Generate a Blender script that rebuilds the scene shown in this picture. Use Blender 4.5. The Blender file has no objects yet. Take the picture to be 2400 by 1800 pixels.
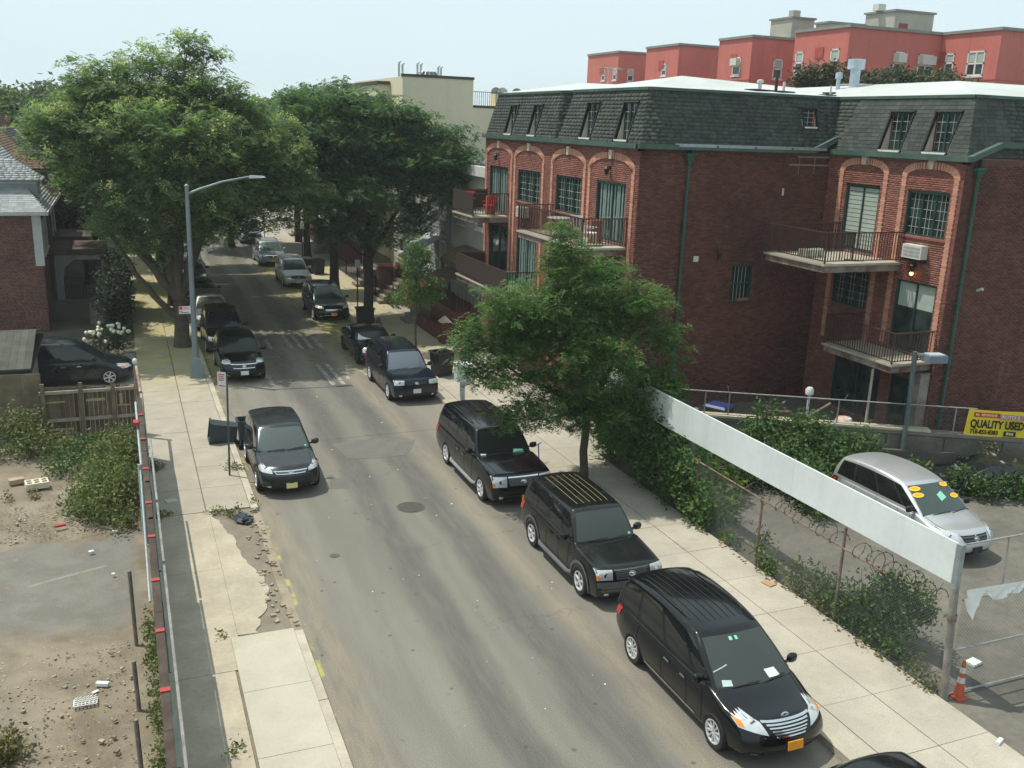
import bpy, bmesh, math, random
import numpy as np
from mathutils import Vector, Matrix
random.seed(7); RNG = np.random.default_rng(7)
SC = bpy.context.scene; COL = SC.collection
R = math.radians

# ---------------------------------------------------------------- camera
CAM_H = 10.9
cd = bpy.data.cameras.new('camera'); cam = bpy.data.objects.new('camera', cd); COL.objects.link(cam)
PITCH, YAW, ROLL = 0.266990903, 0.393033956, 0.0355102143
cp, sp, cy_, sy_, cr, sr = math.cos(PITCH), math.sin(PITCH), math.cos(YAW), math.sin(YAW), math.cos(ROLL), math.sin(ROLL)
fwd = Vector((sy_*cp, cy_*cp, -sp)); rgt = Vector((cy_, -sy_, 0)); upv = rgt.cross(fwd)
r2 = cr*rgt + sr*upv; u2 = -sr*rgt + cr*upv
cam.matrix_world = Matrix(((r2.x, u2.x, -fwd.x, 0), (r2.y, u2.y, -fwd.y, 0), (r2.z, u2.z, -fwd.z, CAM_H), (0, 0, 0, 1)))
cd.sensor_width = 36; cd.lens = 2221.44/2400*36; cd.clip_start = .1; cd.clip_end = 3000
SC.camera = cam

# ---------------------------------------------------------------- light and exposure
SUN_EL = R(65); SUN_TO = Vector((-.75, .66, 0)).normalized()        # towards the sun, seen from the ground
sv = Vector((SUN_TO.x*math.cos(SUN_EL), SUN_TO.y*math.cos(SUN_EL), math.sin(SUN_EL)))
sl = bpy.data.lights.new('sun', 'SUN'); sl.energy = 3.9; sl.angle = R(.55); sl.color = (1, .94, .82)
so = bpy.data.objects.new('sun', sl); COL.objects.link(so)
so.rotation_euler = sv.to_track_quat('Z', 'Y').to_euler(); so.location = (-30, 30, 60)
W = bpy.data.worlds.new('World'); SC.world = W; W.use_nodes = True
wn = W.node_tree; bg = wn.nodes['Background']
sky = wn.nodes.new('ShaderNodeTexSky'); sky.sky_type = 'NISHITA'; sky.sun_disc = False
sky.sun_elevation = SUN_EL; sky.sun_rotation = math.atan2(SUN_TO.x, SUN_TO.y)
sky.air_density = 1.0; sky.dust_density = 3.2; sky.ozone_density = 1.6
# thin high summer veil over the blue: soft noise clouds in the sky itself
tc = wn.nodes.new('ShaderNodeTexCoord'); mp = wn.nodes.new('ShaderNodeMapping'); mp.inputs['Scale'].default_value = (1, 1, 3.2)
nz = wn.nodes.new('ShaderNodeTexNoise'); nz.inputs['Scale'].default_value = 1.7; nz.inputs['Detail'].default_value = 5; nz.inputs['Roughness'].default_value = .55
rp = wn.nodes.new('ShaderNodeValToRGB'); rp.color_ramp.elements[0].position = .3; rp.color_ramp.elements[0].color = (.84, .84, .84, 1)
rp.color_ramp.elements[1].position = .75; rp.color_ramp.elements[1].color = (1, 1, 1, 1)
mx = wn.nodes.new('ShaderNodeMix'); mx.data_type = 'RGBA'; mx.inputs['B'].default_value = (5.9, 7.1, 7.55, 1)
wn.links.new(tc.outputs['Generated'], mp.inputs['Vector']); wn.links.new(mp.outputs[0], nz.inputs['Vector'])
wn.links.new(nz.outputs['Fac'], rp.inputs['Fac']); wn.links.new(rp.outputs['Color'], mx.inputs['Factor'])
wn.links.new(sky.outputs['Color'], mx.inputs['A']); wn.links.new(mx.outputs['Result'], bg.inputs['Color'])
bg.inputs['Strength'].default_value = .12
SC.view_settings.view_transform = 'Standard'; SC.view_settings.look = 'None'
SC.view_settings.exposure = .15; SC.view_settings.gamma = 1; SC.view_settings.use_curve_mapping = False
SC.render.engine = 'CYCLES'; SC.cycles.max_bounces = 8; SC.cycles.transparent_max_bounces = 12
SC.cycles.use_denoising = True

# ---------------------------------------------------------------- materials
class G:                                                            # tiny node-graph writer
    def __init__(s, m): s.nt = m.node_tree
    def n(s, t, props=None, **kw):
        nd = s.nt.nodes.new(t)
        for k, v in (props or {}).items(): setattr(nd, k, v)
        for k, v in kw.items():
            k = {'f': 'Factor', 'a': 'A', 'b': 'B'}.get(k, k)
            key = int(k[1:]) if k[0] == '_' else k.replace('__', ' ')
            if nd.bl_idname == 'ShaderNodeMix' and nd.data_type == 'RGBA':
                i = {'Factor': 0, 'A': 6, 'B': 7}[key]; sk = nd.inputs[i]
            else: sk = nd.inputs[key]
            if hasattr(v, 'is_output'): s.nt.links.new(v, sk)
            else: sk.default_value = v
        return nd
    def mix(s, f, a, b, mode='MIX'):
        nd = s.n('ShaderNodeMix', {'data_type': 'RGBA', 'blend_type': mode}, f=f, a=a, b=b); return nd.outputs[2]
    def math(s, op, a, b=0., c=None, clamp=False):
        nd = s.n('ShaderNodeMath', {'operation': op, 'use_clamp': clamp}, _0=a, _1=b)
        if c is not None:
            if hasattr(c, 'is_output'): s.nt.links.new(c, nd.inputs[2])
            else: nd.inputs[2].default_value = c
        return nd.outputs[0]
    def noise(s, vec, scale, detail=4., rough=.55, dist=0.):
        return s.n('ShaderNodeTexNoise', Vector=vec, Scale=scale, Detail=detail, Roughness=rough, Distortion=dist).outputs['Fac']
    def ramp(s, f, lo, hi, clo=(0, 0, 0, 1), chi=(1, 1, 1, 1)):
        nd = s.n('ShaderNodeValToRGB', Fac=f); e = nd.color_ramp.elements
        e[0].position = lo; e[0].color = clo; e[1].position = hi; e[1].color = chi; return nd.outputs['Color']
    def step(s, x, lo, hi):
        nd = s.n('ShaderNodeMapRange', {'interpolation_type': 'SMOOTHSTEP', 'clamp': True}); s.nt.links.new(x, nd.inputs[0])
        nd.inputs[1].default_value = lo; nd.inputs[2].default_value = hi; return nd.outputs[0]
def c4(c): return (c[0], c[1], c[2], 1)
def newmat(name):
    m = bpy.data.materials.new(name); m.use_nodes = True; g = G(m); return m, g, m.node_tree.nodes['Principled BSDF']
def M(name, col, rough=.8, var=.18, scale=3., bump=0., bscale=40., metal=0., spec=.4, island=0., col2=None, amt=.5, coat=0., emit=0., objspace=False, streak=0.):
    """general weathered surface: two-scale tint noise, optional second colour in patches, per-piece tint, fine relief"""
    m, g, b = newmat(name)
    pos = g.n('ShaderNodeTexCoord').outputs['Object'] if objspace else g.n('ShaderNodeNewGeometry').outputs['Position']
    n1 = g.noise(pos, scale); n2 = g.noise(pos, scale*9, 3.)
    lo, hi = 1-var*1.6, 1+var*1.6
    k = g.math('ADD', g.math('MULTIPLY', n1, .65), g.math('MULTIPLY', n2, .35))
    k = g.n('ShaderNodeMapRange', _0=k, _1=.25, _2=.75, _3=lo, _4=hi).outputs[0]
    c = c4(col)
    if col2:
        f = g.step(g.noise(pos, scale*.45, 6., .65), .5-.12, .5+.18); f = g.math('MULTIPLY', f, amt); c = g.mix(f, c4(col), c4(col2))
    if streak:
        mp = g.n('ShaderNodeMapping', Vector=pos); mp.inputs['Scale'].default_value = (2.2, 2.2, .11); sk = g.step(g.noise(mp.outputs[0], 1., 5., .6), .48, .74); c = g.mix(g.math('MULTIPLY', sk, streak), c, c4([q*.45+.012 for q in col]))
        sk = g.step(g.noise(mp.outputs[0], 1.7, 4., .6), .60, .76); c = g.mix(g.math('MULTIPLY', sk, streak*.5), c, c4([q*.8+.09 for q in col]))
    if island:
        ge = g.n('ShaderNodeNewGeometry').outputs['Random Per Island']; oi = g.n('ShaderNodeObjectInfo').outputs['Random']
        rr = g.math('FRACT', g.math('ADD', ge, oi))
        k = g.math('MULTIPLY', k, g.n('ShaderNodeMapRange', _0=rr, _3=1-island, _4=1+island).outputs[0])
    c = g.mix(1., c, g.n('ShaderNodeCombineColor', Red=k, Green=k, Blue=k).outputs[0], 'MULTIPLY')
    g.nt.links.new(c, b.inputs['Base Color']); b.inputs['Roughness'].default_value = rough
    b.inputs['Metallic'].default_value = metal; b.inputs['Specular IOR Level'].default_value = spec
    if coat: b.inputs['Coat Weight'].default_value = coat; b.inputs['Coat Roughness'].default_value = .06
    if emit: b.inputs['Emission Color'].default_value = c4(col); b.inputs['Emission Strength'].default_value = emit
    if bump:
        bn = g.n('ShaderNodeBump', Height=g.noise(pos, bscale, 4.), Strength=.6, Distance=bump)
        g.nt.links.new(bn.outputs[0], b.inputs['Normal'])
    return m
def leafmat(name, dark, light, trans=.35, nscale=.5):
    m, g, b = newmat(name)
    pos = g.n('ShaderNodeNewGeometry').outputs['Position']; rnd = g.n('ShaderNodeNewGeometry').outputs['Random Per Island']
    f = g.math('ADD', g.math('MULTIPLY', rnd, .55), g.math('MULTIPLY', g.noise(pos, nscale, 3.), .6)); f = g.step(f, .25, .9)
    c = g.mix(f, c4(dark), c4(light))
    g.nt.links.new(c, b.inputs['Base Color']); b.inputs['Roughness'].default_value = .55; b.inputs['Specular IOR Level'].default_value = .3
    tr = g.n('ShaderNodeBsdfTranslucent', Color=g.mix(1., c, (1.0, 1.2, .62, 1), 'MULTIPLY'))
    ms = g.n('ShaderNodeMixShader', _0=trans, _1=b.outputs[0], _2=tr.outputs[0])
    g.nt.links.new(ms.outputs[0], m.node_tree.nodes['Material Output'].inputs['Surface']); return m
def glassmat(name, col, rough=.06, spec=.5, blotch=0.):
    m, g, b = newmat(name)
    pos = g.n('ShaderNodeTexCoord').outputs['Object']
    n = g.noise(pos, 1.6, 3.)
    c = g.mix(g.step(n, .35, .7), c4([x*(1-blotch) for x in col]), c4([x*(1+blotch) for x in col]))
    g.nt.links.new(c, b.inputs['Base Color']); b.inputs['Roughness'].default_value = rough; b.inputs['Specular IOR Level'].default_value = spec
    b.inputs['Coat Weight'].default_value = .3; b.inputs['Coat Roughness'].default_value = .03
    return m

# ---------------------------------------------------------------- objects and tags
ROOT = {}
def rootof(o): return ROOT.get(o.name, o)
def thing(name, label, cat, loc=(0, 0, 0), rotz=0., group=None):
    o = bpy.data.objects.new(name, None); COL.objects.link(o); o.location = loc; o.rotation_euler = (0, 0, rotz)
    o.empty_display_size = .2; o['label'] = label; o['category'] = cat
    if group: o['group'] = group
    return o
def link(me, name, mats, parent=None, local=False, loc=None):
    o = bpy.data.objects.new(name, me); COL.objects.link(o)
    for m in (mats if isinstance(mats, (list, tuple)) else [mats]):
        if m.name not in me.materials: me.materials.append(m)
    if parent is not None:
        rt = rootof(parent); o.parent = parent; ROOT[o.name] = rt
        if not local: me.transform(Matrix.Translation(-Vector(rt.location)))
    elif loc is not None:
        me.transform(Matrix.Translation(-Vector(loc))); o.location = loc
    return o
class MB:
    def __init__(s): s.v = []; s.f = []; s.m = []
    def add(s, vs, fs, m=0):
        k = len(s.v); s.v += [tuple(p) for p in vs]; s.f += [tuple(i+k for i in f) for f in fs]; s.m += [m]*len(fs); return s
    def box(s, x0, x1, y0, y1, z0, z1, m=0):
        return s.add([(x0, y0, z0), (x1, y0, z0), (x1, y1, z0), (x0, y1, z0), (x0, y0, z1), (x1, y0, z1), (x1, y1, z1), (x0, y1, z1)],
                     [(0, 3, 2, 1), (4, 5, 6, 7), (0, 1, 5, 4), (1, 2, 6, 5), (2, 3, 7, 6), (3, 0, 4, 7)], m)
    def hexa(s, p, m=0):                                            # eight corners, bottom ring then top ring
        return s.add(p, [(0, 3, 2, 1), (4, 5, 6, 7), (0, 1, 5, 4), (1, 2, 6, 5), (2, 3, 7, 6), (3, 0, 4, 7)], m)
    def obox(s, c, size, rz=0., m=0, rx=0., ry=0.):
        T = Matrix.Translation(c) @ Matrix.Rotation(rz, 4, 'Z') @ Matrix.Rotation(ry, 4, 'Y') @ Matrix.Rotation(rx, 4, 'X')
        a, b, d = size[0]/2, size[1]/2, size[2]/2
        return s.hexa([T @ Vector(p) for p in ((-a, -b, -d), (a, -b, -d), (a, b, -d), (-a, b, -d), (-a, -b, d), (a, -b, d), (a, b, d), (-a, b, d))], m)
    def beam(s, p0, p1, w, h, m=0, up=(0, 0, 1)):
        p0, p1 = Vector(p0), Vector(p1); d = (p1-p0).normalized(); u = Vector(up)
        if abs(d.dot(u)) > .95: u = Vector((1, 0, 0))
        a = d.cross(u).normalized()*w/2; b = a.cross(d).normalized()*h/2
        return s.hexa([p0-a-b, p0+a-b, p1+a-b, p1-a-b, p0-a+b, p0+a+b, p1+a+b, p1-a+b], m)
    def tube(s, pts, rad, n=6, m=0, cap=True):
        pts = [Vector(p) for p in pts]; k = len(pts); rad = rad if isinstance(rad, (list, tuple)) else [rad]*k
        vs, fs = [], []; ref = None
        for i, p in enumerate(pts):
            t = (pts[min(i+1, k-1)]-pts[max(i-1, 0)]).normalized()
            if ref is None: ref = t.orthogonal().normalized()
            ref = (ref-t*ref.dot(t)); ref = ref.normalized() if ref.length > 1e-6 else t.orthogonal().normalized()
            b = t.cross(ref)
            for j in range(n):
                a = 2*math.pi*j/n; vs.append(p+(ref*math.cos(a)+b*math.sin(a))*rad[i])
        for i in range(k-1):
            for j in range(n): fs.append((i*n+j, i*n+(j+1) % n, (i+1)*n+(j+1) % n, (i+1)*n+j))
        if cap: fs += [tuple(range(n))[::-1], tuple(range((k-1)*n, k*n))]
        return s.add(vs, fs, m)
    def lathe(s, prof, c=(0, 0, 0), n=16, m=0, T=None, cap=True):       # profile of (radius, height) about z, then T
        vs = []; k = len(prof)
        for r, z in prof:
            for j in range(n):
                a = 2*math.pi*j/n; p = Vector((r*math.cos(a), r*math.sin(a), z)); p = T @ p if T else p; vs.append(p+Vector(c))
        fs = [(i*n+j, i*n+(j+1) % n, (i+1)*n+(j+1) % n, (i+1)*n+j) for i in range(k-1) for j in range(n)]
        if cap: fs += [tuple(range(n))[::-1], tuple(range((k-1)*n, k*n))]
        return s.add(vs, fs, m)
    def prism(s, poly, off, m=0):                                   # polygon of 3-D points pushed along a vector
        k = len(poly); a = [Vector(p) for p in poly]; b = [p+Vector(off) for p in a]
        return s.add(a+b, [tuple(range(k))[::-1], tuple(range(k, 2*k))]+[(i, (i+1) % k, k+(i+1) % k, k+i) for i in range(k)], m)
    def build(s, name, mats, parent=None, smooth=False, local=False, loc=None, kind=None, label=None, angle=40):
        me = bpy.data.meshes.new(name); me.from_pydata(s.v, [], s.f)
        if any(s.m): me.polygons.foreach_set('material_index', s.m)
        bm = bmesh.new(); bm.from_mesh(me); bmesh.ops.recalc_face_normals(bm, faces=bm.faces); bm.to_mesh(me); bm.free()
        if smooth:
            me.polygons.foreach_set('use_smooth', [True]*len(me.polygons)); me.set_sharp_from_angle(angle=R(angle))
        o = link(me, name, mats, parent, local, loc)
        if kind: o['kind'] = kind
        if label: o['label'] = label
        return o
    def base(s):
        a = np.array(s.v); return (float(a[:, 0].min()+a[:, 0].max())/2, float(a[:, 1].min()+a[:, 1].max())/2, float(a[:, 2].min()))
def solo(name, mb, mats, label, cat, group=None, smooth=False):       # a thing that is one mesh
    o = mb.build(name, mats, None, smooth, loc=mb.base()); o['label'] = label; o['category'] = cat
    if group: o['group'] = group
    return o
def struct(name, mb, mats, kind='structure'):
    return mb.build(name, mats, kind=kind)
def npmesh(name, verts, quads, mats, parent=None, loc=None, kind=None, tri=False):
    k = 3 if tri else 4
    me = bpy.data.meshes.new(name); nv, nf = len(verts), len(quads)
    me.vertices.add(nv); me.vertices.foreach_set('co', np.ascontiguousarray(verts, dtype=np.float32).ravel())
    me.loops.add(nf*k); me.loops.foreach_set('vertex_index', np.ascontiguousarray(quads, dtype=np.int32).ravel())
    me.polygons.add(nf); me.polygons.foreach_set('loop_start', np.arange(0, nf*k, k, dtype=np.int32))
    me.update(calc_edges=True)
    o = link(me, name, mats, parent, loc=loc)
    if kind: o['kind'] = kind
    return o
def copy_tree(o, parent=None):
    c = o.copy(); COL.objects.link(c)
    if parent is not None: c.parent = parent
    for ch in list(o.children): copy_tree(ch, c)
    return c
def dup(root, loc, rotz, label, group=None):
    c = copy_tree(root); c.location = loc; c.rotation_euler = (0, 0, rotz); c['label'] = label
    if group: c['group'] = group
    return c

# ---------------------------------------------------------------- frames on walls and slopes: P = p0 + u U + v V + d N
class Frame:
    def __init__(s, p0, U, V, N): s.p0, s.U, s.V, s.N = (np.array(a, float) for a in (p0, U, V, N))
    def P(s, u, v, d=0.): return s.p0+u*s.U+v*s.V+d*s.N
    def box(s, mb, u0, u1, v0, v1, d0, d1, m=0):
        return mb.hexa([s.P(u0, v0, d0), s.P(u1, v0, d0), s.P(u1, v0, d1), s.P(u0, v0, d1), s.P(u0, v1, d0), s.P(u1, v1, d0), s.P(u1, v1, d1), s.P(u0, v1, d1)], m)
def subtract(a, b, holes):
    segs = [(a, b)]
    for h0, h1 in holes:
        segs = [q for s0, s1 in segs for q in ((s0, min(s1, h0)), (max(s0, h1), s1)) if q[1]-q[0] > .012]
    return segs
def backing(fr, lo0, hi0, lo1, hi1, v0, v1, holes, thick=.2):
    """wall or slope slab with rectangular openings; its ends may slant (lo0..lo1, hi0..hi1)"""
    mb = MB(); L = lambda v: lo0+(lo1-lo0)*(v-v0)/(v1-v0); H = lambda v: hi0+(hi1-hi0)*(v-v0)/(v1-v0)
    cuts = sorted({v0, v1, *[c for h in holes for c in h[2:4] if v0 < c < v1]})
    for a, b in zip(cuts, cuts[1:]):
        mid = (a+b)/2; hs = [(h[0], h[1]) for h in holes if h[2] < mid < h[3]]
        for s0, s1 in subtract(L(mid), H(mid), hs):
            a0, a1, b0, b1 = s0, s1, s0, s1
            if abs(s0-L(mid)) < 1e-6: a0, b0 = L(a), L(b)
            if abs(s1-H(mid)) < 1e-6: a1, b1 = H(a), H(b)
            mb.hexa([fr.P(a0, a, -thick), fr.P(a1, a, -thick), fr.P(a1, a, 0), fr.P(a0, a, 0), fr.P(b0, b, -thick), fr.P(b1, b, -thick), fr.P(b1, b, 0), fr.P(b0, b, 0)])
    return mb
def rows(fr, lo0, hi0, lo1, hi1, v0, v1, holes, rowh, length, gap, dlo, dhi, jit=.0, vgap=None):
    """courses of bricks, shingles or boards as an array of (u0,u1,v0,v1,dlo,dhi)"""
    out = []; vgap = gap if vgap is None else vgap; n = int(round((v1-v0)/rowh)); rowh = (v1-v0)/n
    for i in range(n):
        a, b = v0+i*rowh, v0+(i+1)*rowh; mid = (a+b)/2; t = (mid-v0)/(v1-v0); lo, hi = lo0+(lo1-lo0)*t, hi0+(hi1-hi0)*t
        hs = [(h[0], h[1]) for h in holes if h[2] < mid+.001 and h[3] > mid-.001]
        u = lo-(length*.5 if i % 2 else 0)-(RNG.random()*length*.1 if jit else 0)
        while u < hi:
            l = length*(1+(RNG.random()-.5)*2*jit)
            for s0, s1 in subtract(max(u, lo), min(u+l-gap, hi), hs):
                out.append((s0, s1, a+vgap/2, b-vgap/2, dlo*(1+(RNG.random()-.5)*.5), dhi))
            u += l
    return np.array(out).reshape(-1, 6)
_unit = {}
def pieces(name, fr, A, mat, parent, budget=0, focus=None, base=-.004, stuffname=None):
    """lay the pieces on the frame: the `budget` ones nearest the camera as objects, the rest joined as stuff"""
    if len(A) == 0: return
    um, vm = (A[:, 0]+A[:, 1])/2, (A[:, 2]+A[:, 3])/2
    C = fr.p0[None]+um[:, None]*fr.U+vm[:, None]*fr.V
    dist = np.linalg.norm(C-np.array([0, 0, CAM_H]), axis=1) if focus is None else np.linalg.norm(C-np.array(focus), axis=1)
    order = np.argsort(dist); near, far = order[:budget], order[budget:]
    key = (name, mat.name, round(float(A[0, 5]), 4))
    if budget and key not in _unit:
        dl, dh = float(np.median(A[:, 4])), float(np.median(A[:, 5]))
        mb = MB().hexa([(0, 0, base), (1, 0, base), (1, 0, dl), (0, 0, dl), (0, 1, base), (1, 1, base), (1, 1, dh), (0, 1, dh)])
        me = bpy.data.meshes.new(name); me.from_pydata(mb.v, [], [mb.f[i] for i in (1, 2, 3, 4, 5, 0)]); me.materials.append(mat); _unit[key] = me
    rl = np.array(rootof(parent).location)
    for i in near:
        u0, u1, v0, v1, _, _ = A[i]; p = fr.P(u0, v0, 0)-rl; a, b = fr.U*(u1-u0), fr.V*(v1-v0)
        o = bpy.data.objects.new(name, _unit[key]); COL.objects.link(o); o.parent = parent; ROOT[o.name] = rootof(parent)
        o.matrix_local = Matrix(((a[0], b[0], fr.N[0], p[0]), (a[1], b[1], fr.N[1], p[1]), (a[2], b[2], fr.N[2], p[2]), (0, 0, 0, 1)))
    if len(far):
        B = A[far]; n = len(B); V = np.zeros((n, 8, 3))
        for k, (ui, vi, di) in enumerate(((0, 2, 'b'), (1, 2, 'b'), (1, 2, 4), (0, 2, 4), (0, 3, 'b'), (1, 3, 'b'), (1, 3, 5), (0, 3, 5))):
            d = np.full(n, base) if di == 'b' else B[:, di]
            V[:, k] = fr.p0+B[:, ui, None]*fr.U+B[:, vi, None]*fr.V+d[:, None]*fr.N
        F = np.array([(3, 2, 6, 7), (0, 1, 2, 3), (4, 7, 6, 5), (0, 3, 7, 4), (1, 5, 6, 2)])
        Q = (np.arange(n)*8)[:, None, None]+F[None]
        npmesh(stuffname or name, V.reshape(-1, 3), Q.reshape(-1, 4), mat, parent, kind='stuff')
def text(body, size, mat, name, parent, T, ext=.004, off=0., align='LEFT', sx=1.):
    cu = bpy.data.curves.new(name, 'FONT'); cu.body = body; cu.size = size; cu.extrude = ext; cu.offset = off; cu.align_x = align
    tmp = bpy.data.objects.new(name, cu); COL.objects.link(tmp); dg = bpy.context.evaluated_depsgraph_get()
    me = bpy.data.meshes.new_from_object(tmp.evaluated_get(dg)); bpy.data.objects.remove(tmp)
    me.materials.clear(); me.transform(T @ Matrix.Diagonal((sx, 1, 1, 1))); return link(me, name, mat, parent)
# ---------------------------------------------------------------- ground materials
KL, KR = 3.04, 11.42                                                # kerb lines; the street runs along +Y
FL, FR = .22, 14.55                                                 # fence lines of the two lots
def roadmat():
    m, g, b = newmat('road_asphalt'); pos = g.n('ShaderNodeNewGeometry').outputs['Position']
    s = g.n('ShaderNodeSeparateXYZ', _0=pos); x, y = s.outputs[0], s.outputs[1]
    wob = g.math('MULTIPLY', g.math('SUBTRACT', g.noise(pos, .22, 2.), .5), 1.1); xw = g.math('ADD', x, wob)
    st = g.n('ShaderNodeMapping', Vector=pos); st.inputs['Scale'].default_value = (1, .13, 1); st = st.outputs[0]
    big = g.noise(st, .8, 5., .6); fine = g.noise(pos, 45., 3.); mid = g.noise(st, 5., 5., .62)
    c = g.mix(g.step(big, .35, .68), (.160, .150, .129, 1), (.205, .193, .163, 1))
    def band(c0, w, soft): return g.math('SUBTRACT', 1., g.step(g.math('ABSOLUTE', g.math('SUBTRACT', xw, c0)), w, w+soft))
    tr = g.math('MAXIMUM', band(6.25, .18, .55), band(8.0, .2, .6))
    tr = g.math('MULTIPLY', tr, g.n('ShaderNodeMapRange', _0=mid, _1=.3, _2=.65, _3=.55, _4=1.).outputs[0])
    c = g.mix(g.math('MULTIPLY', tr, .8), c, (.085, .085, .082, 1))                         # polished wheel paths
    ctr = band(7.1, .02, .3); c = g.mix(g.math('MULTIPLY', ctr, g.math('MULTIPLY', g.step(big, .4, .6), .3)), c, (.10, .10, .095, 1))
    dust = g.math('MAXIMUM', band(9.0, .02, .45), g.math('MAXIMUM', band(3.35, .12, .5), band(11.2, .1, .3)))
    c = g.mix(g.math('MULTIPLY', dust, g.math('MULTIPLY', g.step(mid, .3, .65), .6)), c, (.265, .225, .165, 1))     # sand by the parked wheels
    leak = g.step(g.noise(pos, 1.9, 3., .5), .68, .74); c = g.mix(g.math('MULTIPLY', leak, .45), c, (.09, .085, .075, 1))
    pale = g.step(g.noise(pos, .9, 8., .75), .64, .72); c = g.mix(g.math('MULTIPLY', pale, .28), c, (.33, .30, .25, 1))
    v = g.n('ShaderNodeTexVoronoi', {'feature': 'DISTANCE_TO_EDGE'}, Vector=g.n('ShaderNodeVectorMath', {'operation': 'ADD'}, _0=pos, _1=g.n('ShaderNodeTexNoise', Vector=pos, Scale=1.6, Detail=4.).outputs['Color']).outputs[0], Scale=.3).outputs['Distance']
    grit = g.step(g.n('ShaderNodeTexVoronoi', Vector=pos, Scale=26.).outputs['Distance'], .12, .05); c = g.mix(g.math('MULTIPLY', grit, .55), c, (.40, .38, .33, 1))
    dots = g.step(g.n('ShaderNodeTexVoronoi', Vector=pos, Scale=1.3).outputs['Distance'], .075, .045); c = g.mix(g.math('MULTIPLY', dots, .6), c, (.06, .058, .05, 1))
    crack = g.math('MULTIPLY', g.math('SUBTRACT', 1., g.step(v, .002, .007)), g.step(g.noise(pos, .15, 2.), .48, .58))
    seam = g.math('SUBTRACT', 1., g.step(g.math('ABSOLUTE', g.math('SUBTRACT', g.math('ADD', y, g.math('MULTIPLY', wob, .25)), g.math('ADD', 31.4, g.math('MULTIPLY', x, .03)))), .012, .05)); c = g.mix(g.math('MULTIPLY', seam, .4), c, (.055, .052, .048, 1))
    c = g.mix(g.math('MULTIPLY', crack, .32), c, (.06, .06, .055, 1))
    # fallen yellow blossom lying in the gutters under the street trees
    far = g.math('MULTIPLY', g.step(y, 38.5, 43), g.math('SUBTRACT', 1., g.step(y, 70, 84)))
    gut = g.math('MAXIMUM', g.math('SUBTRACT', 1., g.step(xw, 4.0, 5.9)), g.step(xw, 8.9, 10.2))
    pol = g.math('MULTIPLY', g.math('MULTIPLY', far, g.math('ADD', g.math('MULTIPLY', gut, .85), .16)), g.step(g.noise(pos, 2.2, 6., .7), .36, .62))
    c = g.mix(pol, c, (.37, .335, .09, 1))
    edge = g.math('MULTIPLY', g.math('SUBTRACT', 1., g.step(g.math('ABSOLUTE', g.math('SUBTRACT', x, 3.12)), .02, .1)), g.step(g.noise(pos, 1.3, 4.), .5, .62))
    c = g.mix(g.math('MULTIPLY', edge, .8), c, (.42, .38, .10, 1))
    k = g.n('ShaderNodeMapRange', _0=fine, _1=.3, _2=.7, _3=.7, _4=1.3).outputs[0]
    c = g.mix(1., c, g.n('ShaderNodeCombineColor', Red=k, Green=k, Blue=k).outputs[0], 'MULTIPLY')
    g.nt.links.new(c, b.inputs['Base Color']); b.inputs['Roughness'].default_value = .88; b.inputs['Specular IOR Level'].default_value = .25
    g.nt.links.new(g.n('ShaderNodeBump', Height=g.noise(pos, 60., 4.), Strength=.5, Distance=.006).outputs[0], b.inputs['Normal']); return m
def slabmat(name, col, left):
    m, g, b = newmat(name); pos = g.n('ShaderNodeNewGeometry').outputs['Position']; oi = g.n('ShaderNodeObjectInfo').outputs['Random']
    s = g.n('ShaderNodeSeparateXYZ', _0=pos); y = s.outputs[1]
    n1 = g.noise(pos, 1.1, 6., .65); n2 = g.noise(pos, 30., 3.)
    c = g.mix(g.step(n1, .3, .72), c4([k*.86 for k in col]), c4([k*1.06 for k in col]))
    c = g.mix(g.math('MULTIPLY', oi, .28), c, c4([col[0]*.72, col[1]*.75, col[2]*.78]))
    c = g.mix(g.math('MULTIPLY', g.step(g.noise(pos, 2.3, 5., .7), .6, .7), .3), c, (.20, .18, .15, 1))
    spot = g.step(g.noise(pos, 9., 2.), .76, .8); c = g.mix(g.math('MULTIPLY', spot, .5), c, (.12, .11, .10, 1))
    f = g.math('MULTIPLY', g.step(y, 38, 46) if not left else g.step(y, 37, 45), g.math('SUBTRACT', 1., g.step(y, 72, 88)))
    f = g.math('MULTIPLY', f, g.step(g.noise(pos, 1.7, 6., .7), .34, .6)); c = g.mix(g.math('MULTIPLY', f, .8 if left else .55), c, (.40, .355, .12, 1))
    k = g.n('ShaderNodeMapRange', _0=n2, _1=.3, _2=.7, _3=.9, _4=1.1).outputs[0]
    c = g.mix(1., c, g.n('ShaderNodeCombineColor', Red=k, Green=k, Blue=k).outputs[0], 'MULTIPLY')
    g.nt.links.new(c, b.inputs['Base Color']); b.inputs['Roughness'].default_value = .85; b.inputs['Specular IOR Level'].default_value = .3
    g.nt.links.new(g.n('ShaderNodeBump', Height=g.noise(pos, 50., 4.), Strength=.4, Distance=.003).outputs[0], b.inputs['Normal']); return m
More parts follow.
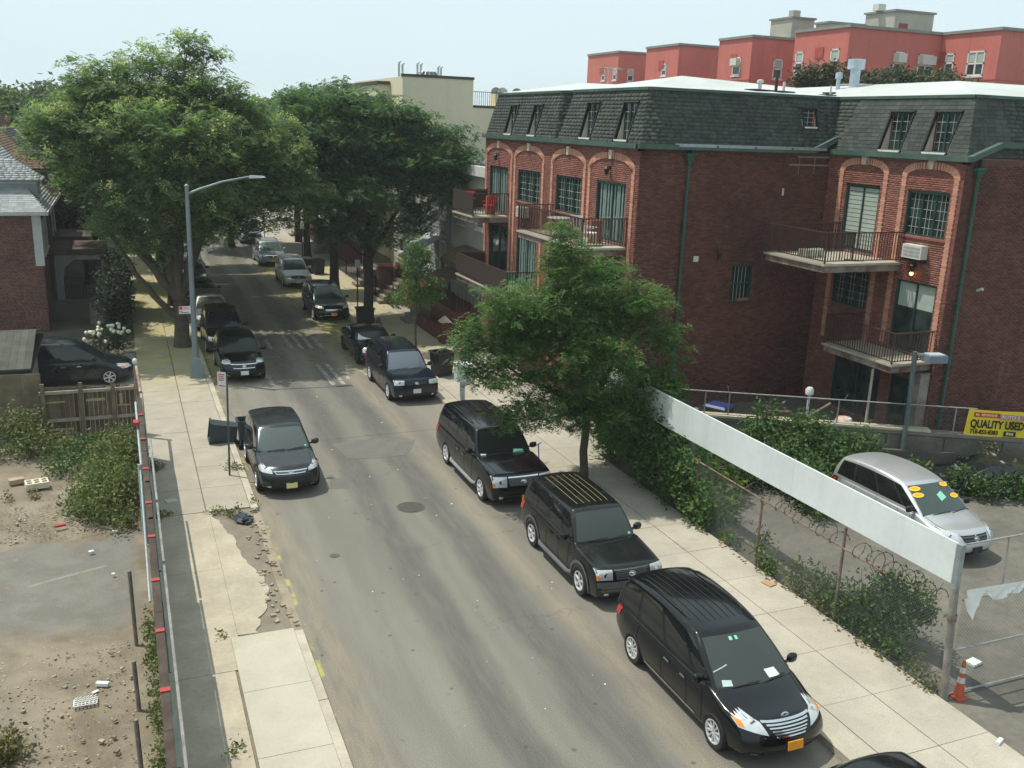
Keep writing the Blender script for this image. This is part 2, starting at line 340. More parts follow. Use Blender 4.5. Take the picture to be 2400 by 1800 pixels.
def dirtmat():
    m, g, b = newmat('lot_dirt'); pos = g.n('ShaderNodeNewGeometry').outputs['Position']
    n1 = g.noise(pos, .7, 7., .65); n2 = g.noise(pos, 22., 5., .7); n3 = g.noise(pos, 4., 5., .65)
    c = g.mix(g.step(n1, .35, .65), (.175, .145, .105, 1), (.275, .235, .178, 1)); c = g.mix(g.step(n3, .52, .72), c, (.20, .185, .155, 1))
    s = g.n('ShaderNodeSeparateXYZ', _0=pos); wv = g.math('MULTIPLY', g.math('SUBTRACT', g.noise(pos, .8, 5., .65), .5), 2.6); yy = g.math('ADD', s.outputs[1], wv)
    am = g.math('MULTIPLY', g.step(yy, 20.0, 20.9), g.math('SUBTRACT', 1., g.step(yy, 24.9, 25.4))); am = g.math('MULTIPLY', am, g.math('SUBTRACT', 1., g.step(g.math('ADD', s.outputs[0], g.math('MULTIPLY', wv, .3)), -.45, -.1)))
    am = g.math('MULTIPLY', am, g.n('ShaderNodeMapRange', _0=g.noise(pos, 2.4, 6., .7), _1=.33, _2=.45, _3=.25, _4=1.).outputs[0])
    peb = g.step(g.n('ShaderNodeTexVoronoi', Vector=pos, Scale=9.).outputs['Distance'], .16, .1)
    c = g.mix(g.math('MULTIPLY', peb, g.step(n3, .5, .6)), c, (.42, .38, .31, 1))
    c = g.mix(g.math('MULTIPLY', g.step(n2, .55, .75), .5), c, (.12, .10, .07, 1))
    pv = g.mix(g.step(g.noise(pos, 1.2, 6., .65), .35, .65), (.165, .16, .14, 1), (.21, .20, .178, 1)); pv = g.mix(g.math('MULTIPLY', g.step(g.noise(pos, 35., 3.), .5, .7), .4), pv, (.11, .105, .09, 1)); ln = g.math('ABSOLUTE', g.math('SUBTRACT', g.math('SUBTRACT', s.outputs[1], 23.2), g.math('MULTIPLY', g.math('ADD', s.outputs[0], 1.8), .364))); ln = g.math('MULTIPLY', g.math('SUBTRACT', 1., g.step(ln, .03, .06)), g.math('SUBTRACT', 1., g.step(g.math('ABSOLUTE', g.math('ADD', s.outputs[0], 1.8)), .75, .9))); pv = g.mix(g.math('MULTIPLY', ln, .6), pv, (.31, .30, .26, 1)); c = g.mix(am, c, pv)
    g.nt.links.new(c, b.inputs['Base Color']); b.inputs['Roughness'].default_value = .95; b.inputs['Specular IOR Level'].default_value = .15
    g.nt.links.new(g.n('ShaderNodeBump', Height=n2, Strength=.9, Distance=.03).outputs[0], b.inputs['Normal']); return m
ROAD = roadmat()
SLABR = slabmat('sidewalk_concrete', (.405, .372, .305), False); SLABL = slabmat('old_sidewalk_concrete', (.365, .332, .268), True)
CREAM = M('dusty_concrete', (.405, .36, .275), .9, .16, 1.2, .004, 50, col2=(.30, .265, .21), amt=.5)
NEWC = M('pale_new_concrete', (.42, .395, .315), .85, .08, 1.5, .003, 60)
BASE = M('joint_dirt', (.19, .165, .125), .95, .2, 2)
KERB = M('kerb_concrete', (.42, .385, .31), .85, .15, 2, .004, 40, col2=(.27, .24, .18))
DIRT = dirtmat(); TAND = M('tan_dirt', (.31, .265, .195), .95, .22, 2.5, .01, 30, col2=(.22, .185, .135), amt=.8)
LOTA = M('lot_asphalt', (.118, .112, .096), .9, .25, .7, .006, 50, col2=(.175, .16, .13), amt=.7)
LOTB = M('old_lot_asphalt', (.185, .18, .162), .9, .12, .8, .006, 50, col2=(.14, .135, .12), amt=.7)
GRASS = leafmat('grass', (.05, .075, .02), (.16, .19, .05), .3, 1.)
EARTH = M('far_ground', (.09, .10, .06), .95, .2, .05)
YARD = M('yard_concrete', (.30, .28, .23), .9, .15, 1.2)
# ---------------------------------------------------------------- ground
struct('ground', MB().box(-470, 470, -470, 470, -.6, -.05), EARTH)
struct('road', MB().box(KL-.02, KR+.02, -25, 260, -.3, 0), ROAD)
rk = random.Random(5)
mb = MB(); y = -20.
while y < 18.6: mb.box(2.86, KL, y, min(y+2.98, 18.72), -.2, .15); y += 3.
struct('kerb_left', mb, KERB)
mb = MB(); y = 25.9
while y < 240: mb.box(2.84, KL, y, y+2.98, -.2, .13); y += 3.
struct('kerb_left_far', mb, KERB)
mb = MB(); y = -20.
while y < 240:
    low = 27 < y < 33.5
    mb.box(KR, KR+.18, y, y+2.98, -.2, .05 if low else .14); y += 3.
struct('kerb_right', mb, KERB)
swl = struct('sidewalk_left', MB().box(FL-.1, 2.84, -20, 240, -.3, .085), BASE)
swr = struct('sidewalk_right', MB().box(KR+.18, FR+.02, -20, 240, -.3, .085), BASE)
def slab(parent, x0, x1, y0, y1, z, mat, skew=0., tilt=0.):
    a = .006; t = [rk.uniform(-tilt, tilt) for _ in range(4)]
    p = [(x0+a, y0+a), (x1-a, y0+a+skew*(x1-x0)), (x1-a, y1-a+skew*(x1-x0)), (x0+a, y1-a)]
    MB().hexa([(*q, .02) for q in p]+[(q[0], q[1], z+t[i]) for i, q in enumerate(p)]).build('sidewalk_slab', mat, parent)
# left pavement: two columns of old flags, a dusty strip and a newer raised piece near the camera
y = 26.0
while y < 92:
    slab(swl, FL-.05, 1.62, y, y+1.86, .125, SLABL, 0, .004); slab(swl, 1.64, 2.83, y, y+1.86, .125, SLABL, 0, .004); y += 1.86
struct('sidewalk_left_end', MB().box(FL-.05, 2.83, y, 240, .02, .12), SLABL)
for ya, yb in ((-6, 3), (3, 9), (9, 14.2), (14.2, 17.6), (17.6, 22.3), (22.3, 26)): slab(swl, FL-.05, 1.50 if ya < 17 else 1.70, ya, yb, .115, CREAM, 0, .003)
for ya, yb in ((-6, 4), (4, 8.6), (8.6, 11.8), (11.8, 14.6), (14.6, 16.7), (16.7, 18.85)): slab(swl, 1.54, 2.86, ya, yb, .155, NEWC, 0, .003)
kp = [(2.1, 18.95), (2.25, 19.6), (2.55, 20.4), (2.62, 21.4), (2.3, 22.6), (2.2, 23.8), (1.95, 25.0), (1.72, 25.95)]; pts = [(1.7, 18.98)]
for (a0, b0), (a1, b1) in zip(kp, kp[1:]): pts += [(a0+(a1-a0)*q/6+rk.uniform(-.055, .055), b0+(b1-b0)*q/6) for q in range(6)]
pts.append((1.7, 25.95))
MB().prism([(px_, py_, .02) for px_, py_ in pts], (0, 0, .093)).build('sidewalk_slab', CREAM, swl)
mb = MB()
for i in range(60):
    yy = 18.95+rk.random()*7; xx = 2.5+rk.random()*.5
    mb.obox((xx, yy, .11), (rk.uniform(.03, .12), rk.uniform(.03, .12), rk.uniform(.02, .05)), rk.uniform(0, 3))
mb.build('dirt_clod', TAND, swl, kind='stuff')
dn = 40; V = []; F = []                                              # washed-out dirt where the kerb is broken away
for i in range(dn+1):
    for j in range(9):
        yy = 18.86+7.1*i/dn; xx = 1.72+1.42*j/8; ed = min(j, 8-j)/4
        V.append((xx, yy, .085*(1-(j/8)**3)-.01+.022*rk.random()*ed))
for i in range(dn):
    for j in range(8): F.append((i*9+j, i*9+j+1, (i+1)*9+j+1, (i+1)*9+j))
struct('dirt_patch', MB().add(V, F), TAND)
# right pavement
y = -8.
while y < 92:
    d = 1.72; drive = 27 < y < 33
    slab(swr, KR+.19, 12.05, y, y+d, .125, SLABR, 0, .003); slab(swr, 12.06, 13.3, y, y+d, .128, SLABR, 0, .003); slab(swr, 13.31, FR, y, y+d, .128, SLABR, 0, .003); y += d
struct('sidewalk_right_end', MB().box(KR+.19, FR, y, 240, .02, .12), SLABR)
# lots
V = []; F = []; nx, ny = 44, 60
for i in range(ny+1):
    for j in range(nx+1):
        x = -14+14.2*j/nx; yy = -4+38.*i/ny; z = .03+.05*math.sin(x*1.7+yy*.8)*math.sin(yy*.55)+rk.uniform(0, .03)
        if 19.6 < yy < 25.4: z = .03+.3*(z-.03)
        V.append((x, yy, z-(.06 if j == nx else 0)))
for i in range(ny):
    for j in range(nx): F.append((i*(nx+1)+j, i*(nx+1)+j+1, (i+1)*(nx+1)+j+1, (i+1)*(nx+1)+j))
o = struct('vacant_lot', MB().add(V, F), DIRT); o.data.polygons.foreach_set('use_smooth', [True]*len(o.data.polygons))
def blob(pts, z, h): return MB().prism([(a, b, z-h) for a, b in pts], (0, 0, h))
ed = [(-14, 19.2), (-5, 19.4), (-3.2, 19.7), (-2.2, 19.9), (-1.4, 20.6), (-.7, 20.9), (-.25, 21.6), (-.2, 23), (-.22, 24.9), (-.9, 25.05), (-1.6, 25.3), (-2.4, 25.2), (-3.3, 25.5), (-6, 25.4), (-14, 25.7)]
struct('parking_lot', MB().box(FR+.03, 70, -20, 26.5, -.3, .06), LOTA)
struct('driveway_left', MB().box(-14, FL-.1, 34.1, 46, -.3, .10), YARD)
struct('yard_left', MB().box(-40, FL-.1, 46, 200, -.3, .09), M('yard_earth', (.11, .10, .07), .95, .25, 1))
struct('yard_right', MB().box(FR+.02, 60, 26.5, 240, -.3, .11), YARD)
# road markings
def wornpaint():
    m, g, b = newmat('worn_road_paint'); pos = g.n('ShaderNodeNewGeometry').outputs['Position']
    n = g.step(g.noise(pos, 5., 6., .7), .36, .58); c = g.mix(n, (.40, .39, .34, 1), (.15, .145, .125, 1)); g.nt.links.new(c, b.inputs['Base Color'])
    b.inputs['Roughness'].default_value = .85; return m
PAINT = wornpaint(); mb = MB()
for k in range(4):
    x = 7.15+k*.48; mb.box(x, x+.2, 45.6-k*.05, 48.6-k*.1, .001, .005)
for k in range(2):
    x = 7.75+k*.42; mb.box(x, x+.19, 38.6, 42.3, .001, .005)
for s in (-1, 1): mb.beam((9.15+s*.55, 39.3, .003), (9.15+s*.05, 42.0, .003), .16, .004)
mb.box(5.3, 5.48, 39.2, 41.6, .001, .005)
for k in range(3): mb.box(5.2+k*.5, 5.38+k*.5, 45.8, 48, .001, .005)
struct('road_marking', mb, PAINT)
PATCH = M('asphalt_patch', (.135, .13, .115), .9, .12, 2, .005, 50)
struct('road_patch', blob([(6.4, 29.5), (7.3, 29.25), (8.3, 29.3), (8.75, 29.9), (9.1, 30.7), (8.6, 31.2), (7.2, 31.3), (6.2, 31.1)], .005, .004), PATCH)
struct('road_patch_small', blob([(5.3, 27.0), (5.9, 26.9), (6.05, 27.7), (5.5, 27.9)], .005, .004), PATCH)
IRON = M('cast_iron', (.095, .09, .08), .6, .2, 8, metal=.3)
def manhole(loc, r, label):
    t = thing('manhole_cover', label, 'manhole cover', loc)
    mb = MB(); mb.lathe([(r*1.1, -.05), (r*1.1, .004), (r*.98, .006), (r*.98, -.05)], loc, 28); mb.build('rim', IRON, t)
    mb = MB(); mb.lathe([(r*.95, -.05), (r*.95, .007), (0.001, .007)], loc, 28, cap=False)
    for i in range(-4, 5):
        for j in range(-4, 5):
            if (i*i+j*j)*.0484 < .85: mb.obox((loc[0]+i*r*.21, loc[1]+j*r*.21, .009), (r*.13, r*.13, .008))
    mb.build('lid', IRON, t)
manhole((7.26, 24.9, 0), .38, 'round iron manhole cover in the open road beside the black luxury SUV')
solo('valve_cover', MB().lathe([(.13, -.05), (.13, .006), (.001, .006)], (4.5, 22.4, 0), 20, cap=False), IRON, 'small dark round valve cover in the left half of the road', 'valve cover')
# ---------------------------------------------------------------- humid summer air, added to veil the darks like glare on a window
hz = bpy.data.materials.new('haze_air'); hz.use_nodes = True; hn = hz.node_tree; hn.nodes.clear()
ho = hn.nodes.new('ShaderNodeOutputMaterial'); hv = hn.nodes.new('ShaderNodeVolumePrincipled'); hv.inputs['Color'].default_value = (.92, .97, 1, 1); hv.inputs['Density'].default_value = .0005; hv.inputs['Anisotropy'].default_value = .2
hn.links.new(hv.outputs[0], ho.inputs['Volume'])
struct('haze', MB().box(-480, 480, -480, 480, -1.7, 26), hz, 'stuff')
# ---------------------------------------------------------------- vehicles
def lerp(a, b, t): return a+(b-a)*t
def pl(tab, x):                                                     # piecewise-linear table
    for (x0, y0), (x1, y1) in zip(tab, tab[1:]):
        if x <= x1: return lerp(y0, y1, 0 if x1 == x0 else min(max((x-x0)/(x1-x0), 0), 1))
    return tab[-1][1]
from mathutils.bvhtree import BVHTree
RUBBER = M('tyre_rubber', (.018, .018, .018), .85, .2, 6); ALLOY = M('wheel_alloy', (.60, .61, .62), .35, .1, 5, metal=.25)
DARKALLOY = M('dark_alloy', (.03, .03, .032), .35, .1, 5, metal=.4); CHROME = M('chrome', (.72, .74, .75), .14, .05, 5, metal=1.)
TRIM = M('black_trim', (.014, .014, .015), .55, .15, 5); GREYTRIM = M('grey_trim', (.10, .103, .107), .6, .15, 5); SEAM = M('panel_gap', (.004, .004, .004), .7, .1, 5)
WSH = glassmat('windshield_glass', (.085, .105, .10), .05, .5, .35); SIDEG = glassmat('tinted_glass', (.010, .012, .013), .05, .5, .3)
WSD = glassmat('dark_windshield_glass', (.022, .030, .030), .05, .5, .4)
LAMP = M('headlamp_lens', (.58, .61, .62), .12, .10, 9, metal=.35, coat=.8, objspace=True); AMBER = M('amber_lens', (.75, .22, .03), .2, .1, 5); REDL = M('red_lens', (.42, .02, .02), .2, .15, 9)
PLO = M('orange_plate', (.80, .33, .03), .5, .08, 9); PLW = M('white_plate', (.62, .66, .70), .5, .1, 9); PLY = M('yellow_plate', (.68, .58, .22), .5, .1, 9)
PAPER = M('paper_white', (.70, .78, .74), .6, .05, 9); STICK = M('green_sticker', (.22, .55, .42), .5, .1, 9)
def seeglass(name, col, tr):
    m, g, b = newmat(name); b.inputs['Base Color'].default_value = c4(col); b.inputs['Roughness'].default_value = .05; b.inputs['Coat Weight'].default_value = .3
    t = g.n('ShaderNodeBsdfTransparent', Color=(.62, .70, .66, 1)); ms = g.n('ShaderNodeMixShader', _0=tr, _1=b.outputs[0], _2=t.outputs[0])
    g.nt.links.new(ms.outputs[0], m.node_tree.nodes['Material Output'].inputs['Surface']); return m
WSH = seeglass('windshield_glass', (.11, .135, .128), .6); WSD = seeglass('dark_windshield_glass', (.022, .030, .030), .55)
SEAT = M('seat_cloth', (.20, .20, .195), .9, .2, 6); DASH = M('dashboard', (.07, .072, .074), .8, .15, 6)
def paint(name, col, rough=.22, metal=.0, dust=.15):
    m, g, b = newmat(name); pos = g.n('ShaderNodeTexCoord').outputs['Object']
    n = g.step(g.noise(pos, 1.3, 6., .65), .4, .75); z = g.n('ShaderNodeSeparateXYZ', _0=pos).outputs[2]
    low = g.math('SUBTRACT', 1., g.step(z, .2, .75)); d = g.math('MULTIPLY', g.math('ADD', g.math('MULTIPLY', n, .25), g.math('MULTIPLY', low, .5)), dust)
    g.nt.links.new(g.mix(d, c4(col), (.20, .185, .15, 1)), b.inputs['Base Color'])
    g.nt.links.new(g.n('ShaderNodeMapRange', _0=n, _3=rough, _4=min(1, rough+.16)).outputs[0], b.inputs['Roughness'])
    b.inputs['Metallic'].default_value = metal; b.inputs['Coat Weight'].default_value = .35; b.inputs['Coat Roughness'].default_value = .04; b.inputs['Specular IOR Level'].default_value = .32; return m
class Car:
    """lower body and cabin are warped boxes with known side, top and front functions; every fitting is laid on those"""
    def __init__(c, p): c.__dict__.update(p)
    # lower body: u rear..front, v right..left (-1..1), w sill..shoulder (0..1)
    def hw(c, u, w):
        pln = pl(c.plan, u); tum = pl([(0, .925), (.12, .972), (.3, .99), (.5, 1), (.68, .995), (.86, .975), (1, .945)], w); return c.W/2*pln*tum
    def ztop(c, u): return pl(c.top, u)
    def body(c, u, v, w):
        xf = c.L+pl(c.nose, w)-c.bow*abs(v)**2.4; xr = pl(c.tail, w)+c.rbow*abs(v)**2.6
        t = u; x = xr+(xf-xr)*t; zt = c.ztop(u)-c.crown*abs(v)**3; zb = c.zb+(.06*max(0, (u-.9)/.1)+.08*max(0, (.07-u)/.07))
        return Vector((x-c.L/2, c.hw(u, w)*v, zb+(zt-zb)*w))
    def cab(c, u, v, w):
        s = math.sin(math.pi*w)
        xf = lerp(c.wb, c.wt, w)+.05*s-c.wbow*v*v*(1-.4*w); xr = lerp(c.rb, c.rt, w)-.03*s+.07*v*v
        x = xr+(xf-xr)*u; h = lerp(c.hb, c.ht, w**1.25)+.012*s; h *= 1-(.02*max(0, 1-2*u)**2+.07*max(0, 2*u-1)**2)*(.6+.4*w)
        ztop = c.H-c.arch*abs(2*u-1.1)**2.2-c.rcrown*abs(v)**2.5; return Vector((x-c.L/2, h*v, c.zc+(ztop-c.zc)*w))
    def fp(c, v, w):
        # a point of the nose seen from straight ahead: v across, w up from the sill to the bonnet edge
        y = v*c.W/2*.945; z = c.zb+w*(c.top[-1][1]+.05-c.zb)
        h = c.bvh.ray_cast(Vector((c.L/2+1, y, z)), Vector((-1, 0, 0)))
        if h[0] is None or h[0].x < c.L/2-.8: h = c.bvh.find_nearest(Vector((c.L/2-.45, y, z)))
        return h[0], h[1]
    F = {'side': lambda c, s: lambda a, b: c.body(a, s, b), 'front': lambda c, s: lambda a, b: c.fp(a, b)[0], 'back': lambda c, s: lambda a, b: c.body(0, a, b), 'hood': lambda c, s: lambda a, b: c.body(a, b, 1),
         'cside': lambda c, s: lambda a, b: c.cab(a, s, b), 'cfront': lambda c, s: lambda a, b: c.cab(1, a, b), 'cback': lambda c, s: lambda a, b: c.cab(0, a, b), 'roof': lambda c, s: lambda a, b: c.cab(a, b, 1)}
    def patch(c, mb, face, quad, off=.004, n=6, m=4, s=1, mi=0):
        """sheet over a face between four (a,b) corners, standing off along its normal"""
        f = c.F[face](c, s); e = 1e-3; vs = []; cen = Vector((0, 0, .7))
        for i in range(n+1):
            for j in range(m+1):
                p, q = i/n, j/m
                a = lerp(lerp(quad[0][0], quad[1][0], p), lerp(quad[3][0], quad[2][0], p), q); b = lerp(lerp(quad[0][1], quad[1][1], p), lerp(quad[3][1], quad[2][1], p), q)
                if face == 'front': P, N = c.fp(a, b); vs.append(P+(N if N.x > 0 or N.z > .3 else -N)*off); continue
                P = f(a, b); N = (f(a+e, b)-f(a-e, b)).cross(f(a, b+e)-f(a, b-e)).normalized()
                if face in ('hood', 'roof'): N = N if N.z > 0 else -N
                elif face in ('front', 'cfront'): N = N if N.x > 0 else -N
                elif face in ('back', 'cback'): N = N if N.x < 0 else -N
                else: N = N if N.y*s > 0 else -N
                vs.append(P+N*off)
        fs = [(i*(m+1)+j, i*(m+1)+j+1, (i+1)*(m+1)+j+1, (i+1)*(m+1)+j) for i in range(n) for j in range(m)]
        return mb.add(vs, fs, mi)
    def ux(c, x): return min(max(x/c.L, 0), 1)                        # distance from the rear bumper -> u
def shell(fn, nu, nv, nw, bev):
    bm = bmesh.new(); us = [i/nu for i in range(nu+1)]; vs = [-1+2*i/nv for i in range(nv+1)]; ws = [i/nw for i in range(nw+1)]
    def grid(A, B, f, tag):
        g = [[bm.verts.new(f(a, b)) for b in B] for a in A]
        for i in range(len(A)-1):
            for j in range(len(B)-1): bm.faces.new((g[i][j], g[i+1][j], g[i+1][j+1], g[i][j+1])).material_index = tag
    grid(us, ws, lambda a, b: fn(a, 1, b), 0); grid(us, ws, lambda a, b: fn(a, -1, b), 1); grid(us, vs, lambda a, b: fn(a, b, 1), 2)
    grid(us, vs, lambda a, b: fn(a, b, 0), 3); grid(vs, ws, lambda a, b: fn(1, a, b), 4); grid(vs, ws, lambda a, b: fn(0, a, b), 5)
    bmesh.ops.remove_doubles(bm, verts=bm.verts, dist=2e-4); bmesh.ops.recalc_face_normals(bm, faces=bm.faces)
    es = [e for e in bm.edges if len(e.link_faces) == 2 and e.link_faces[0].material_index != e.link_faces[1].material_index and 3 not in (e.link_faces[0].material_index, e.link_faces[1].material_index)]
    if bev: bmesh.ops.bevel(bm, geom=es, offset=bev, segments=3, profile=.55, affect='EDGES', clamp_overlap=True)
    for f in bm.faces: f.material_index = 0; f.smooth = True
    return bm
def wheel(t, c, x, side, rim, spokes, rr, wwid):
    y = side*(c.W/2*1.008-wwid/2); T = Matrix.Translation((x-c.L/2, y, c.R)) @ Matrix.Rotation(R(-90)*side, 4, 'X')
    Rr, h = c.R, wwid/2
    mb = MB().lathe([(rr*.98, -h*.9), (Rr*.93, -h), (Rr*.99, -h*.7), (Rr, 0), (Rr*.99, h*.7), (Rr*.93, h), (rr*1.06, h*.96), (rr*.99, h*.84), (rr*.97, h*.3), (.01, h*.28)], n=28, T=T, cap=False)
    w = mb.build('wheel', RUBBER, t, True, True, angle=50)
    mb = MB().lathe([(rr*1.0, h*.86), (rr*1.03, h*.99), (rr*.93, h*.99), (rr*.88, h*.6)], n=28, T=T, cap=False)
    for k in range(spokes):
        a = 2*math.pi*k/spokes+.3; ca, sa = math.cos(a), math.sin(a); wd = rr*2.3/spokes*.42
        q = lambda r, s, z: T @ Vector((r*ca-s*sa, r*sa+s*ca, z))
        mb.hexa([q(rr*.12, -wd*.7, h*.55), q(rr*.12, wd*.7, h*.55), q(rr*.95, wd*.9, h*.6), q(rr*.95, -wd*.9, h*.6), q(rr*.12, -wd*.5, h*.90), q(rr*.12, wd*.5, h*.90), q(rr*.95, wd*.6, h*.97), q(rr*.95, -wd*.6, h*.97)])
    mb.lathe([(rr*.24, h*.5), (rr*.22, h*.84), (.01, h*.86)], n=14, T=T, cap=False)
    mb.build('rim', rim, w, True, True, angle=35)
BASECAR = dict(zb=.2, R=.34, crown=.045, bow=.26, rbow=.12, wbow=.16, arch=.05, rcrown=.045, axr=1.0, axf=4.0, rimr=.225, tyre=.235, spokes=6, rim=ALLOY, ws=WSH, glass=SIDEG, plate=PLW, rails=None,
    plan=[(0, .90), (.06, .965), (.16, .995), (.3, 1), (.75, 1), (.88, .985), (.95, .955), (1, .90)], nose=[(0, -.16), (.12, -.05), (.3, 0), (.5, -.02), (.75, -.09), (.92, -.2), (1, -.30)], tail=[(0, .14), (.2, .02), (.45, 0), (.8, .05), (1, .14)],
    doors=(.27, .50, .73), grille=(.42, .50, .74), gbars=3, gframe=CHROME, gmat=TRIM, lights=((.50, .60), (.97, .64), (.97, .86), (.50, .80)), sweep=.0, sidestep=None, clad=None, handles=CHROME, emblem=True, intake=(.62, .08, .26), fog=True, mirror=None, mirz=None, trimline=None, bpil=False, roofribs=None, amber=False, wrap=0.)
CARS = []
def make_car(name, label, x, y, rz, col, **kw):
    c = Car({**BASECAR, **kw}); t = thing(name, label, kw.get('cat', 'car'), (x, y, kw.get('z', 0)), rz, kw.get('group')); pm = col; CARS.append(t)
    # body with real wheel openings
    bm = shell(c.body, 30, 14, 9, .035); c.bvh = BVHTree.FromBMesh(bm); me = bpy.data.meshes.new('body'); bm.to_mesh(me); bm.free()
    body = link(me, 'body', [pm, TRIM], t, True)
    cut = MB()
    for ax in (c.axr, c.axf):
        for s in (-1, 1): cut.lathe([(c.R*1.17, -.24), (c.R*1.17, .24)], n=26, T=Matrix.Translation((ax-c.L/2, s*(c.W/2-.10), c.R+.01)) @ Matrix.Rotation(R(90), 4, 'X'), m=1)
    co = cut.build('cutter', [pm, TRIM]); md = body.modifiers.new('b', 'BOOLEAN'); md.operation = 'DIFFERENCE'; md.object = co; md.solver = 'EXACT'
    new = bpy.data.meshes.new_from_object(body.evaluated_get(bpy.context.evaluated_depsgraph_get())); body.modifiers.clear(); body.data = new; bpy.data.objects.remove(co)
    new.polygons.foreach_set('use_smooth', [True]*len(new.polygons)); new.set_sharp_from_angle(angle=R(38)); new.name = 'body'
    bm = shell(c.cab, 18, 10, 7, .055); me = bpy.data.meshes.new('cabin'); bm.to_mesh(me); bm.free(); me.set_sharp_from_angle(angle=R(40)); cab = link(me, 'cabin', [pm, DASH], t, True)
    if y < 60:                                                      # hollow the front of the cabin and furnish it
        q = [c.cab(1, v, w) for v, w in ((-.90, .09), (.90, .09), (.87, .885), (-.87, .885))]; a_, b_ = Vector((.25, 0, .05)), Vector((-1.25, 0, 0)); cut = MB().hexa([q[0]+a_, q[1]+a_, q[1]+b_, q[0]+b_, q[3]+a_, q[2]+a_, q[2]+b_, q[3]+b_], 1)
        co = cut.build('cutter', [pm, DASH]); md = cab.modifiers.new('b', 'BOOLEAN'); md.operation = 'DIFFERENCE'; md.object = co; md.solver = 'EXACT'
        new = bpy.data.meshes.new_from_object(cab.evaluated_get(bpy.context.evaluated_depsgraph_get())); cab.modifiers.clear(); cab.data = new; bpy.data.objects.remove(co); new.name = 'cabin'
        zf = q[0].z+.01; xs = q[0].x
        MB().hexa([(xs-.48, -.62, zf-.06), (xs-.02, -.60, zf-.06), (xs-.02, .60, zf-.06), (xs-.48, .62, zf-.06), (xs-.46, -.62, zf+.06), (xs-.05, -.6, zf+.012), (xs-.05, .6, zf+.012), (xs-.46, .62, zf+.06)]).build('dashboard', DASH, t, False, True)
        for s in (-1, 1):
            sm_ = MB().hexa([(xs-1.02, s*.36-.23, zf-.05), (xs-.86, s*.36-.23, zf-.05), (xs-.86, s*.36+.23, zf-.05), (xs-1.02, s*.36+.23, zf-.05), (xs-1.10, s*.36-.19, zf+.30), (xs-1.0, s*.36-.19, zf+.30), (xs-1.0, s*.36+.19, zf+.30), (xs-1.10, s*.36+.19, zf+.30)]); sm_.obox((xs-1.06, s*.36, zf+.39), (.09, .24, .15)); sm_.build('seat', SEAT, t, False, True)
        T = Matrix.Translation((xs-.58, .36, zf+.02)) @ Matrix.Rotation(R(-65), 4, 'Y'); MB().tube([T @ Vector((.17*math.cos(k*.4488), .17*math.sin(k*.4488), 0)) for k in range(15)], .016, 5, cap=False).build('steering_wheel', DASH, t, True, True)
    P = lambda nm, mat, face, quad, par=t, **k: c.patch(MB(), face, quad, **k).build(nm, mat, par, True, True)
    wsg = P('windshield', c.ws, 'cfront', ((-.93, .07), (.93, .07), (.90, .90), (-.90, .90)), n=14, m=8)
    c.patch(MB(), 'cfront', ((-.95, .02), (.95, .02), (.94, .085), (-.94, .085)), off=.006, n=14, m=2).build('cowl', TRIM, t, True, True)
    P('rear_window', c.glass, 'cback', ((-.84, .2), (.84, .2), (.80, .86), (-.80, .86)), n=8)
    pr = sorted(c.doors)
    edges = [.045]+list(pr)+[.955]; lo, hi = .13, .86
    if c.bpil:
        for s in (-1, 1): c.patch(MB(), 'cside', ((.05, lo), (.95, lo), (.93, hi), (.05, hi)), off=.0025, s=s, n=12).build('pillar_trim', TRIM, t, True, True)
    for s in (-1, 1):
        for i, (a, b) in enumerate(zip(edges, edges[1:])):
            a2, b2 = a+.014, b-.014
            q = [(a2, lo), (b2, lo), (b2, hi), (a2, hi)]
            if i == len(edges)-2: q = [(a2, lo), (.985, lo), (.945, hi), (a2, hi)]
            P('side_window', c.glass, 'cside', q, s=s, n=8)
    # lamps, grille, plate
    L0 = c.lights
    for s in (-1, 1):
        q = [(s*a, b) for a, b in L0]; h = P('headlight', LAMP, 'front', q, off=.010, n=12, m=6)
        if c.amber: c.patch(MB(), 'front', [(s*lerp(L0[0][0], L0[1][0], k), lerp(L0[0][1], L0[1][1], k)+dz) for k, dz in ((.80, .02), (1, .03), (1, .13), (.84, .12))], off=.013, n=4).build('turn_lens', AMBER, h, True, True)
        b0 = c.F['front'](c, 1)(s*lerp(L0[0][0], L0[1][0], .45), (L0[0][1]+L0[2][1])/2); MB().lathe([(.055, -.01), (.05, .016), (.02, .012)], b0, 14, T=Matrix.Rotation(R(80), 4, 'Y')).build('reflector', CHROME, h, True, True)
        P('tail_light', REDL, 'back', ((s*.62, .62), (s*.995, .62), (s*.995, .93), (s*.70, .93)), off=.008, n=5); P('tail_light', REDL, 'side', ((.001, .62), (.045, .66), (.05, .93), (.001, .95)), off=.008, s=s, n=4)
        if c.fog: P('fog_light', CHROME, 'front', ((s*.66, .16), (s*.78, .16), (s*.78, .24), (s*.66, .24)), off=.012, n=3)
    gw, g0, g1 = c.grille; gv = P('grille', c.gmat, 'front', ((-gw*c.gtap if hasattr(c, 'gtap') else -gw*.86, g0), (gw*c.gtap if hasattr(c, 'gtap') else gw*.86, g0), (gw, g1), (-gw, g1)), off=.007, n=10)
    fr = MB(); gl = gw*(c.gtap if hasattr(c, 'gtap') else .86); fw = .022
    if c.gframe:
        for q in (((-gw, g1-.035), (gw, g1-.035), (gw, g1), (-gw, g1)), ((-gl, g0), (gl, g0), (gl, g0+.03), (-gl, g0+.03)), ((-gl, g0), (-gl+fw*1.6, g0), (-gw+fw*1.6, g1), (-gw, g1)), ((gl-fw*1.6, g0), (gl, g0), (gw, g1), (gw-fw*1.6, g1))): c.patch(fr, 'front', q, off=.016, n=8, m=1)
        fr.build('grille_frame', c.gframe, gv, True, True)
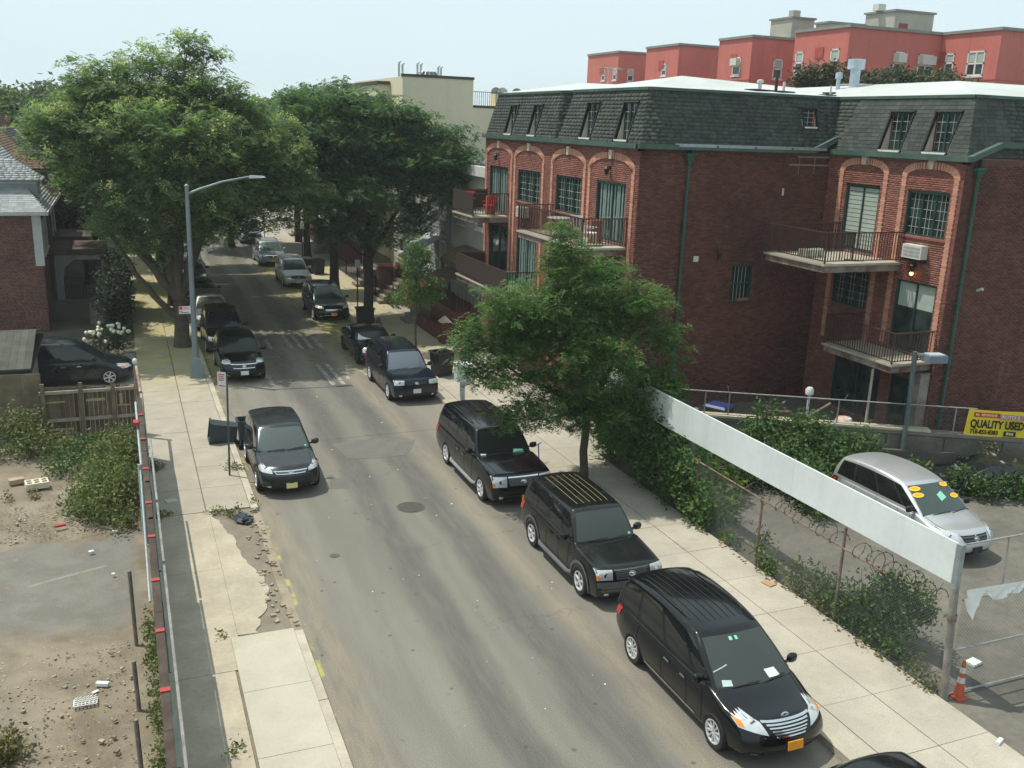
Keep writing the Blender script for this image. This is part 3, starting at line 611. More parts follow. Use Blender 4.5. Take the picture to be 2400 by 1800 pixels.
    for k in range(c.gbars):
        wv = g0+.05+(g1-g0-.09)*(k+.5)/c.gbars; hw_ = lerp(gl, gw, (wv-g0)/(g1-g0))*.95; c.patch(MB(), 'front', ((-hw_, wv-.011), (hw_, wv-.011), (hw_, wv+.013), (-hw_, wv+.013)), off=.015, n=10, m=1).build('grille_bar', c.gframe if c.gchrome else GREYTRIM, gv, True, True) if hasattr(c, 'gchrome') else c.patch(MB(), 'front', ((-hw_, wv-.011), (hw_, wv-.011), (hw_, wv+.013), (-hw_, wv+.013)), off=.013, n=10, m=1).build('grille_bar', GREYTRIM, gv, True, True)
    if c.emblem:
        ez = g1+.035 if getattr(c, 'emb', 0) == 1 else (g0+g1)/2; p = c.F['front'](c, 1)(0, ez); mb = MB(); er = .062
        T = Matrix.Translation(p+Vector((.014, 0, 0))) @ Matrix.Rotation(R(72), 4, 'Y')
        ring = lambda rx, ry, th, ox=0: mb.tube([T @ Vector((ry*math.sin(a)+ox, rx*math.cos(a), 0)) for a in [2*math.pi*i/18 for i in range(19)]], th, 5, cap=False)
        ring(er*1.3, er*.85, .008); ring(er*.5, er*.8, .006) if getattr(c, 'emb', 0) == 1 else mb.lathe([(er*.9, -.004), (er*.6, .006), (.01, .008)], n=12, T=T @ Matrix.Diagonal((.6, 1.2, 1, 1)), cap=False)
        if getattr(c, 'emb', 0) == 1: ring(er*.95, er*.4, .006, -.014)
        mb.build('emblem', CHROME, gv, True, True)
    if c.intake: iw, i0, i1 = c.intake; P('air_intake', TRIM, 'front', ((-iw, i0), (iw, i0), (iw*.94, i1), (-iw*.94, i1)), off=.005, n=10)
    pz = getattr(c, 'pz', .33); p = c.F['front'](c, 1)(getattr(c, 'pv', 0), pz); MB().obox(p+Vector((.022, 0, 0)), (.02, .32, .165), ry=R(-8)).build('license_plate', c.plate, t, False, True)
    # seams, handles, mirrors, wipers
    sm = MB(); off0 = c.rb; dx = [lerp(c.rb+.05, c.wb-.15, d) for d in pr]
    for s in (-1, 1):
        for d in dx+[c.wb-.22]:
            u = c.ux(d); c.patch(sm, 'side', ((u-.0016, .12), (u+.0016, .12), (u+.0016, .985), (u-.0016, .985)), off=.0035, s=s, n=1, m=8)
        u0, u1 = c.ux(dx[0]), c.ux(c.wb-.22); c.patch(sm, 'side', ((u0, .115), (u1, .115), (u1, .125), (u0, .125)), off=.0035, s=s, n=10, m=1)
    uh = c.ux(c.wb+.04)
    for s in (-1, 1): c.patch(sm, 'hood', ((uh, s*.86), (.995, s*.80), (.995, s*.815), (uh, s*.875)), off=.003, n=10, m=1)
    sm.build('panel_seam', SEAM, t, False, True)
    for s in (-1, 1):
        for d in dx[1:3]:
            for k in (0,):
                u = c.ux(d+.14 if d is dx[1] else d-.20); mbh = MB(); a, b = c.body(u, s, .80), c.body(c.ux(d+.34 if d is dx[1] else d-.02), s, .80); o_ = Vector((0, s*.03, 0)); mbh.beam(a+o_, b+o_, .022, .03); mbh.build('door_handle', c.handles if c.handles else pm, t, False, True)
        um = .955; q = c.cab(um, s, .16); mx_ = MB(); bx = (c.mirror or (.13, .24, .17))
        mx_.lathe([(.3, -.5), (.44, -.34), (.5, 0), (.46, .3), (.34, .46), (.05, .5)], n=14, T=Matrix.Translation(q+Vector((-.02, s*(.06+bx[1]/2), .06))) @ Matrix.Diagonal((bx[0], bx[1], bx[2], 1))); mx_.beam(q, q+Vector((-.02, s*.12, .03)), .05, .04)
        mx_.build('mirror', c.mirz or pm, t, True, True, angle=60)
    for s0, s1 in ((-.62, .05), (.08, .74)):
        wmb = MB(); f = c.F['cfront'](c, 1); pts = [f(lerp(s0, s1, k/6), .075+.05*math.sin(k/6*1.6))+Vector((.025, 0, .018)) for k in range(7)]; wmb.tube(pts, .011, 5); wmb.build('wiper', TRIM, t, False, True)
    if c.rails:
        for s in (-1, 1):
            f = c.F['roof'](c, 1); pts = [f(.12+.72*k/8, s*.84)+Vector((0, 0, .055 if 0 < k < 8 else .0)) for k in range(9)]; MB().tube(pts, .018, 6).build('roof_rail', c.rails, t, True, True)
    if c.roofribs:
        n, mt = c.roofribs
        for k in range(n):
            v = lerp(-.62, .62, k/(n-1)); c.patch(MB(), 'roof', ((.1, v-.012), (.9, v-.012), (.9, v+.012), (.1, v+.012)), off=.008, n=10, m=1).build('roof_rib', mt, t, False, True)
    if c.sidestep:
        for s in (-1, 1):
            y0 = s*(c.W/2+.02); MB().tube([(c.axr+.48-c.L/2, y0-s*.06, .36), (c.axr+.62-c.L/2, y0, .34), (c.axf-.62-c.L/2, y0, .34), (c.axf-.48-c.L/2, y0-s*.06, .36)], .055, 8).build('side_step', c.sidestep, t, True, True)
    if c.clad:
        cm = MB()
        for s in (-1, 1):
            for ax in (c.axr, c.axf):
                r0, r1 = c.R*1.15, c.R*1.15+.07; vs = []; n = 18
                for k in range(n+1):
                    a = lerp(R(-20), R(200), k/n)
                    for r in (r0, r1):
                        xx, zz = ax+r*math.cos(a), max(c.R+.01+r*math.sin(a), .24); u = c.ux(xx); w = min(max((zz-c.zb)/(c.ztop(u)-c.zb), 0), 1); q = c.body(u, s, w); vs.append(Vector((xx-c.L/2, q.y+s*.018, zz)))
                cm.add(vs, [(2*k, 2*k+1, 2*k+3, 2*k+2) for k in range(n)])
            u0, u1 = c.ux(c.axr+c.R*1.2), c.ux(c.axf-c.R*1.2); c.patch(cm, 'side', ((u0, .0), (u1, .0), (u1, .2), (u0, .2)), off=.014, s=s, n=8)
        c.patch(cm, 'front', ((-.98, .02), (.98, .02), (.98, getattr(c, 'cladf', .3)), (-.98, getattr(c, 'cladf', .3))), off=.004, n=14)
        cm.build('cladding', c.clad, t, True, True)
    if c.trimline:
        for s in (-1, 1):
            u0, u1 = c.ux(c.axr+c.R*1.4), c.ux(c.axf-c.R*1.4); P('side_trim', c.trimline, 'side', ((u0, .13), (u1, .13), (u1, .165), (u0, .165)), off=.012, s=s, n=8, m=1)
    for ax in (c.axr, c.axf):
        for s in (-1, 1): wheel(t, c, ax, s, c.rim, c.spokes, c.rimr, c.tyre)
    for nm, mat, face, q in kw.get('extras', ()): c.patch(MB(), face, q, off=.011, n=4, m=3).build(nm, mat, t, False, True)
    return t, c
def suv(L=4.5, W=1.85, H=1.68, hoodf=.90, cowl=1.06, belt=1.06, wb=None, **k):
    """five-door proportions from overall size; wb = wheelbase"""
    if k.pop('box', False): k = {**dict(bow=.11, rbow=.07, wbow=.10, arch=.025, crown=.03, plan=[(0, .95), (.05, .985), (.16, 1), (.8, 1), (.93, .985), (1, .95)], nose=[(0, -.10), (.12, -.02), (.3, 0), (.5, -.01), (.75, -.03), (.92, -.07), (1, -.13)]), **k}
    wb = wb or L*.60; axf = L-k.pop('ov', .92); cw = k.pop('cw', L-1.28); d = dict(L=L, W=W, H=H, axf=axf, axr=axf-wb, zc=belt-.05, top=[(0, belt), (cw/L-.02, belt), (cw/L+.02, cowl), (.93, hoodf+.03), (1, hoodf)],
        wb=cw+.04, wt=cw+.04-k.pop('rake', .72), rb=k.pop('rb', .12), rt=k.pop('rt', .34), hb=W/2*.935, ht=W/2*.765); d.update(k); return d
# ---------------------------------------------------------------- the brick apartment house
BRD = M('shaded_tone_brick', (.132, .051, .038), .88, .25, .5, .003, 60, island=.30, col2=(.085, .034, .028), amt=.7, streak=.55)  # same brick darkened for walls turned from the sun: shade put into colour
BRF = M('sunlit_tone_brick', (.225, .083, .062), .88, .2, .9, .003, 60, island=.26, col2=(.25, .12, .095), amt=.4, streak=.3)  # same brick lightened for the sun-facing fronts: sunlight put into colour
MORT = M('mortar', (.115, .060, .046), .95, .2, 2); MORTF = M('sunlit_tone_mortar', (.19, .115, .098), .95, .2, 2)  # second mortar is the paler copy, with sunlight put into its colour
PINK = M('pink_trim_brick', (.54, .265, .185), .85, .12, 3, .003, 60, island=.16); KEYS = M('cream_stone', (.52, .46, .36), .85, .15, 4)
GREEN = M('green_metal', (.025, .085, .062), .45, .2, 2); FASC = M('faded_green_fascia', (.045, .095, .075), .6, .25, 1.5, col2=(.10, .13, .11))
SHING = M('slate_shingle', (.056, .066, .057), .93, .2, 1.2, .004, 80, island=.24, col2=(.044, .052, .047), streak=.12); SHB = M('roof_felt', (.022, .025, .025), .95, .2, 2)
WHITE = M('white_roof_membrane', (.47, .50, .49), .75, .08, .35, col2=(.37, .40, .385), amt=.8); CHEEK = M('render_cheek', (.40, .37, .31), .9, .15, 2)
SILL = M('white_sill', (.62, .63, .60), .7, .1, 3); WINF = M('dark_green_frame', (.020, .052, .044), .5, .15, 4); GLASS = glassmat('window_glass', (.025, .04, .038), .06, .5, .5)
CURT = M('pale_curtain', (.16, .23, .21), .6, .25, 6, spec=.5); BLIND = M('white_blind', (.36, .42, .37), .6, .1, 5); MUNT = M('muntin', (.30, .34, .31), .6, .1, 8)
RAILM = M('rusty_rail', (.045, .021, .017), .7, .3, 8, col2=(.085, .042, .032)); SLABM = M('balcony_slab', (.36, .33, .262), .85, .15, 3)
FACE = M('peeling_slab_edge', (.24, .195, .165), .9, .3, 3.5, col2=(.11, .05, .04), amt=1.); STEEL = M('galvanised', (.36, .40, .42), .45, .2, 5, metal=.6)
ACW = M('ac_white', (.56, .56, .52), .6, .08, 6); DARK = M('dark_void', (.012, .012, .012), .9, .2, 3); LANT = M('lantern_black', (.02, .02, .02), .5, .1, 8)
X1, X2, YB, YR, Y1F = 16.55, 24.6, 29.2, 22.85, 44.3
ZG = 10.3
house = thing('apartment_building', 'dark red brick apartment house with arched bays, iron balconies and a slate mansard', 'apartment building', (X1, YB, .1))
F1 = Frame((X1, 0, 0), (0, 1, 0), (0, 0, 1), (-1, 0, 0)); F2 = Frame((X2, 0, 0), (0, 1, 0), (0, 0, 1), (-1, 0, 0))
FB = Frame((0, YB, 0), (1, 0, 0), (0, 0, 1), (0, -1, 0)); FRW = Frame((0, YR, 0), (1, 0, 0), (0, 0, 1), (0, -1, 0))
W1 = [(30.03, 32.3, 6.9, 9.02, 'door', CURT), (33.6, 35.95, 7.55, 9.0, 'win', None), (37.55, 40.05, 7.62, 8.98, 'win', None), (41.3, 43.6, 6.9, 8.99, 'door', CURT),
      (37.75, 39.95, 3.9, 6.26, 'door', CURT), (41.1, 43.5, 3.9, 6.3, 'door', None), (30.0, 32.3, 3.9, 6.0, 'door', None), (33.6, 35.95, 4.6, 6.0, 'win', None), (30.2, 33, 1, 3.0, 'win', None), (38, 40, 1, 3.0, 'win', None)]
W2 = [(26.42, 28.12, 6.9, 9.27, 'door', BLIND), (23.3, 25.1, 7.76, 9.25, 'win', None), (23.28, 25.05, 3.87, 6.27, 'door', 'half'), (26.4, 28.2, 4.9, 6.2, 'win', None), (25.2, 27.6, 1.0, 3.1, 'door', None), (23.2, 24.7, .9, 3.0, 'door', None)]
WB_ = [(20.7, 21.64, 4.78, 6.2, 'sash', None)]
def holes(ws): return [w[:4] for w in ws]
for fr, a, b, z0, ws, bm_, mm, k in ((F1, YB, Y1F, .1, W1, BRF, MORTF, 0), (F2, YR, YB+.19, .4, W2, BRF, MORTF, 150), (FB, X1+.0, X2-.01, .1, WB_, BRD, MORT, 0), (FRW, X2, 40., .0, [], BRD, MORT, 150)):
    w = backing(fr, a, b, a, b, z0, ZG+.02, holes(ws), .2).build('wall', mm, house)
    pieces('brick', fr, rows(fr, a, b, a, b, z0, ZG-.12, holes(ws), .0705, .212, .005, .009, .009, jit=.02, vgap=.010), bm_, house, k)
mb = MB(); mb.box(X1+.2, X2+9, Y1F-.2, Y1F, .1, ZG); mb.box(39.8, 40, YR, Y1F, 0, ZG); mb.build('wall', MORT, house)
# windows: frame > panes, muntins, bars
def window(fr, w, root, npan=None, rec=.11, grid=(3, 5), fm=WINF):
    u0, u1, v0, v1, kind, fill = w; mb = MB(); t = .05
    npan = npan or (2 if kind == 'door' else 1 if kind == 'sash' else 3)
    for a, b, c, d in ((u0, u1, v1-t*1.6, v1), (u0, u1, v0, v0+t*1.3), (u0, u0+t, v0, v1), (u1-t, u1, v0, v1)): fr.box(mb, a, b, c, d, -rec-.02, -.015)
    pw = (u1-u0-2*t)/npan
    for i in range(1, npan): fr.box(mb, u0+t+pw*i-t*.6, u0+t+pw*i+t*.6, v0, v1, -rec-.02, -rec+.05)
    if kind == 'sash': fr.box(mb, u0, u1, (v0+v1)/2-.03, (v0+v1)/2+.03, -rec-.02, -rec+.04)
    o = mb.build('window' if kind != 'door' else 'balcony_door', fm, root)
    for i in range(npan):
        a, b = u0+t+pw*i+.03, u0+t+pw*(i+1)-.03
        if fill == 'half':
            fr.box(MB(), a, b, v0+.05, v0+(v1-v0)*.62, -rec-.03, -rec).build('pane', GLASS, o); fr.box(MB(), a, b, v0+(v1-v0)*.62, v1-.07, -rec-.03, -rec+.004).build('blind', BLIND, o)
        elif fill is BLIND:
            n = 14
            for k in range(n):
                z = v0+.1+(v1-v0-.2)*k/n; p = MB(); fr.box(p, a, b, z, z+(v1-v0)/n*.8, -rec-.03, -rec+.01); p.build('blind_slat', BLIND, o)
            fr.box(MB(), a, b, v0, v1-.06, -rec-.06, -rec-.032).build('pane', GLASS, o)
        elif fill is CURT:
            fr.box(MB(), a, b, v0+.05, v1-.06, -rec-.03, -rec-.0).build('pane', GLASS, o); p = MB()
            for k in range(5):
                x = a+(b-a)*(.06+.19*k+.03*((k*7) % 3)); fr.box(p, x, x+(b-a)*.11, v0+.06, v1-.1, -rec, -rec+.006)
            p.build('curtain', CURT, o)
        else:
            fr.box(MB(), a, b, v0+.04, v1-.06, -rec-.03, -rec).build('pane', GLASS, o)
        if kind != 'door':
            p = MB()
            for k in range(1, grid[0]): x = a+(b-a)*k/grid[0]; fr.box(p, x-.009, x+.009, v0+.05, v1-.07, -rec, -rec+.014)
            for k in range(1, grid[1]): z = v0+(v1-v0)*k/grid[1]; fr.box(p, a, b, z-.009, z+.009, -rec+.001, -rec+.013)
            p.build('muntin', MUNT, o)
    p = MB(); fr.box(p, u0-.08, u1+.08, v0-.07, v0-.002, -.03, .05)
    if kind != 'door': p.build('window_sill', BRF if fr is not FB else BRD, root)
    return o
for w in W1: window(F1, w, house)
for w in W2: window(F2, w, house)
for w in WB_: window(FB, w, house, grid=(5, 2))
# arches: rowlock bricks round each bay and a keystone
def arch(fr, u0, u1, zs, zk, zbot):
    w = .17; cx, rx = (u0+u1)/2, (u1-u0)/2-w/2; rz = zk-zs-.08
    unit = MB().hexa([(-.5, 0, -.5), (.5, 0, -.5), (.5, 1, -.5), (-.5, 1, -.5), (-.5, 0, .5), (.5, 0, .5), (.5, 1, .5), (-.5, 1, .5)])
    key = ('arch_brick',); me = _unit.get(key)
    if me is None: me = bpy.data.meshes.new('arch_brick'); me.from_pydata(unit.v, [], unit.f); me.materials.append(PINK); _unit[key] = me
    rl = np.array(house.location); n = max(18, int(math.pi*(rx+rz)/2/.083)); mb = MB()
    def put(u, v, ang, l, h, ind):
        a = (fr.U*math.cos(ang)+fr.V*math.sin(ang))*l; b = fr.N*.045; c = (-fr.U*math.sin(ang)+fr.V*math.cos(ang))*h; p = fr.P(u, v, -.002)-rl
        if ind:
            o = bpy.data.objects.new('arch_brick', me); COL.objects.link(o); o.parent = house; ROOT[o.name] = house
            o.matrix_local = Matrix(((a[0], b[0], c[0], p[0]), (a[1], b[1], c[1], p[1]), (a[2], b[2], c[2], p[2]), (0, 0, 0, 1)))
        else:
            q = p+rl; mb.hexa([q-a/2-c/2, q+a/2-c/2, q+a/2-c/2+b, q-a/2-c/2+b, q-a/2+c/2, q+a/2+c/2, q+a/2+c/2+b, q-a/2+c/2+b])
    ind = fr is F2
    for i in range(n):
        t = math.pi*(i+.5)/n; e = 3.2; ct, st = math.cos(t), math.sin(t)                  # basket arch: flat crown, tight shoulders
        k = (abs(ct)**e+abs(st)**e)**(-1/e) if False else 1
        u = cx+rx*math.copysign(abs(ct)**.82, ct); v = zs+rz*abs(st)**.82; t2 = t+.02; u_ = cx+rx*math.copysign(abs(math.cos(t2))**.82, math.cos(t2)); v_ = zs+rz*abs(math.sin(t2))**.82
        put(u, v, math.atan2(v_-v, u_-u)+math.pi/2, w+.06, .075, ind)
    m = int((zs-zbot)/.075)
    for s in (-1, 1):
        for i in range(m): put(cx+s*rx, zs-.04-i*.075, 0, w+(.05 if i % 2 else 0), .066, ind and i < 24)
    if mb.v: mb.build('arch_brick', PINK, house, kind='stuff')
    p = MB(); p.hexa([fr.P(cx-.07, zk-.2, 0), fr.P(cx+.07, zk-.2, 0), fr.P(cx+.07, zk-.2, .09), fr.P(cx-.07, zk-.2, .09), fr.P(cx-.13, zk+.12, 0), fr.P(cx+.13, zk+.12, 0), fr.P(cx+.13, zk+.12, .09), fr.P(cx-.13, zk+.12, .09)]); p.build('keystone', KEYS, house)
for u0, u1 in ((29.47, 33.02), (33.27, 36.46), (37.2, 40.5), (40.75, 44.15)): arch(F1, u0, u1, 9.36, 10.03, 2.5)
for u0, u1, zb in ((26.1, 28.5, 3.5), (23.02, 25.42, 3.9)): arch(F2, u0, u1, 9.66, 10.16, zb)
# gutters and fascia
mb = MB()
mb.beam((X1-.10, YB-.12, ZG+.04), (X1-.10, Y1F, ZG+.04), .2, .17); mb.beam((X1-.2, YB-.10, ZG+.04), (X2-.9, YB-.10, ZG+.04), .2, .16)
mb.beam((X2-.9, YB-.10, ZG+.04), (X2+.1, YB-.10, ZG+.48), .2, .17); mb.beam((X2-.10, YR-.2, ZG+.04), (X2-.10, YB-.2, ZG+.04), .2, .17)
mb.beam((X2-.02, YR-.11, ZG+.04), (X2+1.2, YR-.11, ZG+.5), .2, .17); mb.beam((X2+1.2, YR-.11, ZG+.5), (40, YR-.11, ZG+.5), .2, .17)
mb.build('gutter', FASC, house)
MB().box(X2-1.0, X2+.24, YB-.06, YB+.32, ZG-.02, ZG+.14).build('corner_shade_box', SHB, house)  # dark box added over the sunlit wall top, standing in for black shadow
mb = MB(); mb.box(X1+1.3, X2-1.05, YB-.2, YB+.1, ZG+.125, ZG+.16)
for k in range(4): mb.box(X1+1.4+k*1.6, X1+2.9+k*1.6, YB-.215, YB-.2, ZG+.06, ZG+.15)
mb.build('gutter_flashing', STEEL, house)
def downpipe(fr, u, d, z0, z1):
    p = MB(); q = lambda z, dd=d: fr.P(u, z, dd); p.tube([q(z1-.35), q(z0)], .055, 8)
    p.hexa([fr.P(u-.06, z1-.4, .04), fr.P(u+.06, z1-.4, .04), fr.P(u+.06, z1-.4, .16), fr.P(u-.06, z1-.4, .16), fr.P(u-.17, z1-.12, .02), fr.P(u+.17, z1-.12, .02), fr.P(u+.17, z1-.12, .24), fr.P(u-.17, z1-.12, .24)]); fr.box(p, u-.19, u+.19, z1-.12, z1-.06, .01, .26)
    o = p.build('downpipe', GREEN, house); p = MB(); p.tube([fr.P(u, z1-.06, .12), fr.P(u, z1+.2, .12)], .06, 8); p.build('rain_outlet', DARK, o)
    p = MB()
    for k in range(4): z = z0+(z1-z0)*(.15+.2*k); fr.box(p, u-.08, u+.08, z, z+.05, .01, d+.06)
    p.build('pipe_clip', GREEN, o)
downpipe(FB, 18.44, .12, .5, 10.2); downpipe(FRW, 25.03, .12, .3, 10.15)
# mansard slopes of slate shingle, with windows cut into them
ZT = 12.25
def slope(p0, p1, inset, zb, zt, hip0, hip1, nrm, ops=(), budget=0):
    """slope over the edge p0-p1, leaning back by `inset`; ops = (u0,u1,z0,z1) window openings"""
    p0 = np.array((*p0, zb), float); p1 = np.array((*p1, zb), float); U = (p1-p0); L = np.linalg.norm(U); U /= L; n = np.array((*nrm, 0.)); V = np.array((0, 0, zt-zb))-n*inset; S = np.linalg.norm(V); V /= S; N = np.cross(U, V); N = N if N @ n > 0 else -N
    fr = Frame(p0, U, V, N); k = S/(zt-zb); hs = [(a, b, (c-zb)*k, (d-zb)*k) for a, b, c, d in ops]
    backing(fr, 0, L, hip0, L-hip1, 0, S, hs, .08).build('mansard_slope', SHB, house)
    pieces('shingle', fr, rows(fr, 0, L, hip0, L-hip1, 0, S, hs, .135, .30, .008, .015, .005, jit=.25, vgap=.0), SHING, house, budget)
    for a, b, c, d in ops:                                          # vertical window set back in the slope
        dep = inset*(d-zb)/(zt-zb); at = lambda u, z, q: p0+U*u+np.array((0, 0, z-zb))-n*q
        for u in (a, b):
            MB().beam(at(u, c-.1, inset*(c-.1-zb)/(zt-zb)-.03), at(u, d+.05, inset*(d+.05-zb)/(zt-zb)-.03), .06, .05).build('dormer_edge', SHB, house)
            e = .05 if u == b else -.05; MB().prism([at(u, c, inset*(c-zb)/(zt-zb)-.02), at(u, c, dep), at(u, d, dep)], U*e).build('dormer_cheek', CHEEK, house)
        MB().hexa([at(a, c-.06, inset*(c-zb)/(zt-zb)-.06), at(b, c-.06, inset*(c-zb)/(zt-zb)-.06), at(b, c-.06, dep+.05), at(a, c-.06, dep+.05), at(a, c, inset*(c-zb)/(zt-zb)-.06), at(b, c, inset*(c-zb)/(zt-zb)-.06), at(b, c, dep+.05), at(a, c, dep+.05)]).build('dormer_sill', SILL, house)
        fw = Frame(at(0, zb, dep)-np.array((0, 0, zb)), U, (0, 0, 1), n); window(fw, (a, b, c, d, 'win', None), house, npan=2 if b-a > .8 else 1, rec=.0, grid=(2, 4))
        MB().hexa([at(a-.06, d, dep-.10), at(b+.06, d, dep-.10), at(b+.06, d, dep+.06), at(a-.06, d, dep+.06), at(a-.06, d+.05, dep-.06), at(b+.06, d+.05, dep-.06), at(b+.06, d+.05, dep+.06), at(a-.06, d+.05, dep+.06)]).build('dormer_head', SHB, house)
zb = ZG+.10; IN = .95
slope((X1, YB), (X1, 36.0), .5, zb, ZT, .55, .35, (-1, 0), [(1.0, 2.0, 10.52, 11.8), (3.9, 4.9, 10.52, 11.8)])
slope((X1, 36.3), (X1, Y1F), .5, zb, ZT, .55, .3, (-1, 0), [(2.05, 2.95, 10.5, 11.75), (4.75, 5.65, 10.5, 11.75)])
slope((X1, 36.3), (X1+7, 36.3), .55, zb, ZT, .5, 0, (0, -1)); slope((X1, 36.0), (X1+7, 36.0), .35, zb, ZT, .5, 0, (0, 1)); slope((X1, Y1F), (X1+8, Y1F), .3, zb, ZT, .5, 0, (0, 1))
slope((X1, YB), (X2+.58, YB), .55, zb, ZT, .5, 0, (0, -1), [(6.85, 7.5, 11.2, 11.85)], 0)
slope((X2, YR), (X2, YB+.5), .6, zb, ZT, .6, .0, (-1, 0), [(.9, 1.95, 10.5, 11.78), (2.9, 3.95, 10.5, 11.78)], 220)
slope((X2, YR), (40., YR), .6, zb, ZT, .6, 0, (0, -1), (), 80)
# caps along the top of the slopes and the white roof
mb = MB()
def capline(pts):
    for a, b in zip(pts, pts[1:]): mb.beam((*a, ZT+.02), (*b, ZT+.02), .14, .1)
capline([(X1+.5, Y1F-.3), (X1+.5, 36.85), (X1+7, 36.85)]); capline([(X1+7, 35.65), (X1+.5, 35.65), (X1+.5, YB+.55), (X2+.6, YB+.55)]); capline([(X2+.6, YB+.55), (X2+.6, YR+.6), (40, YR+.6)])
mb.build('roof_cap', FASC, house)
def facet(poly): return MB().prism([(a, b, c-.12) for a, b, c in poly], (0, 0, .12))
zr = ZT+.07; xa, ya = X1+.5, YB+.55
roofs = [[(xa, ya, zr), (X2+.6, ya, zr), (X2+1.3, 33.2, zr+.42), (20.4, 33.2, zr+.62)], [(xa, ya, zr), (20.4, 33.2, zr+.62), (xa, 35.65, zr)],
  [(xa, 35.65, zr), (20.4, 33.2, zr+.62), (21.3, 36.25, zr+.34)], [(20.4, 33.2, zr+.62), (X2+1.3, 33.2, zr+.42), (31, 36.3, zr+.3), (21.3, 36.25, zr+.34)],
  [(xa, 36.85, zr), (21.3, 36.25, zr+.34), (19.7, 40.4, zr+.5)], [(xa, 36.85, zr), (19.7, 40.4, zr+.5), (xa, Y1F-.3, zr)], [(21.3, 36.25, zr+.34), (31, 36.3, zr+.3), (31, 40.4, zr+.46), (19.7, 40.4, zr+.5)],
  [(xa, Y1F-.3, zr), (19.7, 40.4, zr+.5), (31, 40.4, zr+.46), (31, Y1F-.3, zr)],
  [(X2+.6, YR+.6, zr), (40, YR+.6, zr), (40, 26.6, zr+.6), (27.6, 26.6, zr+.6)], [(X2+.6, YR+.6, zr), (27.6, 26.6, zr+.6), (X2+1.3, 33.2, zr+.42), (X2+.6, ya, zr)], [(27.6, 26.6, zr+.6), (40, 26.6, zr+.6), (40, 33.2, zr+.42), (X2+1.3, 33.2, zr+.42)], [(X2+1.3, 33.2, zr+.42), (40, 33.2, zr+.42), (31, 36.3, zr+.3)]]
for p in roofs: facet(p).build('roof', WHITE, house)
# vents, hatch and flue on the roof
def vent(x, y, z, h, r, mat, hood=False):
    p = MB(); p.tube([(x, y, z-.1), (x, y, z+h)], r, 10)
    o = p.build('roof_vent', mat, house); MB().obox((x, y+.1, z+.0), (.9, .55, .05), .3).build('flashing', TRIM, o)
    if hood: MB().lathe([(r*1.7, h*.72), (r*1.7, h), (r*.6, h+.02)], (x, y, z), 12).build('cowl', mat, o)
VB = M('vent_black', (.03, .03, .03), .7, .2, 5); VS = M('vent_steel', (.50, .56, .62), .35, .2, 3, metal=.7)
vent(23.2, 31.0, zr+.13, .75, .06, VB); vent(22.1, 30.5, zr+.12, .35, .07, ACW, True); vent(23.1, 30.4, zr+.1, .35, .05, ACW); vent(25.1, 30.2, zr+.05, .35, .04, ACW)
vent(25.75, 30.6, zr+.16, .75, .08, VS, True); vent(26.25, 30.3, zr+.16, 1.25, .19, VS, True); vent(28.6, 30.6, zr+.3, .6, .06, VB)
p = MB(); p.obox((27.4, 31.2, zr+.42), (1.2, 1.0, .22), .25); o = p.build('roof_hatch', M('hatch_grey', (.13, .13, .11), .8, .2, 3), house); MB().obox((27.4, 31.2, zr+.55), (1.25, 1.05, .05), .25).build('hatch_lid', M('hatch_lid', (.42, .42, .38), .6, .1, 3), o)
mb = MB(); bx, by = 21.5, 41.5; mb.tube([(bx, by, zr), (bx, by, zr+1.35)], .02, 5); mb.beam((bx-.6, by, zr+1.3), (bx+.6, by-.3, zr+1.25), .03, .03)
for k in range(6): mb.beam((bx-.5+k*.2, by-.25, zr+1.3), (bx-.5+k*.2, by+.25, zr+1.3), .015, .015)
mb.build('antenna', STEEL, house)
# balconies
def balcony(x0, x1, y0, y1, z, wall_n, mesh=False):
    b = MB().box(x0, x1, y0, y1, z-.07, z).build('balcony', SLABM, house); MB().box(x0+.06, x1, y0+.06, y1-.06, z-.29, z-.072).build('slab_edge', FACE, b)
    p = MB(); h = 1.02; P4 = [(x1, y0+.06), (x0+.06, y0+.06), (x0+.06, y1-.06), (x1, y1-.06)]
    for (a, c), (d, e) in zip(P4, P4[1:]):
        p.beam((a, c, z+h), (d, e, z+h), .05, .04); p.beam((a, c, z+.1), (d, e, z+.1), .035, .03); L = math.hypot(d-a, e-c); n = int(L/.125)
        p.beam((a, c, z), (a, c, z+h), .045, .045)
        if mesh: continue
    p.build('railing', RAILM, b)
    me = bpy.data.meshes.new('baluster'); q = MB().box(-.012, .012, -.012, .012, .1, h); me.from_pydata(q.v, [], q.f); me.materials.append(RAILM); rl = Vector(house.location)
    for (a, c), (d, e) in zip(P4, P4[1:]):
        L = math.hypot(d-a, e-c); n = int(L/.115)
        for i in range(1, n):
            o = bpy.data.objects.new('baluster', me); COL.objects.link(o); o.parent = b; o.location = Vector((a+(d-a)*i/n, c+(e-c)*i/n, z))-rl; ROOT[o.name] = house
    if mesh:
        s = MB()
        for (a, c), (d, e) in zip(P4[1:], P4[2:]): s.beam((a-.02, c, z+.56), (d-.02, e, z+.56), .012, .84)
        s.build('privacy_screen', M('brown_mesh_screen', (.035, .022, .018), .9, .2, 20), b)
    return b
balcony(14.75, X1-.012, 41.0, 43.9, 6.81, 1, True); balcony(14.75, X1-.012, 29.75, 35.7, 6.81, 1); balcony(15.0, X1-.012, 37.2, 44.0, 3.78, 1, True); balcony(15.0, X1-.012, 29.8, 33.2, 3.78, 1)
balcony(21.3, X2-.012, 24.95, 28.2, 6.81, 1); balcony(22.85, X2-.012, 23.0, 26.4, 3.78, 1)
for pz in ((15.0, 42.6), (15.05, 35.4), (22.95, 23.15)):
    pass
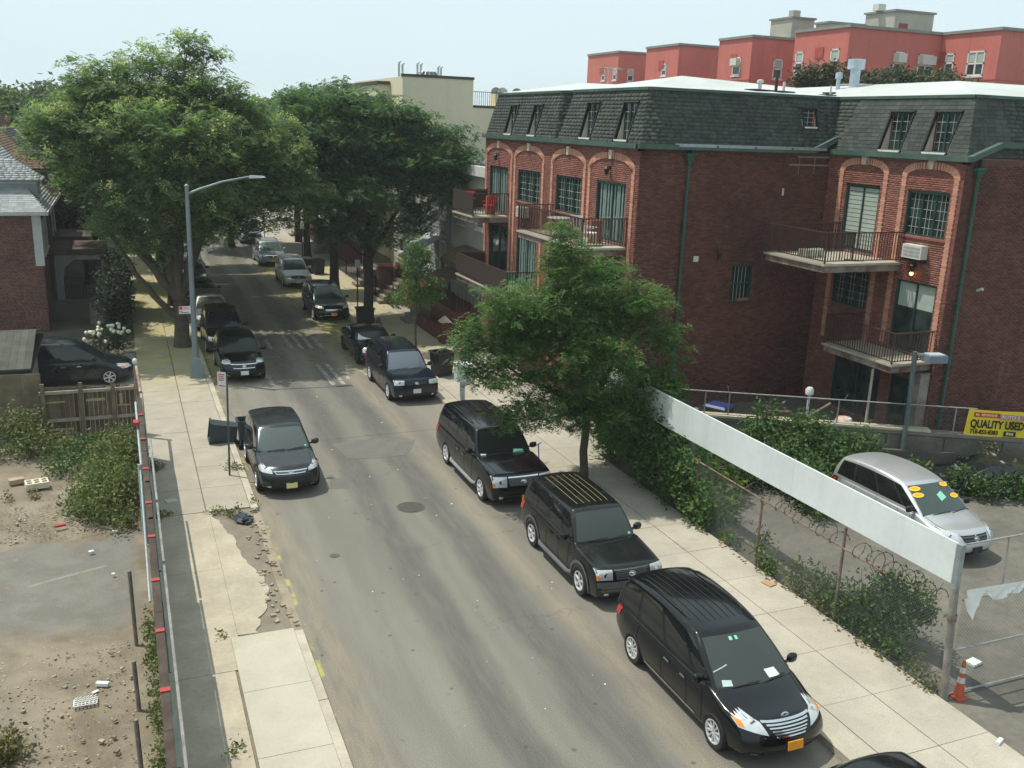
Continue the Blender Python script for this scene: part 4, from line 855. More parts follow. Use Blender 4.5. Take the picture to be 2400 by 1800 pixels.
mb = MB(); mb.tube([(22.98, 23.9, .9), (22.98, 23.9, 3.43)], .045, 8); mb.build('balcony_prop', M('cream_pole', (.42, .38, .29), .7, .15, 5), house)
mb = MB(); mb.box(24.15, 24.55, 22.95, 23.3, .4, 3.4); mb.build('balcony_pier', M('stained_render', (.17, .15, .13), .95, .3, 2.5, col2=(.32, .29, .26), amt=.7), house)
for yy in (42.05, 31.2): MB().box(X1-.75, X1-.32, yy-.15, yy+.15, 6.815, 7.65).build('balcony_pillar', BRF, house)
# air conditioners, lanterns, odds on the walls
def ac(fr, u0, u1, v0, v1):
    p = MB(); fr.box(p, u0, u1, v0, v1, -.02, .3); o = p.build('air_conditioner', ACW, house); p = MB()
    for i in range(3):
        for j in range(3): fr.box(p, u0+.05+(u1-u0-.1)*j/3, u0+.03+(u1-u0-.1)*(j+1)/3, v0+.06+(v1-v0-.1)*i/3, v0+.03+(v1-v0-.1)*(i+1)/3, .3, .306)
    p.build('grille', M('ac_grille', (.33, .33, .31), .7, .1, 6), o); p = MB(); fr.box(p, u0-.03, u1+.03, v0-.10, v0-.005, -.01, .22); p.build('bracket', DARK, o)
ac(F1, 38.6, 39.45, 6.98, 7.42); ac(F2, 23.88, 24.72, 7.05, 7.5)
BULB = M('lantern_bulb', (1., .45, .12), .4, .02, 3, emit=6.)
def lantern(fr, u, v, lit=False):
    p = MB(); fr.box(p, u-.03, u+.03, v+.05, v+.17, -.01, .05); p.beam(fr.P(u, v+.13, .03), fr.P(u, v+.13, .17), .03, .03); q = fr.P(u, v, .16)
    p.lathe([(.02, .16), (.11, .06), (.10, .04), (.07, -.14), (.03, -.17)], q, 6); o = p.build('lantern', LANT, house, True)
    if lit: MB().lathe([(.03, -.15), (.06, -.2), (.06, -.24), (.02, -.28)], q, 8).build('bulb', BULB, o, True)
lantern(F1, 31.3, 9.42); lantern(F1, 42.5, 9.42); lantern(F1, 38.9, 6.55); lantern(F2, 24.3, 6.75, True); lantern(FB, 20.0, 6.6)
mb = MB(); FB.box(mb, 23.1, 24.55, 10.09, 10.15, .01, .05); FB.box(mb, 22.75, 24.58, 9.80, 9.86, .01, .05)
for u in (23.2, 23.9): FB.box(mb, u, u+.02, 9.5, 10.12, .012, .03)
mb.build('cable_board', M('weathered_board', (.20, .17, .15), .9, .2, 5), house)
mb = MB(); FB.box(mb, 22.58, 22.65, 8.72, 8.98, .01, .04); FB.box(mb, 19.0, 19.2, 6.35, 6.55, .01, .05); mb.build('wall_box', ACW, house)
p = MB(); p.lathe([(.05, -.1), (.05, .12), (.02, .13)], FRW.P(25.9, 6.2, .1), 10, T=Matrix.Rotation(R(70), 4, 'X')); p.build('security_camera', ACW, house, True)
mb = MB(); FB.box(mb, 21.0, 21.5, 4.86, 4.95, -.04, .12); mb.build('flower_box', M('terracotta', (.26, .12, .08), .8, .1, 5), house)
# patio behind the retaining wall
struct('patio', MB().prism([(16.9, 29, .1), (17, 25.5, .1), (18.3, 25.55, .1), (24.5, 22.1, .1), (25.2, 21.9, .1), (25.2, 29, .1)], (0, 0, .8)), M('dark_patio', (.085, .08, .07), .9, .25, 1.5))
RET = M('stained_concrete_wall', (.105, .10, .085), .95, .3, 1.2, .01, 20, col2=(.20, .185, .155), amt=.8)
rw = thing('retaining_wall', 'low stained concrete retaining wall behind the used car lot', 'wall', (22, 23.8, 0))
def rl_(x): return 24.3-.57*(x-21.2)
FW = Frame((15.2, rl_(15.2), 0), (1/1.151, -.57/1.151, 0), (0, 0, 1), (-.57/1.151, -1/1.151, 0))
backing(FW, 0, 22, 0, 22, -.1, 1.4, [], .3).build('wall', RET, rw); p = MB(); FW.box(p, 0, 22, 1.4, 1.52, -.34, .04); p.build('coping', M('coping', (.19, .175, .145), .9, .2, 2), rw)
p = MB(); FW.box(p, 3.0, 10.6, 1.522, 1.60, -.3, .08); p.build('coping_ledge', M('pale_ledge', (.46, .41, .31), .85, .2, 3), rw)
p = MB()
for k in range(12): FW.box(p, k*1.85, k*1.85+1.8, .02, 1.36, .0, .03+.01*(k % 3))
p.build('wall_panel', RET, rw)
# raised kerb stones in front of the wall
mb = MB()
for k in range(4): mb.obox((24.2+k*1.25, 21.35-k*.6, .12), (1.15, .22, .2), R(-28))
solo('parking_kerb', mb, M('kerb_tan', (.34, .28, .19), .9, .2, 3), 'tan concrete parking kerb in front of the stained retaining wall', 'kerb')
# chain-link fence on that wall with the yellow banner
WIRE = M('chain_link_wire', (.20, .21, .20), .5, .15, 5, metal=.5); PIPE = M('fence_pipe', (.33, .34, .33), .5, .25, 6, metal=.4); RUSTP = M('rusty_pipe', (.16, .10, .075), .8, .3, 6, col2=(.30, .28, .26))
def chainlink(root, fr, u0, u1, v0, v1, pitch=.075, r=.0028, mat=None):
    segs = []; H = v1-v0; k = u0-H
    while k < u1:
        for s in (1, -1):
            a, b = (k, k+H); t0 = max(0, (u0-a)/H); t1 = min(1, (u1-a)/H)
            if t1 > t0: va, vb = (v0+t0*H, v0+t1*H) if s > 0 else (v1-t0*H, v1-t1*H); segs.append((a+t0*H, va, a+t1*H, vb, .003*s))
        k += pitch
    A = np.array(segs); P0 = fr.p0+A[:, 0, None]*fr.U+A[:, 1, None]*fr.V+A[:, 4, None]*fr.N; P1 = fr.p0+A[:, 2, None]*fr.U+A[:, 3, None]*fr.V+A[:, 4, None]*fr.N
    D = (P1-P0)/np.linalg.norm(P1-P0, axis=1)[:, None]; S = np.cross(D, fr.N)
    off = [S*r, -S*r*.5+fr.N*r*.87, -S*r*.5-fr.N*r*.87]; V = np.stack([P0+o for o in off]+[P1+o for o in off], 1); n = len(V)
    Q = (np.arange(n)*6)[:, None, None]+np.array([(0, 1, 4, 3), (1, 2, 5, 4), (2, 0, 3, 5)])[None]
    return npmesh('chain_link', V.reshape(-1, 3), Q.reshape(-1, 4), mat or WIRE, root, kind='stuff')
bf = thing('chain_link_fence', 'chain link fence with thin grey top rail standing on the concrete retaining wall', 'fence', tuple(FW.P(6, 1.52, 0)))
mb = MB(); mb.tube([FW.P(0, 2.38, -.1), FW.P(12.0, 2.40, -.1)], .022, 7); mb.build('top_rail', PIPE, bf)
for u in (.6, 3.2, 4.0, 7.6, 11.35): MB().tube([FW.P(u, 1.5, -.1), FW.P(u, 2.4, -.1)], .025, 7).build('post', PIPE, bf)
chainlink(bf, Frame(FW.P(0, 0, -.1), FW.U, FW.V, FW.N), 0, 12, 1.53, 2.38, .08)
for u, d in ((3.96, -.1), (7.75, .12)): MB().tube([FW.P(u, 2.38, -.1), FW.P(u+d*.6, 2.62, .02)], .012, 5).build('barb_arm', PIPE, bf)
YEL = M('yellow_vinyl', (.78, .60, .03), .55, .06, 2); bn = thing('banner', 'yellow vinyl banner reading QUALITY USED on the fence at the right edge', 'banner', tuple(FW.P(12.0, 1.5, .1)))
def bp(u, v, d=.03): return FW.P(u, v, d)
u0 = (25.37-15.2)*1.151; Lb = 4.6; mb = MB(); n = 20
for i in range(n):
    a, b = i/n, (i+1)/n; f = lambda t, top: bp(u0+Lb*t-(0 if top else .06), (2.42-.06*t*0 if top else 1.54)-.01*math.sin(t*9)-.0*t, .03+.02*math.sin(t*13))
    pts = [f(a, 0), f(b, 0), f(b, 1), f(a, 1)]; mb.add(pts, [(0, 1, 2, 3)])
mb.build('vinyl_sheet', YEL, bn)
def bT(u, v, d=.062): P = bp(u, v, d); U, V, N = FW.U, FW.V, FW.N; return Matrix(((U[0], V[0], N[0], P[0]), (U[1], V[1], N[1], P[1]), (U[2], V[2], N[2], P[2]), (0, 0, 0, 1)))
BLK = M('print_black', (.012, .012, .010), .6, .05, 3); REDP = M('print_red', (.50, .035, .025), .6, .05, 3); PUR = M('print_mauve', (.42, .20, .30), .6, .05, 3); CRM = M('print_cream', (.75, .66, .35), .6, .05, 3)
p = MB(); FW.box(p, u0+.17, u0+.98, 2.17, 2.33, .052, .056); p.build('red_strip', REDP, bn); p = MB(); FW.box(p, u0+.98, u0+2.6, 2.14, 2.3, .052, .055); p.build('mauve_strip', PUR, bn)
text('Mr. MINIVANS', .125, CRM, 'lettering', bn, bT(u0+.22, 2.205), off=.002, sx=.86); text('AUTO S', .16, CRM, 'lettering', bn, bT(u0+1.03, 2.165), off=.003)
text('QUALITY USED', .37, BLK, 'lettering', bn, bT(u0+.10, 1.82), off=.012, sx=.66); text('718-853-8383', .2, BLK, 'lettering', bn, bT(u0+.12, 1.605), off=.006, sx=.78)
p = MB(); FW.box(p, u0+1.18, u0+1.55, 1.57, 1.74, .052, .056); p.build('number_box', BLK, bn); text('994', .16, CRM, 'lettering', bn, bT(u0+1.24, 1.60, .066), off=.004)
# things on the patio
def bin_(name, label, c, s, h, col, rz=0, lid=None, open_=True, tilt=None):
    t = thing(name, label, 'bin', c, rz); mb = MB(); a, b = s, s*1.18; z0 = .06
    T = tilt or Matrix.Identity(4)
    def ring(k, z): return [T @ Vector(p) for p in ((-k, -k*1.05, z), (k, -k*1.05, z), (k, k*1.05, z), (-k, k*1.05, z))]
    o1, o2, i2, i1 = ring(a, z0), ring(b, h), ring(b*.92, h), ring(a*.92, z0+.04); mb.add(o1+o2+i2+i1, [(3, 2, 1, 0)]+[(i, (i+1) % 4, 4+(i+1) % 4, 4+i) for i in range(4)]+[(4+i, 4+(i+1) % 4, 8+(i+1) % 4, 8+i) for i in range(4)]+[(8+i, 8+(i+1) % 4, 12+(i+1) % 4, 12+i) for i in range(4)]+[(12, 13, 14, 15)])
    mb.build('bin_body', col, t, False, True); r_ = MB(); q1, q2 = ring(b*1.07, h-.05), ring(b*1.07, h+.005)
    for i in range(4): r_.beam(q2[i], q2[(i+1) % 4], .05, .05)
    r_.build('rim', col, t, False, True)
    for s_ in (-1, 1):
        w = MB().lathe([(.1, -.03), (.1, .03)], n=14, T=T @ Matrix.Translation((-a*.95, s_*a*.95, .10)) @ Matrix.Rotation(R(90), 4, 'X')); w.build('wheel', RUBBER, t, False, True)
    hd = MB().beam(T @ Vector((-b*1.15, -b*.8, h-.02)), T @ Vector((-b*1.15, b*.8, h-.02)), .035, .035); hd.build('handle', col, t, False, True)
    if lid:
        lm = MB().hexa([T @ Vector(p) for p in ((-b*1.1, -b*1.12, h+.03), (b*1.1, -b*1.12, h+.02), (b*1.1, b*1.12, h+.02), (-b*1.1, b*1.12, h+.03), (-b*.9, -b*.95, h+.1), (b*.9, -b*.95, h+.08), (b*.9, b*.95, h+.08), (-b*.9, b*.95, h+.1))]); lm.build('lid', lid, t, False, True)
    return t
BINB = M('bin_black', (.022, .024, .026), .5, .2, 4); BINBLUE = M('bin_blue_lid', (.015, .03, .16), .45, .1, 4); BING = M('bin_slate', (.035, .050, .058), .5, .2, 4)
bin_('wheelie_bin', 'black bin with a bright blue lid behind the lot fence', (18.9, 26.6, .9), .32, .75, BINB, .5, BINBLUE)
p = MB(); p.obox((22.4, 24.25, 1.12), (.85, .4, .42), R(-30)); solo('cardboard_box', p, M('cardboard', (.20, .11, .055), .9, .15, 4), 'brown cardboard box standing on the patio under the white bag', 'box')
p = MB(); p.lathe([(.12, 0), (.3, .06), (.32, .2), (.24, .33), (.1, .36)], (22.35, 24.25, 1.335), 9); solo('grocery_bag', p, M('orange_print_bag', (.55, .22, .06), .6, .3, 5, col2=(.7, .7, .72), amt=1.), 'crumpled white and orange bag lying on the cardboard box', 'bag', smooth=True)
t = thing('wooden_trestle', 'broken wooden trestle leaning among the weeds behind the lot fence', 'trestle', (20.4, 25.3, .9)); WOODO = M('old_wood', (.20, .14, .09), .9, .25, 5)
for a, b in (((20.0, 25.2, .92), (20.5, 25.5, 1.75)), ((20.9, 25.1, .92), (20.4, 25.45, 1.75)), ((19.9, 25.6, 1.72), (20.9, 25.2, 1.70)), ((20.1, 25.25, 1.3), (20.8, 25.2, 1.3)), ((21.1, 24.7, 1.62), (22.0, 24.6, 2.1))): MB().beam(a, b, .08, .05).build('timber', WOODO, t)
mb = MB(); mb.lathe([(.05, 0), (.05, 1.2), (.14, 1.25), (.15, 1.42), (.09, 1.5)], (21.9, 25.6, .9), 10); solo('garden_lamp', mb, M('white_globe', (.60, .62, .62), .5, .05, 5), 'white globe lamp on a stub post beneath the lower right balcony', 'lamp', smooth=True)
# balcony furniture
def folding_chair(label, c, rz, col, group=None):
    t = thing('balcony_chair', label, 'chair', c, rz, group); L = lambda nm, mb, sm=False: mb.build(nm, col, t, sm, True)
    mb = MB()
    for s in (-.2, .2):
        for x in (-.2, .2): MB().beam((x, s, 0), (x*.9, s, .44), .028, .028).build('leg', col, t, False, True)
    L('seat', MB().obox((0, 0, .45), (.46, .46, .035)))
    for k in range(5): L('back_slat', MB().beam((-.22, -.18+.09*k, .46), (-.34, -.18+.09*k, .95), .05, .02))
    L('back_rail', MB().beam((-.34, -.23, .95), (-.34, .23, .95), .03, .07))
    for s in (-.24, .24): L('armrest', MB().beam((-.28, s, .66), (.2, s, .64), .04, .03))
CHW = M('white_plastic', (.66, .66, .62), .5, .06, 5); CHR = M('red_plastic', (.60, .055, .035), .5, .08, 5); CHG = M('green_plastic', (.03, .42, .22), .5, .08, 5); CHK = M('black_metal', (.03, .03, .03), .6, .1, 5)
folding_chair('white plastic chair by the pillar on the front corner balcony', (15.5, 31.7, 6.82), R(60), CHW)
folding_chair('white plastic chair nearest the railing corner on the front corner balcony', (15.45, 30.5, 6.82), R(-40), CHW)
folding_chair('red chair at the street side of the far screened balcony', (15.2, 42.8, 6.82), R(-120), CHR)
folding_chair('red chair beside the door of the far screened balcony', (15.75, 41.5, 6.82), R(100), CHR)
folding_chair('green chair on the lower screened balcony behind the street tree', (15.5, 38.1, 3.79), R(80), CHG)
folding_chair('dark metal chair on the upper right balcony before the blinds', (23.0, 25.9, 6.82), R(50), CHK)
t = thing('balcony_table', 'round white plastic table on the front corner balcony', 'table', (15.5, 33.3, 6.82))
MB().lathe([(.45, .68), (.46, .7), (.44, .72), (.01, .72)], (15.5, 33.3, 6.82), 20).build('tabletop', CHW, t)
for k in range(4): a = R(45+90*k); MB().beam((15.5+.3*math.cos(a), 33.3+.3*math.sin(a), 6.82), (15.5+.26*math.cos(a), 33.3+.26*math.sin(a), 7.5), .04, .04).build('leg', CHW, t)
mb = MB()
for k in range(9): mb.obox((21.9+.2*(k % 5), 26.9-.28*(k//5), 6.95), (.16, .2, .24), k)
solo('bottle_heap', mb, M('bottle_mix', (.40, .43, .36), .5, .4, 9, island=.4), 'heap of pale bottles on the floor of the upper right balcony', 'bottles')
# ---------------------------------------------------------------- buildings behind
REDA = M('red_painted_wall', (.49, .145, .118), .85, .09, .5, .004, 20, streak=.25); CAPG = M('grey_parapet_cap', (.22, .235, .215), .8, .15, 2); BULK = M('grey_render', (.36, .36, .31), .85, .12, 1)
WFR = M('white_frame', (.62, .62, .60), .6, .08, 5); CREAMW = M('cream_wall', (.64, .585, .42), .85, .06, .4, streak=.12); DKCAP = M('dark_parapet', (.06, .055, .05), .8, .1, 3)
def far_window(fr, u0, u1, v0, v1, root, ac_=False, npan=1):
    mb = MB(); t = .1
    for a, b, c, d in ((u0, u1, v1-t, v1), (u0, u1, v0, v0+t), (u0, u0+t, v0, v1), (u1-t, u1, v0, v1), (u0, u1, (v0+v1)/2-.06, (v0+v1)/2+.06)): fr.box(mb, a, b, c, d, -.08, .04)
    for k in range(1, npan): x = u0+(u1-u0)*k/npan; fr.box(mb, x-.06, x+.06, v0, v1, -.08, .035)
    o = mb.build('window', WFR, root); p = MB(); fr.box(p, u0+.03, u1-.03, v0+.03, v1-.03, -.12, -.02); p.build('pane', FGL, o)
    p = MB(); fr.box(p, u0+t, u1-t, (v0+v1)/2+.1, v1-t, -.02, -.005); p.build('blind', BLIND, o)
    p = MB(); fr.box(p, u0-.08, u1+.08, v0-.12, v0, -.05, .1); p.build('window_sill', WFR, o)
    if ac_: p = MB(); fr.box(p, u0+.12, u1-.12, (v0+v1)/2+.05, v1-.1, 0, .4); p.build('air_conditioner', ACW, o)
FGL = glassmat('far_glass', (.045, .055, .06), .1, .5, .4)
def redblock(label, x0, x1, y0, y1, z, west=(), south=(), stub=True):
    t = thing('red_building', label, 'building', ((x0+x1)/2, y0, 0), 0, 'stepped red painted buildings beyond the white roof')
    FS = Frame((0, y0, 0), (1, 0, 0), (0, 0, 1), (0, -1, 0)); FWs = Frame((x0, 0, 0), (0, 1, 0), (0, 0, 1), (-1, 0, 0))
    backing(FS, x0, x1, x0, x1, 0, z, [w[:4] for w in south], .3).build('wall', REDA, t); backing(FWs, y0+.302, y1, y0+.302, y1, 0, z, [w[:4] for w in west], .3).build('wall', REDA, t)
    MB().box(x1-.3, x1, y0+.302, y1, 0, z).build('wall', REDA, t); MB().box(x0+.3, x1-.3, y1-.3, y1, 0, z).build('wall', REDA, t); MB().box(x0+.3, x1-.3, y0+.3, y1-.3, z-.9, z-.6).build('roof', BULK, t)
    p = MB(); p.box(x0-.12, x1+.12, y0-.12, y0+.4, z+.002, z+.2); p.box(x0-.12, x0+.4, y0+.402, y1, z+.002, z+.2); p.build('parapet_cap', CAPG, t)
    p = MB(); FS.box(p, x0, x1, z-3.2, z-3.05, 0, .05); FWs.box(p, y0, y1, z-3.2, z-3.05, 0, .05); p.build('string_course', REDA, t)
    for w in south: far_window(FS, *w[:4], t, *w[4:])
    for w in west: far_window(FWs, *w[:4], t, *w[4:])
    p = MB(); FWs.box(p, (y0+y1)/2-.45, (y0+y1)/2+.45, z-1.9, z-1.15, 0, .06); p.build('vent_plate', M('red_vent', (.36, .07, .06), .8, .1, 4), t)
    return t
Z = 18.2
redblock('farthest red painted block, leftmost of the row beyond the white roof', 47.2, 57, 89, 95.9, Z, [(91.7, 92.5, 15.6, 16.7), (87.7+1.5, 88.5+1.5, 15.6, 16.7)], [(48.3, 49.0, 15.5, 16.75)])
redblock('second red painted block from the left, with one narrow white window', 47.0, 57, 77.3, 83.1, Z, [(79.2, 80.1, 15.7, 16.75)], [])
b3 = redblock('third red painted block from the left, below a grey chimney box', 47.2, 57, 66.7, 71.3, Z, [(68.0, 69.1, 15.4, 16.8, True)], [(49.4, 50.3, 15.2, 16.7)])
mb = redblock('widest red painted block with a grey stair bulkhead on its roof', 47.6, 57.0, 56, 61.9, Z, [(60.7, 61.6, 15.3, 16.85), (56.8, 57.7, 15.3, 16.85)], [(51.75, 52.75, 15.3, 16.85, True), (54.0, 55.5, 15.3, 16.8, True, 2)])
redblock('nearest red painted wing at the right edge with a double white window', 56.0, 72, 50.8, 61, Z, [(54.6, 55.4, 15.6, 16.9), (51.9, 53.4, 15.3, 16.95, False, 2)], [])
def bulkhead(root, x0, x1, y0, y1, z0, z1, door=False):
    o = MB().box(x0, x1, y0, y1, z0, z1).build('bulkhead', BULK, root); MB().box(x0-.12, x1+.12, y0-.12, y1+.12, z1+.002, z1+.14).build('bulkhead_cap', CAPG, o)
    if door: MB().box(x0+.45, x0+1.25, y0-.05, y0, z0, z0+1.5).build('roof_door', M('dull_red_door', (.22, .05, .045), .7, .1, 4), o); MB().box(x0+.72, x0+.98, y0-.06, y0-.051, z0+.45, z0+.75).build('notice', PAPER, o)
    return o
bulkhead(mb, 53.7, 57.4, 58.5, 61.6, Z-.6, Z+1.7, True); bulkhead(mb, 49.2, 52.4, 60.2, 61.7, Z-.6, Z+.7); MB().box(53.2, 53.9, 59.8, 60.4, Z+1.84, Z+2.3).build('roof_fan', ACW, mb)
bulkhead(b3, 51.2, 53.4, 67.2, 70, Z-.6, Z+1.75); MB().box(51.7, 52.4, 67.8, 68.4, Z+1.9, Z+2.45).build('chimney', BULK, b3)
# cream party wall building beyond
cw = thing('cream_building', 'tall cream rendered building with a stepped flank behind the trees', 'building', (20, 64, 0))
MB().box(17.9, 22.9, 64, 78, 0, 13.75).build('wall', CREAMW, cw); MB().box(22.9, 27, 64, 78, 0, 11.95).build('wall', CREAMW, cw)
p = MB(); p.box(17.85, 22.95, 63.94, 64.3, 13.752, 13.92); p.box(22.952, 27, 63.94, 64.3, 11.952, 12.1); p.box(16.9, 17.85, 67, 78, 13.3, 13.5); p.build('parapet_cap', DKCAP, cw); MB().box(17.05, 17.9, 67.2, 78, 0, 13.3).build('wall', CREAMW, cw)
p = MB()
for k in range(26): p.beam((22.95+k*.155, 64.2, 12.1), (22.95+k*.155, 64.2, 13.0), .025, .025)
p.beam((22.95, 64.2, 13.0), (27, 64.2, 13.0), .04, .04); p.build('roof_railing', RAILM, cw)
for x, h in ((18.2, .9), (18.45, .8), (19.5, .9), (19.75, .85), (21.0, .75), (21.2, .7)): MB().tube([(x, 66, 13.8), (x, 66, 13.8+h), (x+.12, 66, 13.9+h)], .07, 6).build('vent_pipe', STEEL, cw)
p = MB(); p.hexa([(19.6, 66, 13.76), (21.3, 66, 13.76), (21.3, 68, 13.76), (19.6, 68, 13.76), (20, 66.4, 14.25), (20.9, 66.4, 14.25), (20.9, 67.6, 14.25), (20, 67.6, 14.25)]); o = p.build('skylight', FGL, cw)
p = MB()
for k in range(5): p.beam((19.6+.42*k, 65.98, 13.78), (20+.22*k, 66.38, 14.27), .05, .05)
p.build('skylight_bar', STEEL, o); MB().box(24.9, 26.6, 65, 66, 11.96, 12.95).build('planter_wall', CREAMW, cw)
for (i, x, lab) in ((0, 25.3, 'leftmost grey dish on the cream roof terrace'), (1, 25.8, 'pale middle dish on the cream roof terrace'), (2, 26.9, 'dish set apart at the right end of the cream roof terrace')): solo('satellite_dish', MB().lathe([(.02, 0), (.3, .06), (.42, .18), (.40, .18), (.02, .03)], (x, 66, 12.98), 14, T=Matrix.Rotation(R(75), 4, 'X')), BULK if i == 1 else CAPG, lab, 'satellite dish', 'satellite dishes on the cream roof terrace')
# low dark shed roofs between the cream wall and the brick house
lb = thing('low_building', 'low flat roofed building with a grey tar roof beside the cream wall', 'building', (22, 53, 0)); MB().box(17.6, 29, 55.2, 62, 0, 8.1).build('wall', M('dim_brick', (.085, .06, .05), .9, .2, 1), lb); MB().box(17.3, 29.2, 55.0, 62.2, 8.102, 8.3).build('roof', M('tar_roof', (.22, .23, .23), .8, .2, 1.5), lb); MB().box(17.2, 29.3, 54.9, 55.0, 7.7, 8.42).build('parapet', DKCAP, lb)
# ---------------------------------------------------------------- right-hand row of clapboard houses
CLAP = M('pale_clapboard', (.44, .43, .37), .8, .12, 1, col2=(.34, .33, .29)); CLAPG = M('grey_clapboard', (.25, .27, .28), .8, .12, 1); TARR = M('flat_roof', (.10, .10, .10), .9, .2, 1)
AWB = M('brown_awning', (.13, .09, .05), .6, .2, 3); AWW = M('grey_awning', (.34, .37, .37), .6, .15, 3); IRONF = M('black_iron', (.015, .015, .016), .6, .15, 5); BRKL = M('porch_brick', (.16, .055, .042), .9, .2, 2, island=.3)
def awning(root, x0, x1, y0, y1, z0, z1, mat, name='awning'):
    p = MB(); n = 6; pr = [(x0+(x1-x0)*(k/n), z0+(z1-z0)*math.sin(k/n*math.pi/2)) for k in range(n+1)]
    for (a, b), (c, d) in zip(pr, pr[1:]): p.hexa([(a, y0, b), (c, y0, d), (c, y1, d), (a, y1, b), (a, y0, b+.04), (c, y0, d+.04), (c, y1, d+.04), (a, y1, b+.04)])
    p.box(x0-.02, x0, y0, y1, z0-.22, z0+.03); o = p.build(name, mat, root); q = MB()
    for k in range(8): y = y0+(y1-y0)*k/7; q.beam((x0-.03, y, z0-.2), (x0-.03, y, z0+.02), .02, .02)
    for (a, b), (c, d) in zip(pr, pr[1:]): pass
    q.build('awning_rib', AWB if mat is AWW else TRIM, o)
def clap_house(label, y0, y1, mat, xf=17.2, h=8.6, awn=None, xa=15.9):
    t = thing('row_house', label, 'house', (xf, (y0+y1)/2, .1)); f = Frame((xf, 0, 0), (0, 1, 0), (0, 0, 1), (-1, 0, 0)); fs = Frame((0, y0, 0), (1, 0, 0), (0, 0, 1), (0, -1, 0))
    w = (y1-y0); wins = [(y0+w*.12, y0+w*.32, 2.4, 4.3), (y0+w*.6, y0+w*.8, 2.4, 4.3), (y0+w*.12, y0+w*.32, 5.6, 7.4), (y0+w*.6, y0+w*.8, 5.6, 7.4)]
    backing(f, y0, y1, y0, y1, .1, h, wins, .2).build('wall', mat, t); backing(fs, xf, xf+10, xf, xf+10, .1, h, [], .2).build('wall', mat, t)
    pieces('clapboard', f, rows(f, y0, y1, y0, y1, 1.9, h-.2, wins, .2, 30, .0, .028, .004, vgap=.0), mat, t, 60); pieces('clapboard', fs, rows(fs, xf, xf+10, xf, xf+10, 1.9, h-.2, [], .2, 30, 0, .028, .004, vgap=0), mat, t, 40)
    p = MB().box(xf-.02, xf+10, y0, y1, h+.002, h+.15); p.build('roof', TARR, t); p = MB(); p.box(xf-.3, xf-.02, y0, y1, h-.3, h+.2); p.build('cornice', WFR, t)
    for q in wins: far_window(f, *q, t)
    MB().box(xf-1.7, xf-.01, y0+.3, y1-.3, .1, 1.5).build('porch', BRKL, t)
    p = MB(); pts = [(xf-1.65, y0+.35), (xf-1.65, y1-.35)]
    n = int((y1-y0)/.16)
    for k in range(n): y = y0+.35+(y1-y0-.7)*k/(n-1); p.beam((xf-1.65, y, 1.5), (xf-1.65, y, 2.45), .022, .022)
    p.beam((xf-1.65, y0+.35, 2.45), (xf-1.65, y1-.35, 2.45), .05, .04)
    for k in range(8): p.beam((xf-1.65+.2*k, y0+.35, 1.5), (xf-1.65+.2*k, y0+.35, 2.45), .022, .022)
    p.build('porch_railing', IRONF, t); p = MB()
    for k in range(6): p.box(xf-1.7-.28*(5-k)-.001*k, xf-1.7-.28*(4-k), y1-1.7, y1-.5, .1, .1+.24*(k+1)-.02)
    p.build('stoop', M('stoop_stone', (.22, .19, .16), .9, .15, 3), t)
    if awn: awning(t, xf-1.5, xf-.05, y0+.4, y0+w*.55, 3.9, 4.5, awn)
    return t
clap_house('pale clapboard row house with a brown awning beside the brick apartment house', 45.2, 51.2, CLAP, awn=AWB)
clap_house('grey clapboard row house with a pale curved awning behind the street trees', 51.4, 57.2, CLAPG, awn=AWW)
clap_house('third clapboard house of the right row, half hidden by the big trees', 57.4, 63.4, CLAP)
t = clap_house('farther pale house of the right row deep behind tree crowns', 72, 80, CLAP, 17.6, 7.5); clap_house('farthest pale house at the end of the right row', 84, 92, CLAPG, 17.6, 7.5)
solo('ground_awning', MB().hexa([(15.4, 47.2, 2.75), (16.9, 47.2, 3.15), (16.9, 50.0, 3.15), (15.4, 50.0, 2.75), (15.4, 47.2, 2.80), (16.9, 47.2, 3.3), (16.9, 50.0, 3.3), (15.4, 50.0, 2.80)]), AWB, 'brown canvas canopy over the basement entrance of the clapboard house', 'canopy')
# front yard wall with pier and iron fences
t = thing('garden_wall', 'low red brick garden wall with a stone capped pier beside the sapling', 'wall', (14.75, 45.5, .12))
f = Frame((14.62, 0, 0), (0, 1, 0), (0, 0, 1), (-1, 0, 0)); MB().box(14.62, 14.82, 45.0, 49.2, .1, .80).build('wall', MORT, t); pieces('brick', f, rows(f, 45., 49.2, 45., 49.2, .12, .8, [], .0705, .212, .01, .009, .009), BRKL, t, 0)
MB().box(14.5, 14.95, 44.4, 44.9, .1, 1.2).build('pier', MORT, t)
for fr in (Frame((14.5, 0, 0), (0, 1, 0), (0, 0, 1), (-1, 0, 0)), ): pieces('brick', fr, rows(fr, 44.4, 44.9, 44.4, 44.9, .12, 1.2, [], .0705, .212, .01, .009, .009), BRKL, t, 0)
fr = Frame((0, 44.4, 0), (1, 0, 0), (0, 0, 1), (0, -1, 0)); pieces('brick', fr, rows(fr, 14.5, 14.95, 14.5, 14.95, .12, 1.2, [], .0705, .212, .01, .009, .009), BRKL, t, 0)
MB().hexa([(14.44, 44.34, 1.202), (15.01, 44.34, 1.202), (15.01, 44.96, 1.202), (14.44, 44.96, 1.202), (14.69, 44.6, 1.5), (14.76, 44.6, 1.5), (14.76, 44.68, 1.5), (14.69, 44.68, 1.5)]).build('pier_cap', KEYS, t)
p = MB(); p.beam((14.7, 45, 1.25), (14.7, 49.2, 1.25), .04, .04)
for k in range(25): p.beam((14.7, 45.1+k*.17, .8), (14.7, 45.1+k*.17, 1.25), .02, .02)
p.build('railing', RAILM, t)
